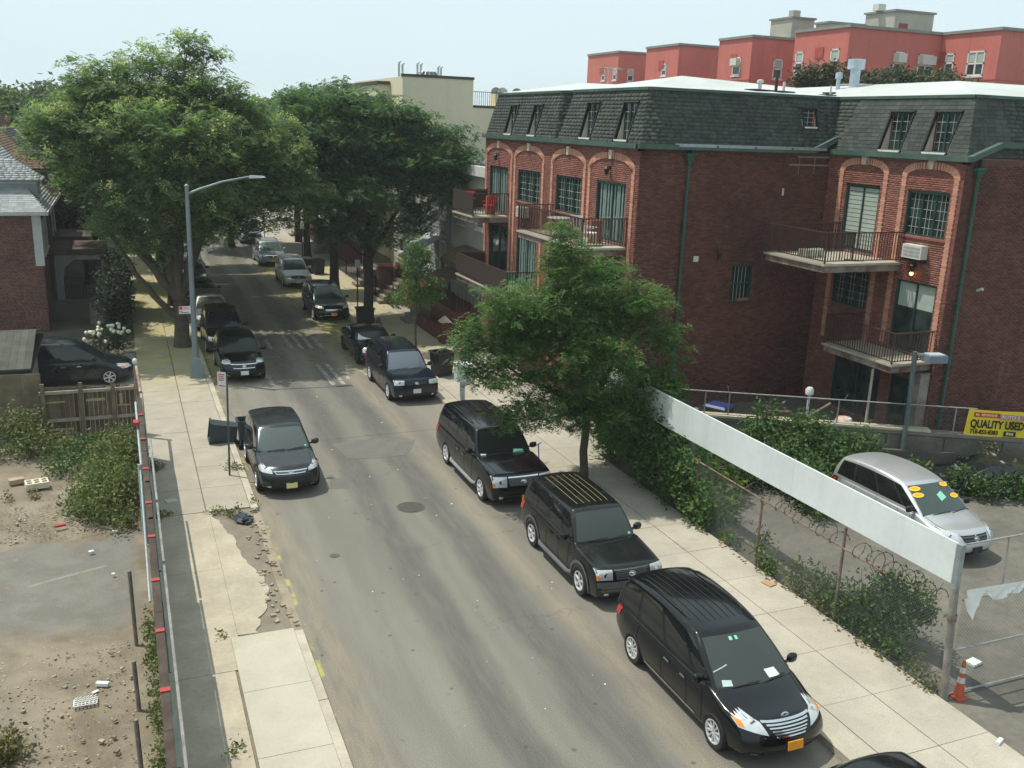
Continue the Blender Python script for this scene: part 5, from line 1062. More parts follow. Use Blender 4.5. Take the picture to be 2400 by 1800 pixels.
def iron_fence(label, x, y0, y1, z, h=1.1):
    t = thing('iron_fence', label, 'fence', (x, y0, z), 0); p = MB(); p.beam((x, y0, z+h), (x, y1, z+h), .04, .03); p.beam((x, y0, z+.15), (x, y1, z+.15), .04, .03); p.build('rail', IRONF, t); n = int((y1-y0)/.16); p = MB()
    for k in range(n+1): y = y0+(y1-y0)*k/n; p.beam((x, y, z), (x, y, z+h+.08), .02, .02)
    p.build('picket', IRONF, t)
    for y in (y0, (y0+y1)/2, y1): MB().beam((x, y, z), (x, y, z+h+.2), .07, .07).build('post', IRONF, t)
iron_fence('black iron picket fence along the shaded right pavement beside the dark tree trunk', 14.62, 54.2, 62.8, .12); iron_fence('farther black iron picket fence on the right pavement', 14.66, 63.4, 71, .12)
# ---------------------------------------------------------------- left row: brick house with grey shingle roof, then more dormered roofs
LBR = M('left_house_brick', (.165, .075, .062), .9, .2, .7, island=.3, col2=(.20, .11, .095)); LMO = M('left_mortar', (.26, .20, .17), .95, .3, .6, col2=(.12, .075, .06), amt=.9)
SHG = M('grey_shingle', (.33, .35, .36), .9, .12, 1, island=.16); SHBK = M('grey_shingle_bed', (.22, .235, .24), .95, .1, 1); SHBR = M('brown_shingle', (.20, .125, .085), .9, .15, 1, island=.2); SHDK = M('dark_shingle', (.075, .07, .068), .9, .15, 1, island=.2); FASW = M('white_fascia', (.50, .53, .53), .7, .1, 3); CHGR = M('grey_siding', (.26, .29, .31), .8, .1, 2)
def roofplane(root, a, b, c, d, bed, tile, n_ind=0, rh=.15, ln=.32):
    """plane with eave a-b and top d-c, shingled"""
    a, b, c, d = (np.array(q, float) for q in (a, b, c, d)); U = b-a; L = np.linalg.norm(U); U /= L; V = ((d+c)/2-(a+b)/2); V = V-U*(V@U); S = np.linalg.norm(V); V /= S; N = np.cross(U, V); N = N if N[2] > 0 else -N; fr = Frame(a, U, V, N); h0 = (d-a)@U; h1 = L-(c-a)@U
    backing(fr, 0, L, h0, L-h1, 0, S, [], .08).build('roof_slope', bed, root); pieces('shingle', fr, rows(fr, 0, L, h0, L-h1, 0, S, [], rh, ln, .01, .022, .006, jit=.25, vgap=0), tile, root, n_ind)
XL, YL = -3.72, 51.75
lh = thing('brick_house', 'red brick corner house with a pale grey hipped shingle roof and white fascia', 'house', (-7, YL, .1))
FS = Frame((0, YL, 0), (1, 0, 0), (0, 0, 1), (0, -1, 0)); FE = Frame((XL, 0, 0), (0, 1, 0), (0, 0, 1), (1, 0, 0))
ew = [(52.3, 53.1, 3.9, 5.6), (53.6, 54.4, 3.9, 5.6), (54.9, 55.7, 3.9, 5.6)]
backing(FS, -14, XL, -14, XL, .1, 6.0, [], .25).build('wall', LMO, lh); pieces('brick', FS, rows(FS, -14, XL, -14, XL, .1, 5.95, [], .0705, .212, .011, .009, .009, jit=.03), LBR, lh, 0)
backing(FE, YL+.252, 58, YL+.252, 58, .1, 6.0, ew, .25).build('wall', LMO, lh); pieces('brick', FE, rows(FE, YL, 58, YL, 58, .1, 5.95, ew, .0705, .212, .011, .009, .009, jit=.03), LBR, lh, 0)
for w in ew: far_window(FE, *w, lh)
roofplane(lh, (-14.3, YL-.3, 6.05), (XL+.35, YL-.3, 6.05), (-6.4, 57, 9.6), (-11, 57, 9.6), SHBK, SHG, 260); roofplane(lh, (XL+.35, YL-.3, 6.05), (XL+.35, 59, 6.05), (-6.4, 59, 9.6), (-6.4, 57, 9.6), SHBK, SHG)
p = MB(); p.box(-14.3, XL+.32, YL-.36, YL-.24, 5.88, 6.06); p.box(XL+.3, XL+.42, YL-.36, 58.5, 5.88, 6.06); p.build('fascia', FASW, lh); MB().box(XL-.35, XL+.05, YL-.06, YL+.3, 3.4, 5.87).build('corner_board', FASW, lh)
def dormer(root, x, y0, y1, z0, zt, tile, bed, cheek, dep=2.6):
    MB().box(x-dep, x, y0+.25, y1-.25, z0, zt).build('dormer', cheek, root); p = MB(); p.box(x-dep, x+.06, y0+.2, y0+.26, zt-.16, zt+.03); p.build('dormer_fascia', FASW, root)
    ym = (y0+y1)/2; roofplane(root, (x-dep, y0, zt), (x+.25, y0, zt), (x-1.0, ym, zt+.95), (x-dep, ym, zt+.95), bed, tile); roofplane(root, (x+.25, y1, zt), (x-dep, y1, zt), (x-dep, ym, zt+.95), (x-1.0, ym, zt+.95), bed, tile); roofplane(root, (x+.25, y0, zt), (x+.25, y1, zt), (x-1.0, ym+.02, zt+.95), (x-1.0, ym-.02, zt+.95), bed, tile)
    f = Frame((x, 0, 0), (0, 1, 0), (0, 0, 1), (1, 0, 0)); far_window(f, y0+.5, y1-.5, z0+.3, zt-.2, root)
dormer(lh, -3.78, 52.8, 55.2, 6.2, 7.45, SHG, SHBK, CHGR)
def row_roof(label, y0, y1, tile, wallm, dz=0):
    t = thing('dormered_house', label, 'house', (-7, (y0+y1)/2, .1)); FE = Frame((XL, 0, 0), (0, 1, 0), (0, 0, 1), (1, 0, 0)); w = [(y0+.8, y0+1.7, 3.9, 5.6), (y0+3, y0+3.9, 3.9, 5.6)]
    backing(FE, y0, y1, y0, y1, .1, 6, w, .25).build('wall', wallm, t); MB().box(-12, XL-.25, y0, y0+.2, .1, 6.0).build('wall', wallm, t); MB().box(-12, XL-.25, y1-.2, y1, .1, 6.0).build('wall', wallm, t)
    for q in w: far_window(FE, *q, t)
    MB().box(XL+.01, -1.7, y0+.6, y0+4.8, 3.0, 3.9).build('porch_canopy', DIMW, t)
    for yy in (y0+.7, y0+4.7): MB().box(-1.95, -1.8, yy-.08, yy+.08, .1, 3.0).build('porch_post', DIMW, t)
    roofplane(t, (XL+.35, y0, 6.05), (XL+.35, y1, 6.05), (-6.4, y1, 9.6), (-6.4, y0, 9.6), SHDK, tile); MB().hexa([(-6.4, y0, 9.5), (-6.35, y0, 9.5), (-6.35, y1, 9.5), (-6.4, y1, 9.5), (-12, y0, 9.7), (-6.35, y0, 9.6), (-6.35, y1, 9.6), (-12, y1, 9.7)]).build('roof_back', tile, t)
    MB().box(XL+.3, XL+.42, y0, y1, 5.88, 6.06).build('gutter', FASW, t); dormer(t, -3.75, y0+1.4, y0+4.2, 6.3, 7.6+dz, tile, SHDK, M('dark_siding', (.09, .05, .045), .85, .15, 2)); MB().box(-7.2, -6.5, y0-.35, y0+.35, 9.2, 10.4).build('chimney', LBR, t)
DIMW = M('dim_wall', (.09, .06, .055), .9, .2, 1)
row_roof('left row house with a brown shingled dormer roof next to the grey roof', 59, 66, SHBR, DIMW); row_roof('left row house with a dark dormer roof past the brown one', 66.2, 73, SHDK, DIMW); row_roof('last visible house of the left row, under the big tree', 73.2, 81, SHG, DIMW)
bh = thing('steep_roof_house', 'dark steep pyramid roof with a finial at the left edge', 'house', (-12, 62, 0)); MB().box(-16, -8, 62, 70, 0, 9.4).build('wall', DIMW, bh)
for q in (((-16.3, 61.7, 9.4), (-7.2, 61.7, 9.4)), ((-7.2, 61.7, 9.4), (-7.2, 70.3, 9.4))): roofplane(bh, q[0], q[1], (-10.9, 66.02, 12.4) if q[0][0] < -10 else (-10.9, 66.1, 12.4), (-11.0, 66.02, 12.4) if q[0][0] < -10 else (-10.9, 66.0, 12.4), SHDK, SHDK)
MB().tube([(-10.9, 66, 12.3), (-10.9, 66, 13.5)], [.12, .02], 6).build('finial', DKCAP, bh)
# porch, stairs and planting in front of the left houses
PTR = M('porch_trim', (.22, .24, .24), .8, .15, 3); pc = thing('porch', 'deep shaded porch with white arched trim in front of the brick house', 'porch', (-2.6, 57, .1)); MB().box(XL+.01, -1.0, 54.6, 58, .1, 1.2).build('porch_floor', M('porch_stone', (.12, .105, .09), .9, .15, 2), pc); MB().box(XL+.01, -.9, 54.4, 58.2, 3.55, 3.85).build('porch_roof', M('porch_roof', (.075, .05, .04), .9, .2, 2), pc)
p = MB(); p.prism([(XL+.3, 54.5, 3.53), (-1.0, 54.5, 3.53), (-1.0, 54.5, 3.3), (-2.5, 54.5, 3.28), (-2.95, 54.5, 2.9), (-3.05, 54.5, 2.3), (-3.05, 54.5, 1.2), (XL+.3, 54.5, 1.2)], (0, .08, 0)); p.build('arch_trim', PTR, pc); MB().box(-1.2, -1.02, 54.5, 54.7, 1.2, 3.5).build('porch_post', PTR, pc)
p = MB(); p.beam((-3.0, 54.55, 2.15), (-1.1, 54.55, 2.15), .05, .05)
for k in range(14): p.beam((-3.0+k*.14, 54.55, 1.2), (-3.0+k*.14, 54.55, 2.15), .02, .02)
p.build('railing', IRONF, pc); p = MB()
for k in range(5): p.box(-1.9, -.9, 54.38-.28*(k+1), 54.38-.28*k-.002, .1, 1.0-.2*k)
p.build('steps', M('step_stone', (.22, .20, .17), .9, .15, 2), pc)
# ---------------------------------------------------------------- trees and planting
BARK = M('bark', (.085, .07, .052), .95, .3, 4, .02, 18); BARKD = M('dark_bark', (.05, .042, .034), .95, .3, 4, .02, 18)
def leaves(centers, k, spread, size, up=.6, seed=1, flat=1.):
    g = np.random.default_rng(seed); n = len(centers)*k; C = np.repeat(centers, k, 0)+g.normal(size=(n, 3))*np.array([spread, spread, spread*flat])
    nn = g.normal(size=(n, 3)); nn[:, 2] = np.abs(nn[:, 2])+up; nn /= np.linalg.norm(nn, axis=1)[:, None]
    t = g.normal(size=(n, 3)); t -= nn*(t*nn).sum(1)[:, None]; t /= np.linalg.norm(t, axis=1)[:, None]; b = np.cross(nn, t); s = (size*g.uniform(.65, 1.3, n))[:, None]
    V = np.stack([C-t*s, C-b*s*.48-nn*s*.12, C+t*s, C+b*s*.48-nn*s*.12], 1); Q = np.arange(n*4).reshape(n, 4); return V.reshape(-1, 3), Q
def lobepts(lobes, per_m3, seed, shell=.6):
    g = np.random.default_rng(seed); out = []
    for cx, cy, cz, rx, ry, rz in lobes:
        n = max(6, int(per_m3*rx*ry*rz*4.19)); d = g.normal(size=(n, 3)); d /= np.linalg.norm(d, axis=1)[:, None]; r = (shell+(1-shell)*g.random(n))*(1+.16*np.sin(d[:, 0]*5+cx)*np.cos(d[:, 2]*6+cz)); out.append(np.array([cx, cy, cz])+d*r[:, None]*np.array([rx, ry, rz]))
    return np.concatenate(out)
def fronds(centers, k, length, size, seed, droop=.35):
    """pinnate sprays: k leaflets in two ranks along each leaf stalk"""
    g = np.random.default_rng(seed); n = len(centers); a = g.uniform(0, 6.283, n); L = length*g.uniform(.6, 1.25, n)
    D = np.stack([np.cos(a), np.sin(a), g.normal(0, .3, n)-droop*.3], 1); D /= np.linalg.norm(D, axis=1)[:, None]
    S = np.cross(D, np.array([0, 0, 1.])+g.normal(0, .3, (n, 3))); S /= np.linalg.norm(S, axis=1)[:, None]; N = np.cross(S, D); N *= np.sign(N[:, 2:3]+1e-9); out = []
    for j in range(k):
        t = (j+1)/k; s = 1 if j % 2 else -1; C = centers+D*(L*t)[:, None]-np.array([0, 0, 1.])*(droop*L*t*t)[:, None]+S*(s*size*.75)
        ax = S*s*.85+D*.5; ax /= np.linalg.norm(ax, axis=1)[:, None]; nn = N+g.normal(0, .28, (n, 3)); b = np.cross(nn, ax); b /= np.linalg.norm(b, axis=1)[:, None]; q = (size*g.uniform(.7, 1.2, n))[:, None]
        out.append(np.stack([C-ax*q*.9, C-b*q*.42, C+ax*q*.9, C+b*q*.42], 1))
    V = np.concatenate(out).reshape(-1, 3); return V, np.arange(len(V)).reshape(-1, 4)
def padpts(lobes, dens, seed, pr=.62, ph=.17, twigs=15):
    """flat sprays of twigs on each lobe, so lit tops and dark gaps alternate"""
    g = np.random.default_rng(seed); out = []; tops = []
    for cx, cy, cz, rx, ry, rz in lobes:
        n = max(7, int(dens*rx*ry*rz*4.19)); d = g.normal(size=(n, 3)); d[:, 2] += .12; d /= np.linalg.norm(d, axis=1)[:, None]; r = .40+.72*g.random(n)**.7
        P = np.array([cx, cy, cz])+d*r[:, None]*np.array([rx, ry, rz])*1.04
        for p in P:
            s = g.uniform(.6, 1.25); k = max(5, int(twigs*s*s)); a = g.uniform(0, 6.283, k); q = np.sqrt(g.random(k))*pr*s; z = g.normal(size=k)*ph*.5-q*q*.35; out.append(np.stack([p[0]+q*np.cos(a), p[1]+q*np.sin(a), p[2]+z], 1)); tops.append(p)
    return np.concatenate(out), np.array(tops)
def limb(mb, p0, p1, r0, r1, sag=.1, n=6, rnd=None):
    p0, p1 = Vector(p0), Vector(p1); L = (p1-p0).length; pts = []
    for i in range(n+1):
        t = i/n; p = p0.lerp(p1, t)+Vector((0, 0, -sag*L*t*(1-t)*2)); p += Vector((rnd.uniform(-1, 1), rnd.uniform(-1, 1), rnd.uniform(-1, 1)))*L*.025*(0 < i < n); pts.append(p)
    mb.tube(pts, [r0+(r1-r0)*i/n for i in range(n+1)], 7)
    return pts
def tree(name, label, base, r, forks, lobes, dens, k, spread, size, leafm, bark=BARK, seed=1, flowers=None, up=.6, flat=.7, shell=.55, group=None, pads=None, frond=0., core=None):
    """trunk up to the forks, limbs out to every lobe, then twigs of leaves"""
    t = thing(name, label, 'tree', base, 0, group); rnd = random.Random(seed); b = Vector(base); tm = MB(); f0 = Vector(forks[0])
    pts = [b+Vector((0, 0, -.2)), b+Vector((0, 0, .15))]+[b.lerp(f0, q)+Vector((rnd.uniform(-.05, .05), rnd.uniform(-.05, .05), 0)) for q in (.2, .45, .75, 1)]; tm.tube(pts, [r*1.5, r*1.22, r, r*.95, r*.9, r*.82], 12); tm.build('trunk', bark, t, True, angle=70)
    prev = f0
    for f in forks[1:]:
        m = MB(); limb(m, prev if rnd.random() < .5 else f0, f, r*.62, r*.34, -.05, 6, rnd); m.build('limb', bark, t, True, angle=70)
    m = MB()
    for lb in lobes:
        c = Vector(lb[:3]); f = min((Vector(q) for q in forks), key=lambda q: (q-c).length+(0 if q.z < c.z else 2)); limb(m, f, c, r*.24, r*.06, .05, 5, rnd)
        for i in range(4):
            d = Vector((rnd.gauss(0, 1), rnd.gauss(0, 1), rnd.gauss(.3, .7))).normalized(); limb(m, f.lerp(c, .75), c+Vector((d.x*lb[3], d.y*lb[4], d.z*lb[5]))*.8, r*.07, r*.02, 0, 4, rnd)
    m.build('branches', bark, t, True, angle=70)
    if pads: C, tops = padpts(lobes, pads[0], seed, *pads[1:])
    else: C = lobepts(lobes, dens, seed, shell); tops = C
    V, Q = fronds(C, k, frond, size, seed+1) if frond else leaves(C, k, spread, size, up, seed+1, flat)
    npmesh('crown', V, Q, leafm, t)
    if core:
        C3 = lobepts([(a, b_, c, x*.72, y*.72, z*.7) for a, b_, c, x, y, z in lobes], core[0], seed+3, .1); V, Q = leaves(C3, 7, core[1], core[2], .8, seed+4, .7); npmesh('inner_foliage', V, Q, leafm, t, kind='stuff')
    if flowers and pads:
        fm, frac, fk, fs = flowers; g = np.random.default_rng(seed+9); sel = tops[g.random(len(tops)) < frac]; sel = sel+np.array([0, 0, .16]); V, Q = leaves(sel, fk, .15, fs, .2, seed+6, .9); npmesh('blossom', V, Q, fm, t, kind='stuff')
    elif flowers:
        fm, fd, fk, fs = flowers; C2 = lobepts([(a, b_, c, x*1.03, y*1.03, z*1.05) for a, b_, c, x, y, z in lobes], fd, seed+5, .93); V, Q = leaves(C2, fk, .17, fs, .2, seed+6, 1.0); npmesh('blossom', V, Q, fm, t, kind='stuff')
    return t
LF1 = leafmat('pagoda_leaves', (.100, .155, .075), (.210, .290, .140), .58, .45); LF2 = leafmat('dark_leaves', (.058, .115, .060), (.150, .230, .108), .52, .5); LF3 = leafmat('zelkova_leaves', (.05, .11, .034), (.155, .25, .075), .5, .9); LF4 = leafmat('distant_leaves', (.050, .085, .040), (.115, .170, .068), .4, .2)
BLO = leafmat('yellow_blossom', (.40, .45, .17), (.60, .62, .30), .3, 1)
rd = random.Random(11)
def dep(l, d): return [(x, y+rd.uniform(-d, d), z, rx, ry, rz) for x, y, z, rx, ry, rz in l]
S1 = [(3.3, 47, 14.0, .8, .8, .55), (4.1, 47.3, 13.3, .8, .8, .6), (1.7, 47, 13.0, 1.3, 1.4, .8), (.1, 47, 12.2, 1.3, 1.5, .9), (-1.0, 47, 11.9, 1.2, 1.4, 1.1), (3.0, 47, 12.2, 1.4, 1.6, 1.0), (4.6, 47, 11.6, 1.4, 1.5, 1.0), (5.9, 47, 10.9, 1.3, 1.5, .9), (7.2, 47, 9.5, 1.4, 1.6, 1.1), (7.9, 47, 8.0, 1.3, 1.5, 1.0), (6.2, 46, 8.9, 1.5, 1.6, 1.1), (3.4, 44.5, 9.7, 1.7, 1.6, 1.3), (1.0, 44.6, 10.0, 1.6, 1.6, 1.3), (-1.8, 46, 10.3, 1.6, 1.7, 1.0), (-2.7, 47, 10.2, 1.2, 1.6, .7), (-1.9, 46, 8.9, 1.3, 1.6, .8), (-.4, 45.5, 7.8, 1.3, 1.5, .9), (1.3, 44, 7.6, 1.5, 1.5, 1.0), (4.0, 44.2, 7.6, 1.5, 1.5, 1.0), (6.6, 46, 6.9, 1.3, 1.5, .9), (4.9, 49, 7.5, 1.6, 1.8, 1.2), (2.5, 50.5, 10, 2.4, 2, 1.8), (-1, 50, 9.6, 2, 2, 1.6), (5.5, 50, 9.5, 2, 2, 1.5), (-.4, 46.5, 6.3, 1.3, 1.3, .8), (1.2, 46.2, 5.2, 1.0, 1.1, .9), (3.6, 46.6, 5.9, 1.3, 1.3, .9), (5.4, 47.6, 6.0, 1.2, 1.3, .8), (.2, 48.6, 5.6, 1.2, 1.3, .9), (2.9, 49.2, 5.4, 1.2, 1.3, 1.0), (2.2, 45.4, 6.8, 1.3, 1.3, .8), (2.2, 46.5, 11.2, 1.8, 1.6, 1.2), (-.3, 46.4, 11.0, 1.6, 1.5, 1.1), (4.8, 45.8, 10.0, 1.6, 1.5, 1.1), (-3.0, 46.5, 9.7, .8, 1.2, .55), (7.0, 45.8, 7.5, 1.2, 1.2, .8)]
tree('pagoda_tree', 'tallest spreading street tree with pale yellow blossom on the left pavement', (2.31, 46.85, .1), .36, [(2.25, 46.9, 2.3), (2.0, 46.7, 6.0), (3.6, 47, 5.8), (.2, 46.5, 5.2), (2.4, 46.8, 9.2), (4.6, 47, 8.6), (-1.2, 46.6, 7.6), (1.0, 47, 9.6)], dep(S1, .5), 26, 11, .22, .085, LF1, BARK, 21, (BLO, .36, 55, .055), pads=(3.7, .60, .30, 18), frond=.42, core=(9, .22, .13))
m = MB(); limb(m, (2.2, 46.8, 1.5), (-.6, 47, 5.6), .17, .10, .18, 8, rd); m.build('leaning_limb', BARK, bpy.data.objects['pagoda_tree'], True, angle=70)
S2 = [(9.5, 50, 11.5, 1.6, 1.8, 1.0), (11.3, 50, 11.8, 1.6, 1.8, 1.0), (13.2, 50, 11.1, 1.6, 1.8, 1.0), (15.0, 50, 10.7, 1.5, 1.7, .9), (16.6, 49.8, 10.0, 1.3, 1.5, .8), (17.5, 49.6, 9.2, 1.0, 1.2, .6), (15.5, 49, 9.2, 1.6, 1.6, 1.0), (13.0, 48.6, 9.4, 1.7, 1.6, 1.1), (10.8, 48.8, 9.7, 1.6, 1.6, 1.1), (9.0, 49.4, 9.9, 1.3, 1.5, 1.0), (9.3, 49, 7.6, 1.3, 1.5, 1.0), (11.7, 48.3, 7.2, 1.6, 1.6, 1.1), (14.2, 48.6, 7.4, 1.6, 1.6, 1.0), (16.0, 49.4, 7.7, 1.3, 1.5, .9), (10.2, 49.5, 5.2, 1.2, 1.4, .8), (12.6, 49, 5.2, 1.1, 1.2, .7), (14.6, 49, 5.8, 1.2, 1.3, .8), (12.5, 52.5, 9.5, 3.0, 2, 2), (9.2, 52, 8.5, 1.8, 2, 1.8), (15.4, 52, 9, 2, 2, 1.6)]
tree('street_tree', 'broad dark green street tree on the right pavement before the cream wall', (12.27, 50.6, .1), .27, [(12.3, 50.5, 3.6), (11.2, 50.2, 6), (13.4, 50.2, 5.6), (12.3, 50.3, 8), (14.4, 50, 7.2), (10.4, 50, 7.8)], dep(S2, .5), 25, 11, .20, .085, LF2, BARKD, 31, pads=(4.2, .66, .22, 18), frond=.40, core=(9, .22, .13))
S3 = [(11.9, 25, 7.3, .75, .8, .6), (13.1, 25.2, 6.7, .85, .9, .6), (14.4, 25, 5.9, .95, 1.0, .65), (15.5, 25, 4.5, .8, .8, .65), (15.2, 25.2, 5.4, .5, .5, .4), (14.6, 24.6, 3.3, 1.0, 1.0, .7), (12.0, 24.6, 6.0, 1.0, 1.0, .8), (9.9, 25, 6.0, .7, .8, .55), (9.2, 25, 5.0, .7, .8, .6), (8.9, 25, 4.2, .5, .6, .4), (10.0, 24.7, 4.2, 1.0, 1.0, .8), (10.6, 24.8, 5.2, .9, .9, .7), (12.5, 24.2, 4.4, 1.3, 1.1, 1.0), (10.9, 24.4, 3.0, .95, 1.0, .6), (13.2, 24.4, 2.6, 1.1, 1.0, .6), (14.9, 24.8, 2.1, .9, .9, .6), (9.4, 25, 3.8, .5, .6, .4), (10.8, 25.4, 5.4, .9, .9, .7), (13.6, 25.4, 5.2, 1.1, 1.0, .8), (12.3, 26.2, 5, 1.6, 1.2, 1.6), (10.0, 24.6, 2.6, .5, .6, .35), (15.5, 25, 3.5, .5, .5, .4), (11.9, 25, 7.0, .6, .7, .6), (11.8, 25, 7.9, .32, .35, .35), (12.4, 24.6, 2.6, .9, .9, .5), (13.9, 24.7, 1.9, .8, .8, .5), (14.6, 24.8, 1.4, .6, .6, .4), (11.8, 24.6, 3.6, .8, .8, .6)]
tree('zelkova_tree', 'nearest bright green street tree beside the black luxury SUV', (12.91, 24.98, .1), .135, [(12.9, 25, 2.4), (12.6, 25, 4.0), (13.6, 25, 3.8), (11.6, 24.9, 4.2), (12.7, 25, 5.4), (14.2, 25, 4.6), (10.8, 24.9, 3.6)], S3, 105, 9, .10, .05, LF3, BARK, 41, pads=(19, .36, .13, 17), frond=.26, core=(48, .12, .07))
tree('sapling', 'slim young tree on the right pavement behind the dark three-row SUV', (12.75, 43.0, .1), .05, [(12.75, 43, 2.2), (12.7, 43, 3.4)], [(12.75, 43, 5.2, .5, .5, .6), (12.7, 43, 4.3, .8, .8, .6), (12.9, 43, 3.4, 1.1, 1.0, .6), (12.3, 43, 2.8, .9, .9, .45), (13.4, 43, 2.8, .8, .8, .45), (12.8, 43, 4.8, .65, .65, .6)], 60, 8, .16, .075, LF3, BARK, 51)
tree('street_tree', 'second dark trunk on the right pavement beside the dark grey minivan', (12.53, 61.0, .1), .3, [(12.5, 61, 4.2), (11.5, 61, 7), (13.6, 61, 7)], [(10.5, 61, 8, 2.2, 2.4, 1.6), (13.5, 61, 9, 2.4, 2.4, 1.8), (9.5, 62, 10.6, 2.0, 2.2, 1.4), (12, 62, 11.6, 2.2, 2.2, 1.3), (15, 61, 8, 2, 2, 1.5), (11.5, 59.8, 5.7, 1.6, 1.5, .9), (9.2, 60.5, 6.4, 1.3, 1.4, .9), (15.5, 62, 11, 2, 2, 1.4)], 7, 9, .3, .16, LF2, BARKD, 61)
tree('street_tree', 'far left street tree whose trunk shows past the tallest tree', (2.4, 74, .1), .3, [(2.5, 74, 3), (4.2, 74, 5.2), (1.6, 74, 6)], [(5.2, 74, 7.5, 2.2, 2.2, 1.5), (2, 74, 9, 2.6, 2.4, 1.8), (-1, 74, 9.4, 2.4, 2.4, 1.6), (5.5, 75, 10.0, 2, 2, 1.2), (3.5, 75, 11.5, 2.2, 2.2, 1.3)], 8, 9, .3, .16, LF2, BARKD, 71)
tree('street_tree', 'left street tree right behind the tallest tree, over the dark parked cars', (2.4, 57.5, .1), .27, [(2.4, 57.5, 3.2), (3.8, 57.5, 5.0), (1.2, 57.5, 5.6)], [(5.6, 57, 6.9, 2.2, 2.3, 1.2), (3.2, 57, 8.6, 2.6, 2.4, 1.5), (.4, 57, 8.6, 2.4, 2.4, 1.5), (6.6, 58, 8.6, 2.0, 2.2, 1.3), (1.2, 56.6, 6.3, 1.8, 1.8, .9), (-1.6, 57, 7.4, 1.6, 1.8, 1.1), (4.6, 58.5, 9.6, 2.2, 2.2, 1.0), (7.6, 57, 7.3, 1.1, 1.4, .8), (-.3, 57, 5.3, 1.2, 1.3, .8), (5.2, 60.5, 8.0, 2.2, 1.8, 1.4), (2.2, 61.5, 8.4, 2.2, 1.8, 1.4), (4.5, 54, 8.2, 2.0, 1.6, 1.2)], 30, 9, .3, .15, LF1, BARKD, 81, (BLO, .4, 30, .08))
tree('street_tree', 'third left street tree with dark low branches over the road', (2.4, 65.5, .1), .27, [(2.4, 65.5, 3.2), (3.8, 65.5, 5.0), (1.2, 65.5, 5.6)], [(5.6, 65, 7.0, 2.3, 2.3, 1.3), (3.2, 65, 8.8, 2.6, 2.4, 1.6), (.4, 65, 8.8, 2.4, 2.4, 1.6), (7.2, 66, 8.4, 2.0, 2.2, 1.4), (1.2, 64.6, 6.4, 1.8, 1.8, 1.0), (4.6, 66.5, 10, 2.2, 2.2, 1.0), (5.5, 69.5, 8.6, 2.2, 1.8, 1.3), (2.5, 70, 9, 2.2, 1.8, 1.4)], 27, 9, .3, .15, LF2, BARKD, 91)
far = [(8.5, 84, 10.5, 5.0, 'tree crown closing the far end of the street'), (14.5, 86, 11.6, 4.2, 'dark tree top left of the cream building'), (19, 92, 11.5, 4.5, 'tree top just left of the cream parapet'), (-4.5, 78, 11.0, 3.2, 'yellowish tree behind the left roofs'), (-9, 80, 12.0, 3.2, 'tree at the left edge beyond the dark pyramid roof'), (-1.5, 92, 11.5, 4.5, 'tree behind the left row near the big tree'), (3, 100, 11, 5, 'tree over the far left pavement'), (-14, 84, 12.5, 3.0, 'reddish tree cut by the left edge'), (13.5, 76, 9.5, 3.5, 'tree above the farthest parked silver car'), (27.5, 70, 10.5, 2.2, 'small tree on the cream roof terrace side'), (-2.2, 66, 6.2, 2.8, 'low tree in the shaded yard behind the porch'), (-1.6, 84, 6.0, 3.2, 'low dark tree in a left yard near the far cars'), (15.8, 82, 6.0, 2.6, 'low tree in the front yard of the far right row'), (16.4, 68, 6.2, 2.6, 'tree crown in the yard of the third clapboard house'), (6.5, 112, 9.0, 6.0, 'wide crown hanging over the vanishing road'), (10, 128, 9, 8, 'distant tree mass at the end of the road'), (-5, 132, 12, 8, 'distant tree left of the road end'), (24, 130, 11.5, 8, 'distant tree behind the cream building')]
for i, (x, y, h, r_, lab) in enumerate(far):
    r0 = random.Random(100+i); lb = [(x+r0.uniform(-.6, .6)*r_, y+r0.uniform(-.5, .5)*r_, h-r_*.55+r0.uniform(-.5, .6)*r_*.8, r_*.55, r_*.55, r_*.4) for _ in range(8)]+[(x, y, h-r_*.3, r_*.6, r_*.6, r_*.4)]
    tree('background_tree', lab, (x, y, 0), .28, [(x, y, h-r_*1.5), (x+.8, y, h-r_), (x-.8, y, h-r_)], lb, 90/max(1, r_**2.2)*1.6, 9, .1*r_, .045*r_+.05, LF4 if i != 7 else leafmat('russet_leaves', (.07, .05, .03), (.14, .09, .06), .3, .4), BARKD, 200+i, (BLO, .35, 14, .10) if i in (3, 4, 5) else None, group=None)
for i, (x, y, z, r_, lab) in enumerate([(38.2, 45, 14.2, 2.4, 'bushy dark tree rising in front of the red walls'), (43.8, 46, 14.0, 2.3, 'second tree before the red walls, right of the flue'), (47.2, 46, 14.2, 1.8, 'low tree below the double white window')]):
    r0 = random.Random(300+i); lb = [(x+r0.uniform(-.8, .8)*r_, y+r0.uniform(-.5, .5)*r_, z+r0.uniform(-.9, .25)*r_*.6, r_*.5, r_*.5, r_*.38) for _ in range(9)]
    tree('courtyard_tree', lab, (x, y, 0), .2, [(x, y, z-2.4), (x+.5, y, z-1.2)], lb, 26, 9, .2, .11, leafmat('courtyard_leaves_%s' % 'abc'[i], (.028, .042, .018), (.075, .095, .04) if i else (.09, .085, .045), .2, .5), BARKD, 310+i)
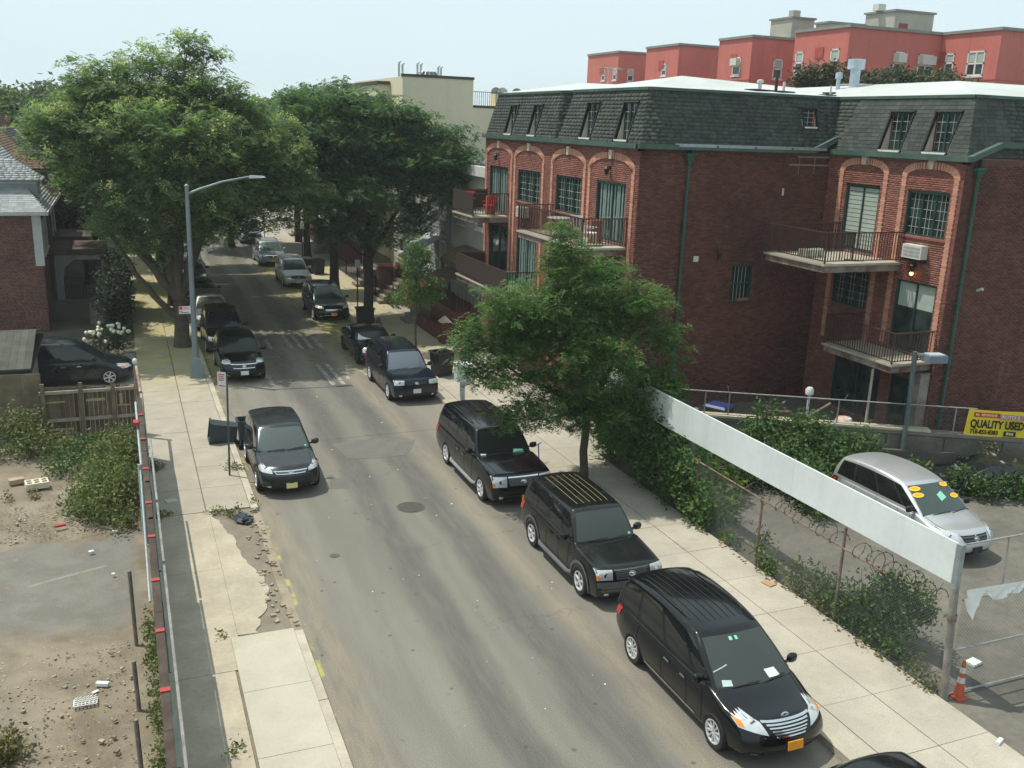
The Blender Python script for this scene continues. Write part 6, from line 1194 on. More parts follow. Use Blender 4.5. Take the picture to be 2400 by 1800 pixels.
def bush(name, label, cat, lobes, dens, k, spread, size, mat, seed, stems=True, up=.4, shell=.3):
    c0 = lobes[0]; zmin = min(l[2]-l[5] for l in lobes); t = thing(name, label, cat, (c0[0], c0[1], max(.05, zmin))); C = lobepts(lobes, dens, seed, shell); C = C[C[:, 2] > .1]; V, Q = leaves(C, k, spread, size, up, seed+1); npmesh('foliage', V, Q, mat, t)
    if stems:
        m = MB(); rnd = random.Random(seed)
        for lb in lobes:
            for _ in range(5): limb(m, (lb[0]+rnd.uniform(-.2, .2), lb[1]+rnd.uniform(-.2, .2), max(.02, lb[2]-lb[5]*1.2)), (lb[0]+rnd.uniform(-1, 1)*lb[3], lb[1]+rnd.uniform(-1, 1)*lb[4], lb[2]+lb[5]*rnd.uniform(.4, 1.)), .012, .005, 0, 4, rnd)
        m.build('stems', BARK, t)
    return t
WEED = leafmat('weed_leaves', (.075, .105, .030), (.19, .22, .08), .3, 1.1); WEEDB = leafmat('dry_weed', (.10, .10, .035), (.22, .20, .085), .3, 1); SHRUB = leafmat('shrub_leaves', (.028, .07, .02), (.10, .17, .045), .32, 1.); VINE = leafmat('vine_leaves', (.05, .10, .015), (.17, .24, .045), .3, 1.2); HEDGE = leafmat('hedge_leaves', (.012, .026, .012), (.03, .055, .022), .2, .8)
bush('hedge', 'tall clipped dark hedge beside the left pavement beyond the hydrangea', 'hedge', [(-.65, y, 1.75, .85, 1.0, 1.75) for y in (50.2, 51.6, 53.0, 54.4, 56, 57.6, 59.2)], 55, 7, .15, .09, HEDGE, 401)
hy = bush('hydrangea', 'hydrangea bush with white flower heads by the dark minivan', 'shrub', [(-1.1, 45.6, .8, .95, .8, .65), (-.5, 45.9, .7, .6, .6, .5)], 70, 7, .13, .07, HEDGE, 411)
mb = MB(); r0 = random.Random(4)
for k in range(34):
    a = r0.uniform(0, 6.28); q = math.sqrt(r0.random()); c = (-.95+1.1*q*math.cos(a), 45.5+.7*q*math.sin(a), 1.2+.45*(1-q*q)+r0.uniform(-.25, .1)); mb.lathe([(.02, -.08), (.07, -.04), (.085, .02), (.055, .07), (.01, .09)], c, 7)
mb.build('flower_heads', M('hydrangea_white', (.62, .64, .50), .8, .12, 9), hy, True)
# weeds of the vacant lot
bush('weed_clump', 'large tangle of green weeds against the left fence', 'weeds', [(-.9, 28.2, .55, .95, 1.2, .7), (-1.0, 26.6, .45, .9, 1.0, .6), (-.7, 29.8, .6, .9, 1.0, .8), (-.6, 31.2, .6, .8, .9, .7), (-1.5, 27.3, .35, .7, .9, .45), (-.5, 25.7, .3, .35, .6, .4), (-.45, 27.2, .75, .4, .9, .6)], 150, 6, .12, .06, WEED, 421, up=.1)
bush('weed_clump', 'weeds climbing the tall plank fence at the left edge', 'weeds', [(-3.6, 33.1, .8, .9, .5, .9), (-3.2, 32.4, .5, .8, .6, .5), (-2.3, 32.6, .35, .8, .6, .4), (-4.6, 32.4, .5, .8, .7, .5)], 110, 6, .12, .065, WEED, 431, up=.1)
bush('weed_clump', 'dark green weeds beside the brown plank fence foot', 'weeds', [(-1.5, 31.6, .45, .9, .8, .5), (-2.2, 30.6, .35, .8, .8, .4)], 110, 6, .12, .06, SHRUB, 432, up=.1)
bush('grass_tuft', 'round olive tuft of grass at the bottom left corner', 'weeds', [(-2.5, 16.2, .25, .4, .55, .35), (-2.8, 15.8, .2, .4, .5, .3)], 260, 7, .1, .06, WEEDB, 441, up=.0)
bush('grass_tuft', 'long strip of grass along the fence foot in the near lot', 'weeds', [(-.02, y, .16, .16, .8, .25) for y in (14.2, 15.2, 16.4, 17.6, 18.6, 19.8)], 330, 6, .07, .05, WEED, 451, stems=False, up=0)
for i, (x, y, s, lab) in enumerate([(1.2, 15.0, .22, 'tuft growing at the edge of the raised pale slab'), (2.35, 25.6, .3, 'grass clump in the broken pavement by the sign post'), (1.9, 25.9, .25, 'grass sprouting left of the black plastic scrap'), (2.75, 29.3, .3, 'weed growing at the kerb behind the sign post'), (-2.85, 28.6, .25, 'yellowish tuft beside the perforated white block'), (-3.6, 28.6, .22, 'small dry tuft at the left edge of the lot'), (.45, 26.0, .3, 'weed poking through the fence onto the pavement'), (.4, 29.9, .4, 'bare twiggy weed leaning over the pavement'), (1.35, 19.0, .14, 'tiny yellow weed at the corner of the raised slab'), (2.95, 26.3, .2, 'yellow weed at the kerb before the grey SUV')]):
    bush('weed', lab, 'weeds', [(x, y, .14, s, s, s*.75)], 500, 5, .06, .045, WEEDB if i in (4, 5, 8, 9) else WEED, 460+i, stems=False, up=0)
# shrubs and vines of the used car lot
bush('shrub', 'leafy green shrub in front of the retaining wall, left of the silver minivan', 'shrub', [(20.0, 23.4, 1.4, 1.2, .9, 1.0), (18.6, 21.4, .8, .7, .9, .8), (18.3, 20.6, .5, .5, .7, .5), (21.6, 22.4, 1.1, .8, .5, .9), (18.8, 24.2, 1.2, .9, .8, .9), (18.9, 22.6, .9, 1.0, .9, .8), (20.3, 22.4, .8, 1.0, .9, .7), (21.4, 23.2, 1.0, .9, .7, .6), (19.2, 24.4, 2.0, .5, .5, .5), (18.0, 23.4, .6, .8, .8, .6)], 90, 7, .14, .075, SHRUB, 481)
bush('vine', 'dark vine hanging over the far end of the white hoarding', 'vine', [(14.8, 23.8, 1.5, .7, 1.3, 1.5), (14.7, 22.2, 1.3, .6, 1.1, 1.2), (14.9, 25.2, 1.9, .8, 1.1, 1.6), (14.7, 21.0, .7, .5, .9, .7), (15.2, 24.4, 3.1, .7, 1.0, .6), (14.8, 26.6, 1.6, .8, 1.0, 1.6), (15.4, 23, 1, .7, 1.0, 1)], 150, 7, .13, .075, LF3, 491)
bush('vine', 'bright yellow-green vine under the white hoarding', 'vine', [(16.2, 22.6, .5, .8, .9, .5), (15.6, 21.6, .4, .6, .8, .4), (16.8, 23.4, .6, .8, .8, .5)], 110, 7, .13, .085, VINE, 501)
bush('weeds_row', 'straggling weeds along the lot fence by the black off-roader', 'weeds', [(14.7, 18.1, .4, .3, .4, .45), (14.6, 17.7, .25, .25, .35, .3), (14.85, 18.4, .85, .18, .22, .28), (14.75, 19.6, .2, .25, .5, .22)], 200, 6, .09, .06, VINE, 511, up=0)
bush('shrub', 'dense green shrub growing through the chain link fence before the near post', 'shrub', [(15.1, 14.4, .85, .6, .85, .85), (15.4, 13.9, 1.05, .5, .55, .75), (15.0, 15.2, .6, .35, .45, .5), (15.3, 14.6, 1.4, .3, .35, .35), (14.8, 13.6, .4, .35, .5, .4), (14.9, 15.3, .45, .45, .7, .5), (14.85, 14.4, .3, .4, .9, .35), (15.0, 16.2, .35, .35, .6, .4)], 190, 7, .11, .055, SHRUB, 521)
bush('weeds_row', 'low mixed weeds at the fence foot near the corner post', 'weeds', [(14.6, 12.8, .28, .2, .4, .32), (14.65, 16.7, .25, .22, .6, .3), (14.5, 12.35, .22, .25, .25, .26), (15.0, 17.1, .4, .35, .5, .4), (14.6, 15.8, .25, .2, .5, .3), (15.0, 16.2, .55, .3, .5, .45)], 150, 6, .09, .05, WEED, 531, up=0)
bush('shrub', 'shrub and saplings overgrowing the wrecked car', 'shrub', [(25.6, 20.2, .6, .7, .5, .5), (26.6, 19.8, .7, .7, .5, .6), (23.3, 21.8, .5, .6, .5, .5), (27.4, 19.6, .9, .7, .6, .8), (24.6, 20.0, .45, .8, .5, .45), (25.6, 19.6, .5, .7, .5, .5), (24.0, 20.7, .55, .6, .5, .5), (27.6, 19.0, .6, .7, .6, .6)], 110, 7, .12, .07, SHRUB, 541)
bush('weed', 'pale yellow feathery weed against the retaining wall', 'weeds', [(25.9, 21.3, 1.0, .4, .3, .4), (25.7, 21.2, .6, .3, .3, .4)], 200, 7, .1, .05, WEEDB, 551)
# ---------------------------------------------------------------- left: construction fence, plank fence, lot odds and ends
WOODB = M('brown_fence_wood', (.085, .056, .04), .9, .25, 3, .004, 30, island=.25, col2=(.17, .12, .08)); WOODG = M('grey_fence_wood', (.115, .088, .058), .9, .25, 3, .004, 30, island=.2, col2=(.20, .16, .095), amt=.6); PLYG = M('green_plywood', (.035, .055, .05), .8, .25, 2); REDC = M('red_paint_mark', (.36, .045, .045), .7, .1, 6); GALV = M('bright_pipe', (.52, .60, .64), .35, .15, 4, metal=.5)
RAILW = M('dark_rail_wood', (.052, .037, .028), .9, .3, 3, .004, 30, col2=(.09, .07, .055)); hf = thing('hoarding_fence', 'long plywood construction fence with brown top rail and red marks on the left', 'fence', (FL, 20, .1))
FF = Frame((.26, 0, 0), (0, 1, 0), (0, 0, 1), (1, 0, 0)); y = 8.0; k = 0
rk2 = random.Random(3)
while y < 30.4:
    h = 2.42 if y > 20.2 else 2.55; p = MB(); p.box(.20+rk2.uniform(-.015, .015), .235, y+.006, y+1.21, .1, h-.12+rk2.uniform(-.02, .02)); p.build('plywood_panel', PLYG, hf); y += 1.22; k += 1
for a, b, z in ((8, 12.6, 2.40), (12.61, 16.2, 2.40), (16.21, 20.2, 2.40), (20.21, 24.2, 2.30), (24.21, 30.6, 2.28)): MB().box(.05, .19, a, b, z-.06, z).build('top_rail', RAILW, hf)
for y in (13.6, 15.45, 17.4, 19.45, 21.6, 23.9, 26.3, 28.6): MB().box(.045, .195, y, y+.11, 2.405 if y < 20.2 else 2.305, 2.425 if y < 20.2 else 2.325).build('red_mark', REDC, hf); MB().box(.09, .185, y-.9, y-.8, .1, 2.3).build('post', WOODB, hf)
p = MB()
for a, b in ((10, 18.2), (18.3, 21.5), (21.6, 26.2)): p.tube([(.30, a, 2.36), (.30, b, 2.33)], .028, 7)
p.build('grey_rail', M('grey_rail', (.24, .24, .23), .6, .3, 5), hf)
MB().tube([(.03, 24.9, 2.0), (.0, 30.2, 2.25)], .036, 8).build('bright_pipe', GALV, hf); MB().tube([(-.02, 24.9, .1), (-.02, 24.9, 2.1)], .045, 8).build('pipe_post', GALV, hf); MB().tube([(.06, 24.4, .1), (.06, 24.5, 2.25)], .06, 10).build('pipe_post', M('grey_pipe', (.20, .21, .21), .6, .2, 4), hf); MB().tube([(.0, 17.5, 1.95), (.0, 24.9, 1.95)], .025, 7).build('lower_rail', GALV, hf)
MB().obox((-.03, 27.9, 2.3), (.14, .3, .12)).build('red_clamp', REDC, hf)
t = thing('gate_post', 'rusty leaning pipe post with white cap where the plank fence meets the pavement', 'post', (.05, 33.5, .1)); MB().tube([(.12, 33.3, .1), (.07, 33.5, 2.66)], .065, 9).build('pipe', M('rust_pipe', (.17, .085, .06), .8, .25, 5, col2=(.4, .38, .36), amt=.6), t); MB().lathe([(.02, .12), (.07, .08), (.09, 0), (.07, -.07), (.05, -.08)], (.07, 33.5, 2.74), 12).build('cap', ACW, t, True)
MB().tube([(.17, 31.0, 2.35), (.10, 33.5, 2.62)], .05, 8).build('rail', bpy.data.materials['rust_pipe'], t)
pf = thing('plank_fence', 'weathered plank fence with two rails between the vacant lot and the driveway', 'fence', (-1.5, 33.75, .05)); x = -2.95; rk3 = random.Random(6)
while x < .0:
    w = rk3.uniform(.13, .17); h = 1.95+rk3.uniform(-.05, .03)-.03*(x+2.95); MB().box(x, x+w-.004, 33.80+rk3.uniform(-.008, .008), 33.825, .05, h).build('plank', WOODB if rk3.random() < .6 else WOODG, pf); x += w
for z in (.75, 1.72): MB().box(-2.95, -.02, 33.70, 33.79, z, z+.1).build('rail', M('rail_wood_%d' % int(z*100), (.30, .26, .21), .85, .2, 4), pf)
for x in (-2.9, -1.75, -.75): MB().box(x, x+.13, 33.62, 33.70, .05, 2.05-.02*x).build('post', WOODG, pf)
for a, b, c, d in ((-1.55, -.95, 1.38, 1.47), (-2.75, -2.2, 1.4, 1.45), (-2.85, -2.0, .42, .5), (-2.7, -2.1, .3, .36), (-.6, -.15, 1.15, 1.2), (-.5, -.4, 1.2, 1.6)): MB().box(a, b, 33.785, 33.797, c, d).build('bare_wood_patch', M('bare_wood_%d' % int(a*-100), (.34, .27, .15), .85, .2, 5), pf)
tf = thing('tall_plank_fence', 'taller olive brown plank fence at the left edge with weeds on it', 'fence', (-4.5, 34.2, .05)); x = -6.5
while x < -3.05: MB().box(x, x+.596, 34.25, 34.28, .05, 2.35+rk3.uniform(-.03, .03)).build('plank', WOODG, tf); x += .6
MB().box(-4.75, -4.65, 34.1, 34.2, .05, 2.4).build('post', WOODG, tf)
gr = thing('garage', 'low garage with a mossy corrugated roof beside the dark minivan', 'garage', (-6, 37, .05)); MB().box(-11, -3.45, 35.4, 40.4, .05, 2.25).build('wall', M('garage_render', (.17, .175, .17), .8, .15, 2), gr); RG = M('mossy_roof', (.060, .062, .052), .9, .3, 2, island=.15, col2=(.085, .09, .062), streak=.4)
for k in range(34):
    x = -11.2+k*.235; MB().hexa([(x, 34.9, 2.3), (x+.230, 34.9, 2.3), (x+.230, 38.2, 2.95), (x, 38.2, 2.95), (x, 34.9, 2.36), (x+.230, 34.9, 2.36), (x+.230, 38.2, 3.01), (x, 38.2, 3.01)]).build('roof_sheet', RG, gr); MB().hexa([(x, 38.2, 2.95), (x+.230, 38.2, 2.95), (x+.230, 41, 2.4), (x, 41, 2.4), (x, 38.2, 3.01), (x+.230, 38.2, 3.01), (x+.230, 41, 2.46), (x, 41, 2.46)]).build('roof_sheet', RG, gr)
MB().box(-11.2, -3.2, 34.9, 41, 2.2, 2.29).build('roof_deck', SHB, gr)
# stub posts, litter and blocks of the vacant lot
STUB = M('rusty_stub', (.19, .165, .135), .85, .3, 6)
for y0, lab in ((19.4, 'farthest rusty stub post standing in the lot beside the fence'), (16.9, 'middle rusty stub post standing in the lot beside the fence'), (15.0, 'nearest rusty stub post standing in the lot beside the fence')): solo('stub_post', MB().tube([(-.33, y0, .0), (-.36, y0+.1, 1.7 if y0 > 19 else 1.05)], .04, 8), STUB, lab, 'post', 'stub posts along the lot fence', True)
p = MB()
for i in range(7):
    for j in range(5):
        if i < 6: p.beam((-1.46+.066*i, 17.3+.06*j, .12), (-1.394+.066*i, 17.3+.06*j, .12+.01*j), .024, .012)
        if j < 4: p.beam((-1.46+.066*i, 17.3+.06*j, .12), (-1.46+.066*i, 17.36+.06*j, .12), .024, .012)
solo('plastic_lattice', p, ACW, 'white perforated plastic lattice lying on the bare dirt', 'lattice')
def litter(label, c, s, m, rz=0.): solo('litter', MB().obox((c[0], c[1], c[2]+s[2]/2), s, rz), m, label, 'litter')
litter('crushed clear bottle on the dirt above the white lattice', (-.97, 17.95, .08), (.24, .09, .07), PAPER, -.4); litter('white scrap beside the crushed bottle', (-1.1, 17.75, .08), (.12, .06, .02), PAPER, .6)
t = thing('concrete_block', 'pale perforated concrete block lying among the weeds of the lot', 'block', (-2.86, 29.4, .1), R(10)); MB().obox((0, 0, .1), (.62, .42, .18)).build('block', M('pale_block', (.58, .53, .40), .9, .1, 4), t, False, True)
for i in range(2):
    for j in range(3): MB().obox((-.2+.2*j, -.09+.18*i, .192), (.13, .11, .008)).build('hole', M('block_hole_%d%d' % (i, j), (.10, .09, .07), .9, .1, 5), t, False, True)
solo('stone', MB().obox((-3.45, 29.9, .18), (.4, .25, .14), .3), M('tan_stone', (.34, .26, .17), .9, .15, 5), 'flat tan stone at the left edge of the lot', 'stone')
litter('red scrap on the dirt near the lot pavement', (-2.1, 26.2, .1), (.28, .1, .05), REDC, .2); litter('white straw and cup lying at the weed edge', (-.75, 25.4, .1), (.28, .05, .04), PAPER, 0); litter('white paper scrap on the old lot pavement', (-1.3, 24.3, .105), (.12, .08, .02), PAPER, .3); litter('second white scrap on the lot pavement by the fence', (-.78, 22.8, .105), (.07, .06, .03), PAPER, 0)
p = MB(); g0 = random.Random(9)
for k in range(1500):
    x, y = g0.uniform(-3.6, -.35), g0.choice((g0.uniform(14.5, 19.5), g0.uniform(25.4, 28))); s = g0.uniform(.010, .038)*(1 if g0.random() < .93 else 2); p.obox((x, y, .07+s*.2), (s, s*g0.uniform(.5, 1.4), s*.5), g0.uniform(0, 3), rx=g0.uniform(-.4, .4))
o = struct('rubble', p, M('rubble', (.30, .25, .18), .95, .3, 9, island=.4), 'stuff')
p = MB()
for k in range(14): a = k/14*6.28; p.obox((2.55+.22*math.cos(a)*g0.uniform(.4, 1), 25.1+.32*math.sin(a)*g0.uniform(.3, 1), .17), (g0.uniform(.1, .3), g0.uniform(.08, .2), .03), g0.uniform(0, 3), rx=g0.uniform(-.5, .5), ry=g0.uniform(-.5, .5))
solo('plastic_scrap', p, M('black_plastic', (.035, .045, .06), .3, .2, 9), 'crumpled black plastic sheet on the broken pavement edge', 'litter')
litter('flattened white carton on the pavement by the fence', (.75, 27.1, .118), (.3, .26, .03), M('dull_carton', (.45, .45, .41), .8, .2, 9), .3)
p = MB()
for k in range(70):
    x, y = g0.uniform(3.4, 10.5), g0.uniform(13, 52); s = g0.uniform(.012, .042); p.obox((x, y, .006), (s, s, .008), g0.uniform(0, 3))
struct('road_litter', p, M('pale_litter', (.55, .55, .5), .8, .2, 9, island=.5), 'stuff')
# ---------------------------------------------------------------- street furniture
LPM = M('lamp_post_grey', (.20, .235, .245), .5, .12, 3, metal=.3); SGN = M('sign_white', (.66, .66, .66), .5, .05, 4); SGR = M('sign_red', (.55, .04, .05), .5, .05, 4)
lp = thing('street_lamp', 'tall grey street lamp with a long arm over the road on the left pavement', 'street lamp', (2.45, 40.95, .12))
MB().tube([(2.48, 40.95, .6), (2.5, 40.95, 8.05)], [.135, .075], 12).build('pole', LPM, lp, True); MB().hexa([(2.2, 40.67, .12), (2.76, 40.67, .12), (2.76, 41.23, .12), (2.2, 41.23, .12), (2.3, 40.77, 1.0), (2.66, 40.77, 1.0), (2.66, 41.13, 1.0), (2.3, 41.13, 1.0)]).build('base', LPM, lp)
MB().tube([(2.5, 40.95, 7.75), (3.0, 40.95, 7.95), (3.9, 40.95, 8.25), (4.9, 40.95, 8.45), (5.3, 40.95, 8.48)], [.055, .05, .045, .04, .035], 8).build('arm', LPM, lp, True); MB().hexa([(4.95, 40.83, 8.40), (5.62, 40.85, 8.44), (5.62, 41.05, 8.44), (4.95, 41.07, 8.40), (5.0, 40.86, 8.52), (5.55, 40.88, 8.50), (5.55, 41.02, 8.50), (5.0, 41.04, 8.52)]).build('lamp_head', M('lamp_head', (.50, .53, .54), .4, .1, 4), lp); MB().lathe([(.09, 8.03), (.09, 8.1), (.02, 8.15)], (2.5, 40.95, 0), 10).build('finial', LPM, lp)
def parking_sign(c, w, h, T):
    pass
sg = MB().box(1.92, 2.38, 40.79, 40.80, 2.88, 3.20).build('parking_sign', SGN, lp); MB().box(1.935, 2.06, 40.783, 40.789, 3.06, 3.185).build('no_parking_symbol', SGR, sg); p = MB(); p.box(1.97, 2.29, 40.783, 40.789, 2.92, 2.945); p.build('arrow', BLK, sg); p = MB()
for k in range(2): p.box(2.10, 2.34-.05*k, 40.783, 40.789, 3.08+.05*k, 3.10+.05*k)
p.build('print_line', SGR, sg); MB().box(1.935, 2.06, 40.783, 40.789, 2.97, 3.0).build('print_line', SGR, sg)
sp_ = thing('sign_post', 'dark steel sign post with a small white parking plate on the left pavement', 'sign', (2.55, 28.72, .12)); MB().beam((2.55, 28.72, .1), (2.6, 28.72, 3.35), .055, .055).build('post', M('post_steel', (.07, .08, .08), .6, .2, 5), sp_)
Tm = Matrix.Translation((2.44, 28.66, 3.2)) @ Matrix.Rotation(R(-35), 4, 'Z')
def sgbox(mb, x0, x1, z0, z1, y): return mb.hexa([Tm @ Vector(q) for q in ((x0, y, z0), (x1, y, z0), (x1, y+.006, z0), (x0, y+.006, z0), (x0, y, z1), (x1, y, z1), (x1, y+.006, z1), (x0, y+.006, z1))])
o = sgbox(MB(), -.14, .14, -.25, .25, 0).build('parking_sign', SGN, sp_); p = MB()
for k in range(4): sgbox(p, -.10, .10-.03*(k % 2), .17-.06*k, .20-.06*k, -.007)
p.build('print_line', SGR, o); sgbox(MB(), -.1, .1, -.19, -.16, -.007).build('arrow', SGR, o)
def post_sign(label, x, y, z1, col): 
    t = thing('sign_pole', label, 'sign', (x, y, .12)); MB().beam((x, y, .12), (x, y, z1), .06, .06).build('pole', col, t); return t
t = post_sign('slim dark sign pole on the right pavement by the dark street tree', 12.0, 52.1, 3.4, IRONF); MB().box(11.85, 12.15, 52.05, 52.06, 2.9, 3.35).build('plate', SGN, t)
t = post_sign('sign pole on the far sunny pavement beside the pale blue minivan', 12.4, 71.9, 3.3, IRONF); MB().box(12.25, 12.55, 71.85, 71.86, 2.85, 3.3).build('plate', SGN, t)
t = post_sign('farthest slim pole on the right pavement past the silver cars', 11.95, 89, 3.8, IRONF)
# bins
bin_('trash_bin', 'open black bin standing on the right pavement behind the dark SUV', (12.62, 38.6, .13), .33, 1.05, BINB, .25)
bin_('trash_bin', 'bin lying on its side on the left pavement beside the sign post', (2.60, 32.15, .12), .27, .92, BING, 0, None, True, Matrix.Translation((.10, 0, .33)) @ Matrix.Rotation(R(-82), 4, 'Y') @ Matrix.Translation((0, 0, -.5)))
bin_('trash_bin', 'dark bin standing at the kerb behind the grey crossover', (3.42, 31.6, .0), .23, .98, BING, 0)
bin_('trash_bin', 'dark bin by the tree trunk behind the black coupe', (11.75, 49.3, .12), .33, 1.02, BINB, .1)
bin_('trash_bin', 'nearer black bin on the sunny far right pavement', (12.7, 67.6, .12), .33, 1.05, BINB, .3); bin_('trash_bin', 'farther black bin against the pole on the sunny far right pavement', (12.0, 68.6, .12), .33, 1.0, BINB, 0, BINB)
t = thing('meter_box', 'pale green cabinet on a grey post behind the leaves of the near tree', 'cabinet', (12.2, 34.6, .13)); MB().box(12.12, 12.28, 34.52, 34.68, .13, .95).build('post', STEEL, t); MB().box(11.9, 12.5, 34.4, 34.8, .952, 1.62).build('cabinet', M('pale_green_cabinet', (.42, .52, .50), .5, .08, 4), t); MB().box(11.87, 12.53, 34.37, 34.83, 1.622, 1.67).build('lid', M('cabinet_lid', (.58, .64, .62), .5, .08, 4), t)
t = thing('fire_hydrant', 'dull red fire hydrant on the right pavement by the black coupe', 'hydrant', (12.05, 47.6, .12)); HYD = M('hydrant_paint', (.10, .055, .045), .7, .25, 5); MB().lathe([(.16, .12), (.17, .18), (.115, .2), (.11, .75), (.15, .77), (.14, .83), (.08, .93), (.03, .98)], (12.05, 47.6, 0), 12).build('barrel', HYD, t, True)
for s in (-1, 1): MB().tube([(12.05, 47.6, .62), (12.05+.19*s, 47.6, .62)], .06, 8).build('nozzle', HYD, t)
t = thing('traffic_cone', 'orange and grey traffic cone behind the fence corner post', 'cone', (14.98, 12.05, .06)); CONE = M('cone_orange', (.46, .10, .05), .6, .15, 6); MB().box(14.84, 15.12, 11.91, 12.19, .06, .1).build('base', CONE, t); MB().lathe([(.10, .1), (.03, .9), (.01, .91)], (14.98, 12.05, 0), 14).build('cone', CONE, t, True)
for z in (.42, .64): MB().lathe([(.10-.07*(z-.1)/.8+.005, z), (.10-.07*(z+.12-.1)/.8+.005, z+.12)], (14.98, 12.05, 0), 14, cap=False).build('collar', M('collar_grey_%d' % int(z*100), (.50, .52, .52), .4, .1, 6), t, True)
# ---------------------------------------------------------------- white hoarding and chain-link round the used car lot
wb = thing('white_hoarding', 'long blank white hoarding raised on posts along the used car lot', 'billboard', (14.64, 18, .06)); HBW = M('hoarding_white', (.68, .72, .71), .55, .06, .6, col2=(.60, .64, .63), amt=.6, streak=.14)
hz_ = lambda y, k: (2.51-.0135*(y-12.36), 3.36-.003*(y-12.36))[k]
for a, b in ((12.36, 17.3), (17.305, 22.2), (22.205, 27.1)): MB().hexa([(14.6, a, hz_(a, 0)), (14.64, a, hz_(a, 0)), (14.64, b, hz_(b, 0)), (14.6, b, hz_(b, 0)), (14.6, a, hz_(a, 1)), (14.64, a, hz_(a, 1)), (14.64, b, hz_(b, 1)), (14.6, b, hz_(b, 1))]).build('panel', HBW, wb)
p = MB(); p.beam((14.68, 12.3, 2.56), (14.68, 27.1, 2.5), .06, .06); p.beam((14.68, 12.3, 3.3), (14.68, 27.1, 3.27), .06, .06); p.build('frame', STEEL, wb)
for y, z0 in ((21.9, .06), (26.9, .06)): MB().tube([(14.78, y, z0), (14.78, y, 3.3)], .07, 8).build('post', M('hoarding_post', (.14, .17, .18), .6, .2, 4), wb)
cp_ = thing('corner_post', 'thick pale pipe at the corner of the lot fence under the white hoarding', 'post', (14.64, 12.12, .05)); MB().tube([(14.64, 12.1, .0), (14.64, 12.28, 2.45)], .078, 12).build('pipe', M('pale_pipe', (.23, .22, .195), .6, .3, 4, col2=(.14, .10, .08), amt=.5), cp_, True); MB().beam((14.64, 12.28, 2.4), (14.64, 12.3, 3.36), .12, .12).build('upper_post', STEEL, cp_); MB().lathe([(.088, 1.75), (.093, 1.82), (.088, 1.9)], (14.64, 12.23, 0), 12, cap=False).build('strap', RUSTP, cp_)
lf = thing('chain_link_fence', 'rusty chain link fence with razor wire along the right pavement', 'fence', (14.6, 18, .05)); FC = Frame((14.6, 0, 0), (0, 1, 0), (0, 0, 1), (-1, 0, 0)); chainlink(lf, FC, 12.3, 27.5, .08, 1.92, .075, .0026)
MB().tube([(14.6, 14.0, 1.93), (14.6, 27.5, 1.92)], .022, 7).build('top_rail', RUSTP, lf)
for y, h in ((15.35, 2.42), (18.35, 2.0), (21.3, 1.98), (24.3, 1.98)): MB().tube([(14.62, y, .05), (14.62, y, h)], .035, 8).build('post', RUSTP, lf)
MB().tube([(14.68, 15.42, .05), (14.68, 15.42, 1.95)], .028, 7).build('brace_post', RUSTP, lf)
RZ = M('razor_wire', (.09, .075, .065), .6, .2, 6, metal=.3)
def razor(pa, pb, loops, rad, seed):
    g = random.Random(seed); p = MB(); pa, pb = Vector(pa), Vector(pb); pts = []; n = loops*18
    for i in range(n+1):
        t = i/n; a = t*loops*2*math.pi; r_ = rad*(1+.25*math.sin(t*17+seed)); c = pa.lerp(pb, t); pts.append(c+Vector((r_*math.cos(a), .05*math.sin(a*.37+seed), r_*math.sin(a)+.1)))
    p.tube(pts, .008, 4)
    for i in range(0, n, 2): q = pts[i]; p.obox(q, (.05, .01, .025), g.uniform(0, 3), rx=g.uniform(0, 3))
    return p
razor((14.68, 12.6, 1.95), (14.68, 15.0, 2.0), 8, .2, 3).build('razor_wire', RZ, lf); razor((14.72, 15.5, 1.95), (14.72, 18.4, 1.9), 7, .19, 5).build('razor_wire', RZ, lf); razor((14.7, 18.6, 1.9), (14.7, 22.4, 1.9), 6, .18, 8).build('razor_wire', RZ, lf)
gt = thing('lot_gate', 'chain link gate of the car lot at the right edge with torn white sheet', 'gate', (17, 12.2, .05)); FGt = Frame((0, 12.15, 0), (1, 0, 0), (0, 0, 1), (0, -1, 0)); chainlink(gt, FGt, 14.75, 22, .12, 2.2, .075, .0026)
for z in (.12, 1.12, 2.22): MB().tube([(14.75, 12.15, z), (22, 12.15, z)], .022, 7).build('rail', PIPE, gt)
MB().tube([(14.7, 12.3, 3.34), (22, 12.35, 3.34)], .02, 7).build('top_pipe', PIPE, gt); MB().tube([(15.9, 12.25, 2.2), (15.9, 12.3, 3.34)], .02, 7).build('upright', PIPE, gt)
n = 30; V = []; F = []
for i in range(n+1):
    t = i/n; x = 14.72+3.2*t
    for j in range(6):
        q = j/5; drop = (.45*math.exp(-((t-.07)/.05)**2)+.16+.07*math.sin(t*34)+.2*math.exp(-((t-.3)/.08)**2))*q; V.append((x, 12.05+.05*math.sin(t*50+j*1.5)*q, 2.5-.10*t-drop))
for i in range(n):
    for j in range(5): F.append((i*6+j, i*6+j+1, i*6+j+7, i*6+j+6))
MB().add(V, F).build('torn_sheet', M('white_tarp', (.74, .76, .72), .5, .08, 3), gt, True)
ll = thing('lot_lamp', 'grey box floodlight on a dark post at the back of the car lot', 'lamp', (23.55, 22.75, .06)); MB().tube([(23.62, 22.72, .06), (23.55, 22.76, 4.25)], .075, 8).build('post', M('lot_post', (.10, .12, .13), .6, .2, 4), ll); MB().beam((23.5, 22.76, 4.2), (23.8, 22.6, 4.17), .06, .06).build('arm', STEEL, ll); MB().obox((24.05, 22.42, 4.08), (.66, .48, .24), R(-12)).build('lamp_box', M('lamp_box', (.15, .19, .24), .5, .1, 4), ll); MB().obox((24.05, 22.42, 4.215), (.54, .38, .03), R(-12)).build('lid', M('lamp_lid', (.38, .42, .44), .5, .1, 4), ll)
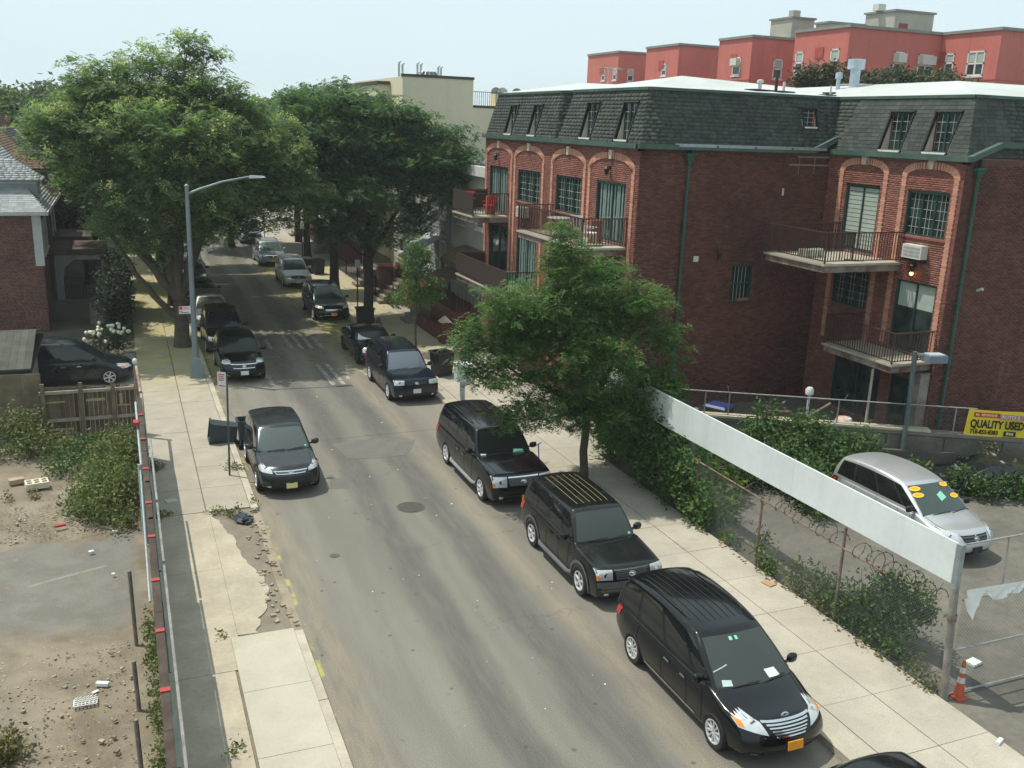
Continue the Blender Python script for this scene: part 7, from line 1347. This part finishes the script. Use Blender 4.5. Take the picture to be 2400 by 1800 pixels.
# litter along the right fence
p = MB()
for k in range(120): x, y = g0.uniform(14.35, 14.6), g0.uniform(12.5, 24); s = g0.uniform(.02, .09); p.obox((x, y, .14), (s, s*.8, .02), g0.uniform(0, 3))
struct('fence_litter', p, M('leaf_litter', (.26, .19, .12), .9, .3, 9, island=.5), 'stuff')
litter('tan cardboard scrap on the pavement edge by the lot fence', (14.25, 17.3, .13), (.22, .3, .03), M('tan_card', (.40, .25, .15), .9, .1, 4), .2); litter('crumpled white bag on the lot ground behind the gate', (16.3, 12.9, .07), (.3, .22, .06), PAPER, .2); litter('white bottle on the pavement edge by the lot entrance', (14.45, 10.6, .13), (.2, .07, .06), PAPER, .4)
solo('kick_scooter', MB().tube([(11.9, 26.9, .2), (12.3, 27.1, .2)], .03, 6).tube([(12.3, 27.1, .2), (12.25, 27.08, .75)], .02, 6).tube([(12.1, 26.95, .75), (12.4, 27.2, .75)], .018, 6), M('blue_paint', (.03, .08, .45), .4, .1, 5), 'small blue kick scooter on the pavement under the near tree', 'scooter')
# ---------------------------------------------------------------- cars
BLACK = paint('black_paint', (.004, .005, .0065), .13, 0, .04); NAVY = paint('blue_black_paint', (.006, .009, .020), .13, 0, .1); CHAR = paint('charcoal_paint', (.040, .044, .050), .25, .5, .12); DKGR = paint('dark_grey_paint', (.022, .026, .029), .25, .4, .15); SILV = paint('silver_paint', (.50, .52, .53), .32, .55, .12); PALEB = paint('pale_blue_silver_paint', (.34, .39, .42), .3, .5, .12); MARO = paint('brown_black_paint', (.018, .010, .009), .25, .2, .25); TEALK = paint('dark_teal_paint', (.010, .017, .021), .2, .3, .15); SILV2 = paint('dull_silver_paint', (.115, .115, .11), .35, .5, .2); BLK2 = paint('dusty_black_paint', (.006, .007, .008), .2, 0, .2)
D = R(-90)
van = lambda **k: suv(**{**dict(L=5.09, W=1.985, H=1.78, hoodf=.92, cowl=1.10, belt=1.05, wb=3.03, ov=1.0, cw=4.02, rake=1.08, rb=.10, rt=.28, doors=(.27, .56, .83), R=.34, arch=.10), **k})
POLLEN = M('yellow_pollen', (.20, .17, .065), .8, .15, 6)
vanx = (('windshield_paper', PAPER, 'cfront', ((.32, .13), (.62, .12), (.56, .27), (.28, .28))), ('windshield_card', M('card_pale', (.45, .58, .55), .6, .1, 8), 'cfront', ((-.80, .10), (-.58, .10), (-.58, .20), (-.78, .21))), ('toll_tag', STICK, 'cfront', ((-.22, .80), (-.13, .80), (-.13, .86), (-.22, .86))), ('toll_tag', STICK, 'cfront', ((-.05, .80), (.03, .80), (.03, .86), (-.05, .86))), ('mirror_strip', M('strip_pale', (.36, .42, .42), .5, .1, 6), 'cfront', ((-.9, .34), (-.55, .44), (-.55, .46), (-.9, .36))))
make_car('parked_minivan', 'glossy black minivan with chrome grille and orange plate, nearest the camera at the right kerb', 10.35, 11.42+2.545, D, BLACK, group=None, cat='minivan', grille=(.54, .60, .90), gbars=4, gchrome=True, gtap=.58, emb=1, lights=((.47, .66), (.93, .76), (.985, 1.06), (.56, .88)), amber=True, plate=PLO, pv=.05, pz=.40, roofribs=(7, TRIM), trimline=CHROME, spokes=10, rails=TRIM, extras=vanx, intake=(.6, .12, .30), **van())
make_car('parked_suv', 'black off-roader with ribbed roof and grey bumper, behind the nearest black minivan', 10.53, 17.6+2.4, D, BLK2, cat='SUV', grille=(.52, .62, .88), gbars=4, gframe=GREYTRIM, lights=((.56, .62), (.985, .62), (.98, .88), (.56, .88)), amber=True, clad=GREYTRIM, cladf=.56, sidestep=GREYTRIM, roofribs=(6, POLLEN), spokes=5, rimr=.235, plate=TRIM, handles=None, rails=None, extras=(('pollen_strip', POLLEN, 'cfront', ((-.8, .035), (.85, .035), (.85, .06), (-.8, .06))), ('toll_tag', STICK, 'cfront', ((.76, .12), (.86, .12), (.85, .19), (.76, .19)))), **suv(box=True, L=4.81, W=1.87, H=1.80, hoodf=1.02, cowl=1.14, belt=1.12, wb=2.89, ov=.92, cw=3.45, rake=.62, R=.37, doors=(.30, .55, .80)))
make_car('parked_suv', 'long black luxury SUV with silver side steps and wide chrome-edged grille, under the near tree', 10.38, 23.85+2.8, D, BLACK, cat='SUV', grille=(.50, .54, .86), gbars=1, gtap=.94, gframe=CHROME, gmat=M('mesh_grille', (.09, .09, .09), .5, .3, 20), lights=((.54, .54), (.985, .54), (.985, .86), (.54, .86)), amber=True, sidestep=M('step_silver', (.22, .23, .23), .5, .15, 4), spokes=7, rimr=.25, plate=PLO, pv=.12, pz=.16, ws=WSD, rails=TRIM, roofribs=(5, TRIM), extras=(('dashboard_cover', STICK, 'cfront', ((.30, .10), (.74, .10), (.70, .20), (.36, .24))), ('dashboard_paper', PAPER, 'cfront', ((-.86, .10), (-.68, .10), (-.66, .14), (-.86, .16)))), **suv(box=True, L=5.6, W=2.0, H=1.88, hoodf=1.08, cowl=1.18, belt=1.14, wb=3.30, ov=.98, cw=4.05, rake=.66, R=.385, doors=(.30, .55, .79)))
make_car('parked_suv', 'blue-black three-row SUV with white plate beside the open pavement bin', 10.42, 34.95+2.55, D, NAVY, cat='SUV', grille=(.52, .64, .86), gbars=2, gframe=TRIM, lights=((.55, .68), (.985, .68), (.98, .88), (.55, .88)), ws=seeglass('sky_windshield', (.17, .21, .25), .3), plate=PLW, pz=.4, spokes=5, rim=ALLOY, rails=TRIM, clad=None, handles=None, **suv(box=True, L=5.1, W=1.93, H=1.80, hoodf=1.03, cowl=1.14, belt=1.10, wb=3.04, ov=.95, cw=3.75, rake=.72, R=.385, doors=(.30, .55, .79)))
make_car('parked_coupe', 'low black coupe with pale shade behind its windscreen, behind the blue-black SUV', 10.55, 41.0+2.5, D, BLK2, cat='coupe', grille=(.66, .56, .76), gbars=1, gframe=TRIM, lights=((.60, .60), (.9, .60), (.9, .78), (.60, .78)), plate=TRIM, ws=WSD, rim=DARKALLOY, handles=None, extras=(('sun_shade', M('shade_silver', (.50, .56, .56), .4, .15, 5), 'cfront', ((-.86, .1), (.55, .1), (-.5, .16), (-.8, .62))), ('hood_glare_patch', M('hood_glare', (.10, .12, .135), .15, .1, 5), 'hood', ((.87, -.3), (.87, .3), (.97, .27), (.97, -.27)))), **suv(L=5.0, W=1.92, H=1.42, hoodf=.92, cowl=1.0, belt=.98, wb=2.95, ov=.95, cw=3.45, rake=.78, rb=.75, rt=1.35, R=.36, doors=(.40, .80)))  # pale patch on the hood is glare put into colour
make_car('parked_minivan', 'dark grey minivan with orange plate in the tree shade on the right', 10.5, 51.3+2.6, D, TEALK, cat='minivan', grille=(.5, .58, .68), gbars=1, gtap=.9, gframe=CHROME, lights=((.56, .68), (.985, .74), (.97, .95), (.56, .80)), sweep=.05, plate=PLO, ws=WSD, trimline=None, extras=(('bumper_trim', CHROME, 'front', ((-.55, .26), (.1, .22), (.1, .245), (-.5, .29))),), **van(L=5.18, H=1.75))
make_car('parked_suv', 'silver crossover with dark windscreen, third on the right beyond the dark minivan', 10.5, 62.6+2.3, D, SILV, cat='SUV', grille=(.58, .60, .84), gbars=1, gtap=.95, gframe=CHROME, lights=((.6, .62), (.985, .62), (.97, .92), (.6, .90)), plate=PLW, ws=WSD, **suv(box=True, L=4.77, W=1.85, H=1.74, wb=2.86, cw=3.4, rake=.74))
make_car('parked_minivan', 'pale blue-silver minivan with V shaped chrome grille on the right', 10.3, 72.2+2.5, D, PALEB, cat='minivan', grille=(.60, .58, .84), gbars=2, gtap=.45, gframe=CHROME, lights=((.60, .66), (.985, .70), (.97, .98), (.60, .82)), wrap=.05, plate=PLO, rails=TRIM, **van())
make_car('parked_suv', 'farthest pale silver crossover on the right, under the overhanging crown', 10.45, 85.6+2.4, D, PALEB, cat='SUV', grille=(.3, .52, .76), gbars=1, gframe=CHROME, lights=((.40, .62), (.985, .66), (.97, .82), (.40, .76)), plate=TRIM, **suv(L=4.8, W=1.9, H=1.70, wb=2.83))
make_car('parked_crossover', 'charcoal grey crossover with yellow plate alone at the left kerb', 4.12, 26.62+2.26, D, CHAR, cat='SUV', grille=(.56, .68, .80), gbars=1, gframe=CHROME, lights=((.60, .70), (.985, .74), (.975, .99), (.60, .80)), sweep=.06, wrap=.055, plate=PLY, pz=.26, fog=True, intake=(.70, .10, .60), rails=None, spokes=5, clad=TRIM, cladf=.1, extras=(('wiper_dirt', TRIM, 'cfront', ((-.1, .09), (.8, .09), (.8, .10), (-.1, .10))), ('toll_tag', STICK, 'cfront', ((.78, .14), (.86, .14), (.85, .2), (.78, .2))),), ws=seeglass('grey_windshield', (.14, .17, .165), .42), **suv(L=4.52, W=1.84, H=1.68, hoodf=.92, cowl=1.08, belt=1.06, wb=2.69, ov=.92, cw=3.25, rake=.86, R=.35))
make_car('parked_crossover', 'black crossover with white plate and chrome-rimmed grille by the street lamp', 4.33, 39.7+2.24, D, BLACK, cat='SUV', grille=(.60, .58, .80), gbars=1, gtap=.80, gframe=CHROME, lights=((.60, .80), (.985, .76), (.975, .99), (.60, .93)), sweep=.05, wrap=.05, plate=PLW, pz=.36, ws=WSD, intake=(.6, .06, .22), **suv(L=4.48, W=1.855, H=1.64, wb=2.67, hoodf=.94, cowl=1.07, cw=3.2, rake=.8))
make_car('parked_suv', 'dusty brown-black SUV parked close behind the black crossover', 4.2, 44.95+2.3, D, MARO, cat='SUV', ws=WSD, amber=True, grille=(.5, .54, .76), lights=((.56, .56), (.985, .6), (.97, .84), (.56, .8)), **suv(box=True, L=4.65, W=1.88, H=1.76, wb=2.8, hoodf=1.0, cowl=1.1, cw=3.35, rake=.66))
make_car('parked_wagon', 'dull grey car with a flat roof behind the brown-black SUV', 4.05, 50.0+2.4, D, SILV2, cat='car', ws=WSD, **suv(L=4.75, W=1.85, H=1.66, wb=2.8))
make_car('parked_sedan', 'dark grey sedan with swept chrome grille in deep shade on the left', 4.05, 56.4+2.4, D, DKGR, cat='sedan', ws=WSD, grille=(.6, .54, .84), gbars=1, gtap=.6, gframe=CHROME, lights=((.62, .74), (.985, .76), (.97, .98), (.62, .86)), sweep=.06, wrap=.05, **suv(L=4.85, W=1.85, H=1.46, hoodf=.80, cowl=.98, belt=.97, wb=2.8, cw=3.5, rake=.95, rb=.55, rt=1.3, doors=(.36, .66)))
make_car('parked_sedan', 'second dark sedan in the left row behind the swept chrome grille', 4.05, 64.3+2.4, D, BLK2, cat='sedan', ws=WSD, **suv(L=4.8, W=1.82, H=1.45, hoodf=.82, cowl=.98, belt=.97, wb=2.75, cw=3.45, rake=.92, rb=.55, rt=1.3, doors=(.36, .66)))
make_car('parked_car', 'white silver car farthest along the left kerb, half hidden by the trunk', 4.35, 72.2+2.3, D, SILV, cat='car', ws=WSD, **suv(L=4.5, W=1.8, H=1.55, wb=2.7))
make_car('parked_hatchback', 'black car of which only the roof shows at the bottom edge', 10.3, 10.25-2.2, D, BLACK, cat='car', spokes=8, **suv(L=4.4, W=1.82, H=1.58, wb=2.65, rb=.10, rt=.55))
make_car('driveway_minivan', 'dark slate minivan in the driveway with its nose over the left pavement', -2.45, 41.55, 0, TEALK, cat='minivan', z=.1, lights=((.58, .66), (.985, .66), (.975, .97), (.58, .84)), sweep=.09, wrap=.07, amber=True, rails=TRIM, spokes=6, ws=WSD, **van(H=1.76, top=[(0, 1.05), (.78, 1.05), (.82, 1.08), (.93, .92), (1, .84)]))
YST = M('yellow_price_sticker', (.85, .50, .03), .5, .05, 5)
cv, cvc = make_car('sale_minivan', 'silver minivan with yellow oval price stickers in the used car lot', 20.3, 16.55+2.42, D, SILV, cat='minivan', z=.06, grille=(.50, .56, .84), gbars=2, gframe=SILV, gtap=.82, lights=((.56, .60), (.985, .64), (.975, .95), (.56, .86)), wrap=.05, plate=TRIM, handles=TRIM, mirz=TRIM, ws=WSD, spokes=5, rails=None, roofribs=(6, SILV), bpil=True, extras=(('dashboard_paper', STICK, 'cfront', ((.02, .42), (.34, .5), (.30, .68), (.0, .60))), ('grille_cross', SILV, 'front', ((-.02, .57), (.02, .57), (.02, .83), (-.02, .83)))), **van(L=4.85, W=1.95, H=1.74, cw=3.82, wb=2.88))
f = cvc.F['cfront'](cvc, 1); DG = M('price_digits', (.75, .28, .02), .5, .05, 5)
for (v, w) in ((-.70, .80), (-.72, .63), (.72, .82), (.76, .50)):
    P0 = f(v, w); e = 1e-3; N = ((f(v+e, w)-f(v-e, w)).cross(f(v, w+e)-f(v, w-e))).normalized(); N = N if N.x > 0 else -N; Uu = (f(v+e, w)-f(v-e, w)).normalized(); Vv = N.cross(Uu); mb = MB(); mb.prism([P0+Uu*.17*math.cos(a)+Vv*.085*math.sin(a)+N*.012 for a in [2*math.pi*i/18 for i in range(18)]], N*.004)
    o = mb.build('price_sticker', YST, cv, False, True); mb = MB()
    for k in range(4): mb.obox(P0+Uu*(-.075+.05*k)+N*.0175, (.004, .032, .075), ry=R(-55))
    mb.build('price_digit', DG, o, False, True)
wr, wrc = make_car('wrecked_car', 'dark wrecked car half buried in shrubs against the retaining wall', 25.4, 20.75, R(151), DKGR, cat='wreck', z=-.3, ws=WSD, extras=(('bent_panel', SILV, 'cfront', ((-.8, .02), (.9, .02), (.6, .2), (-.6, .14))),), **suv(L=4.6, W=1.75, H=1.4, hoodf=.8, cowl=.95, belt=.95, wb=2.6, rb=.6, rt=1.3, doors=(.36, .66)))
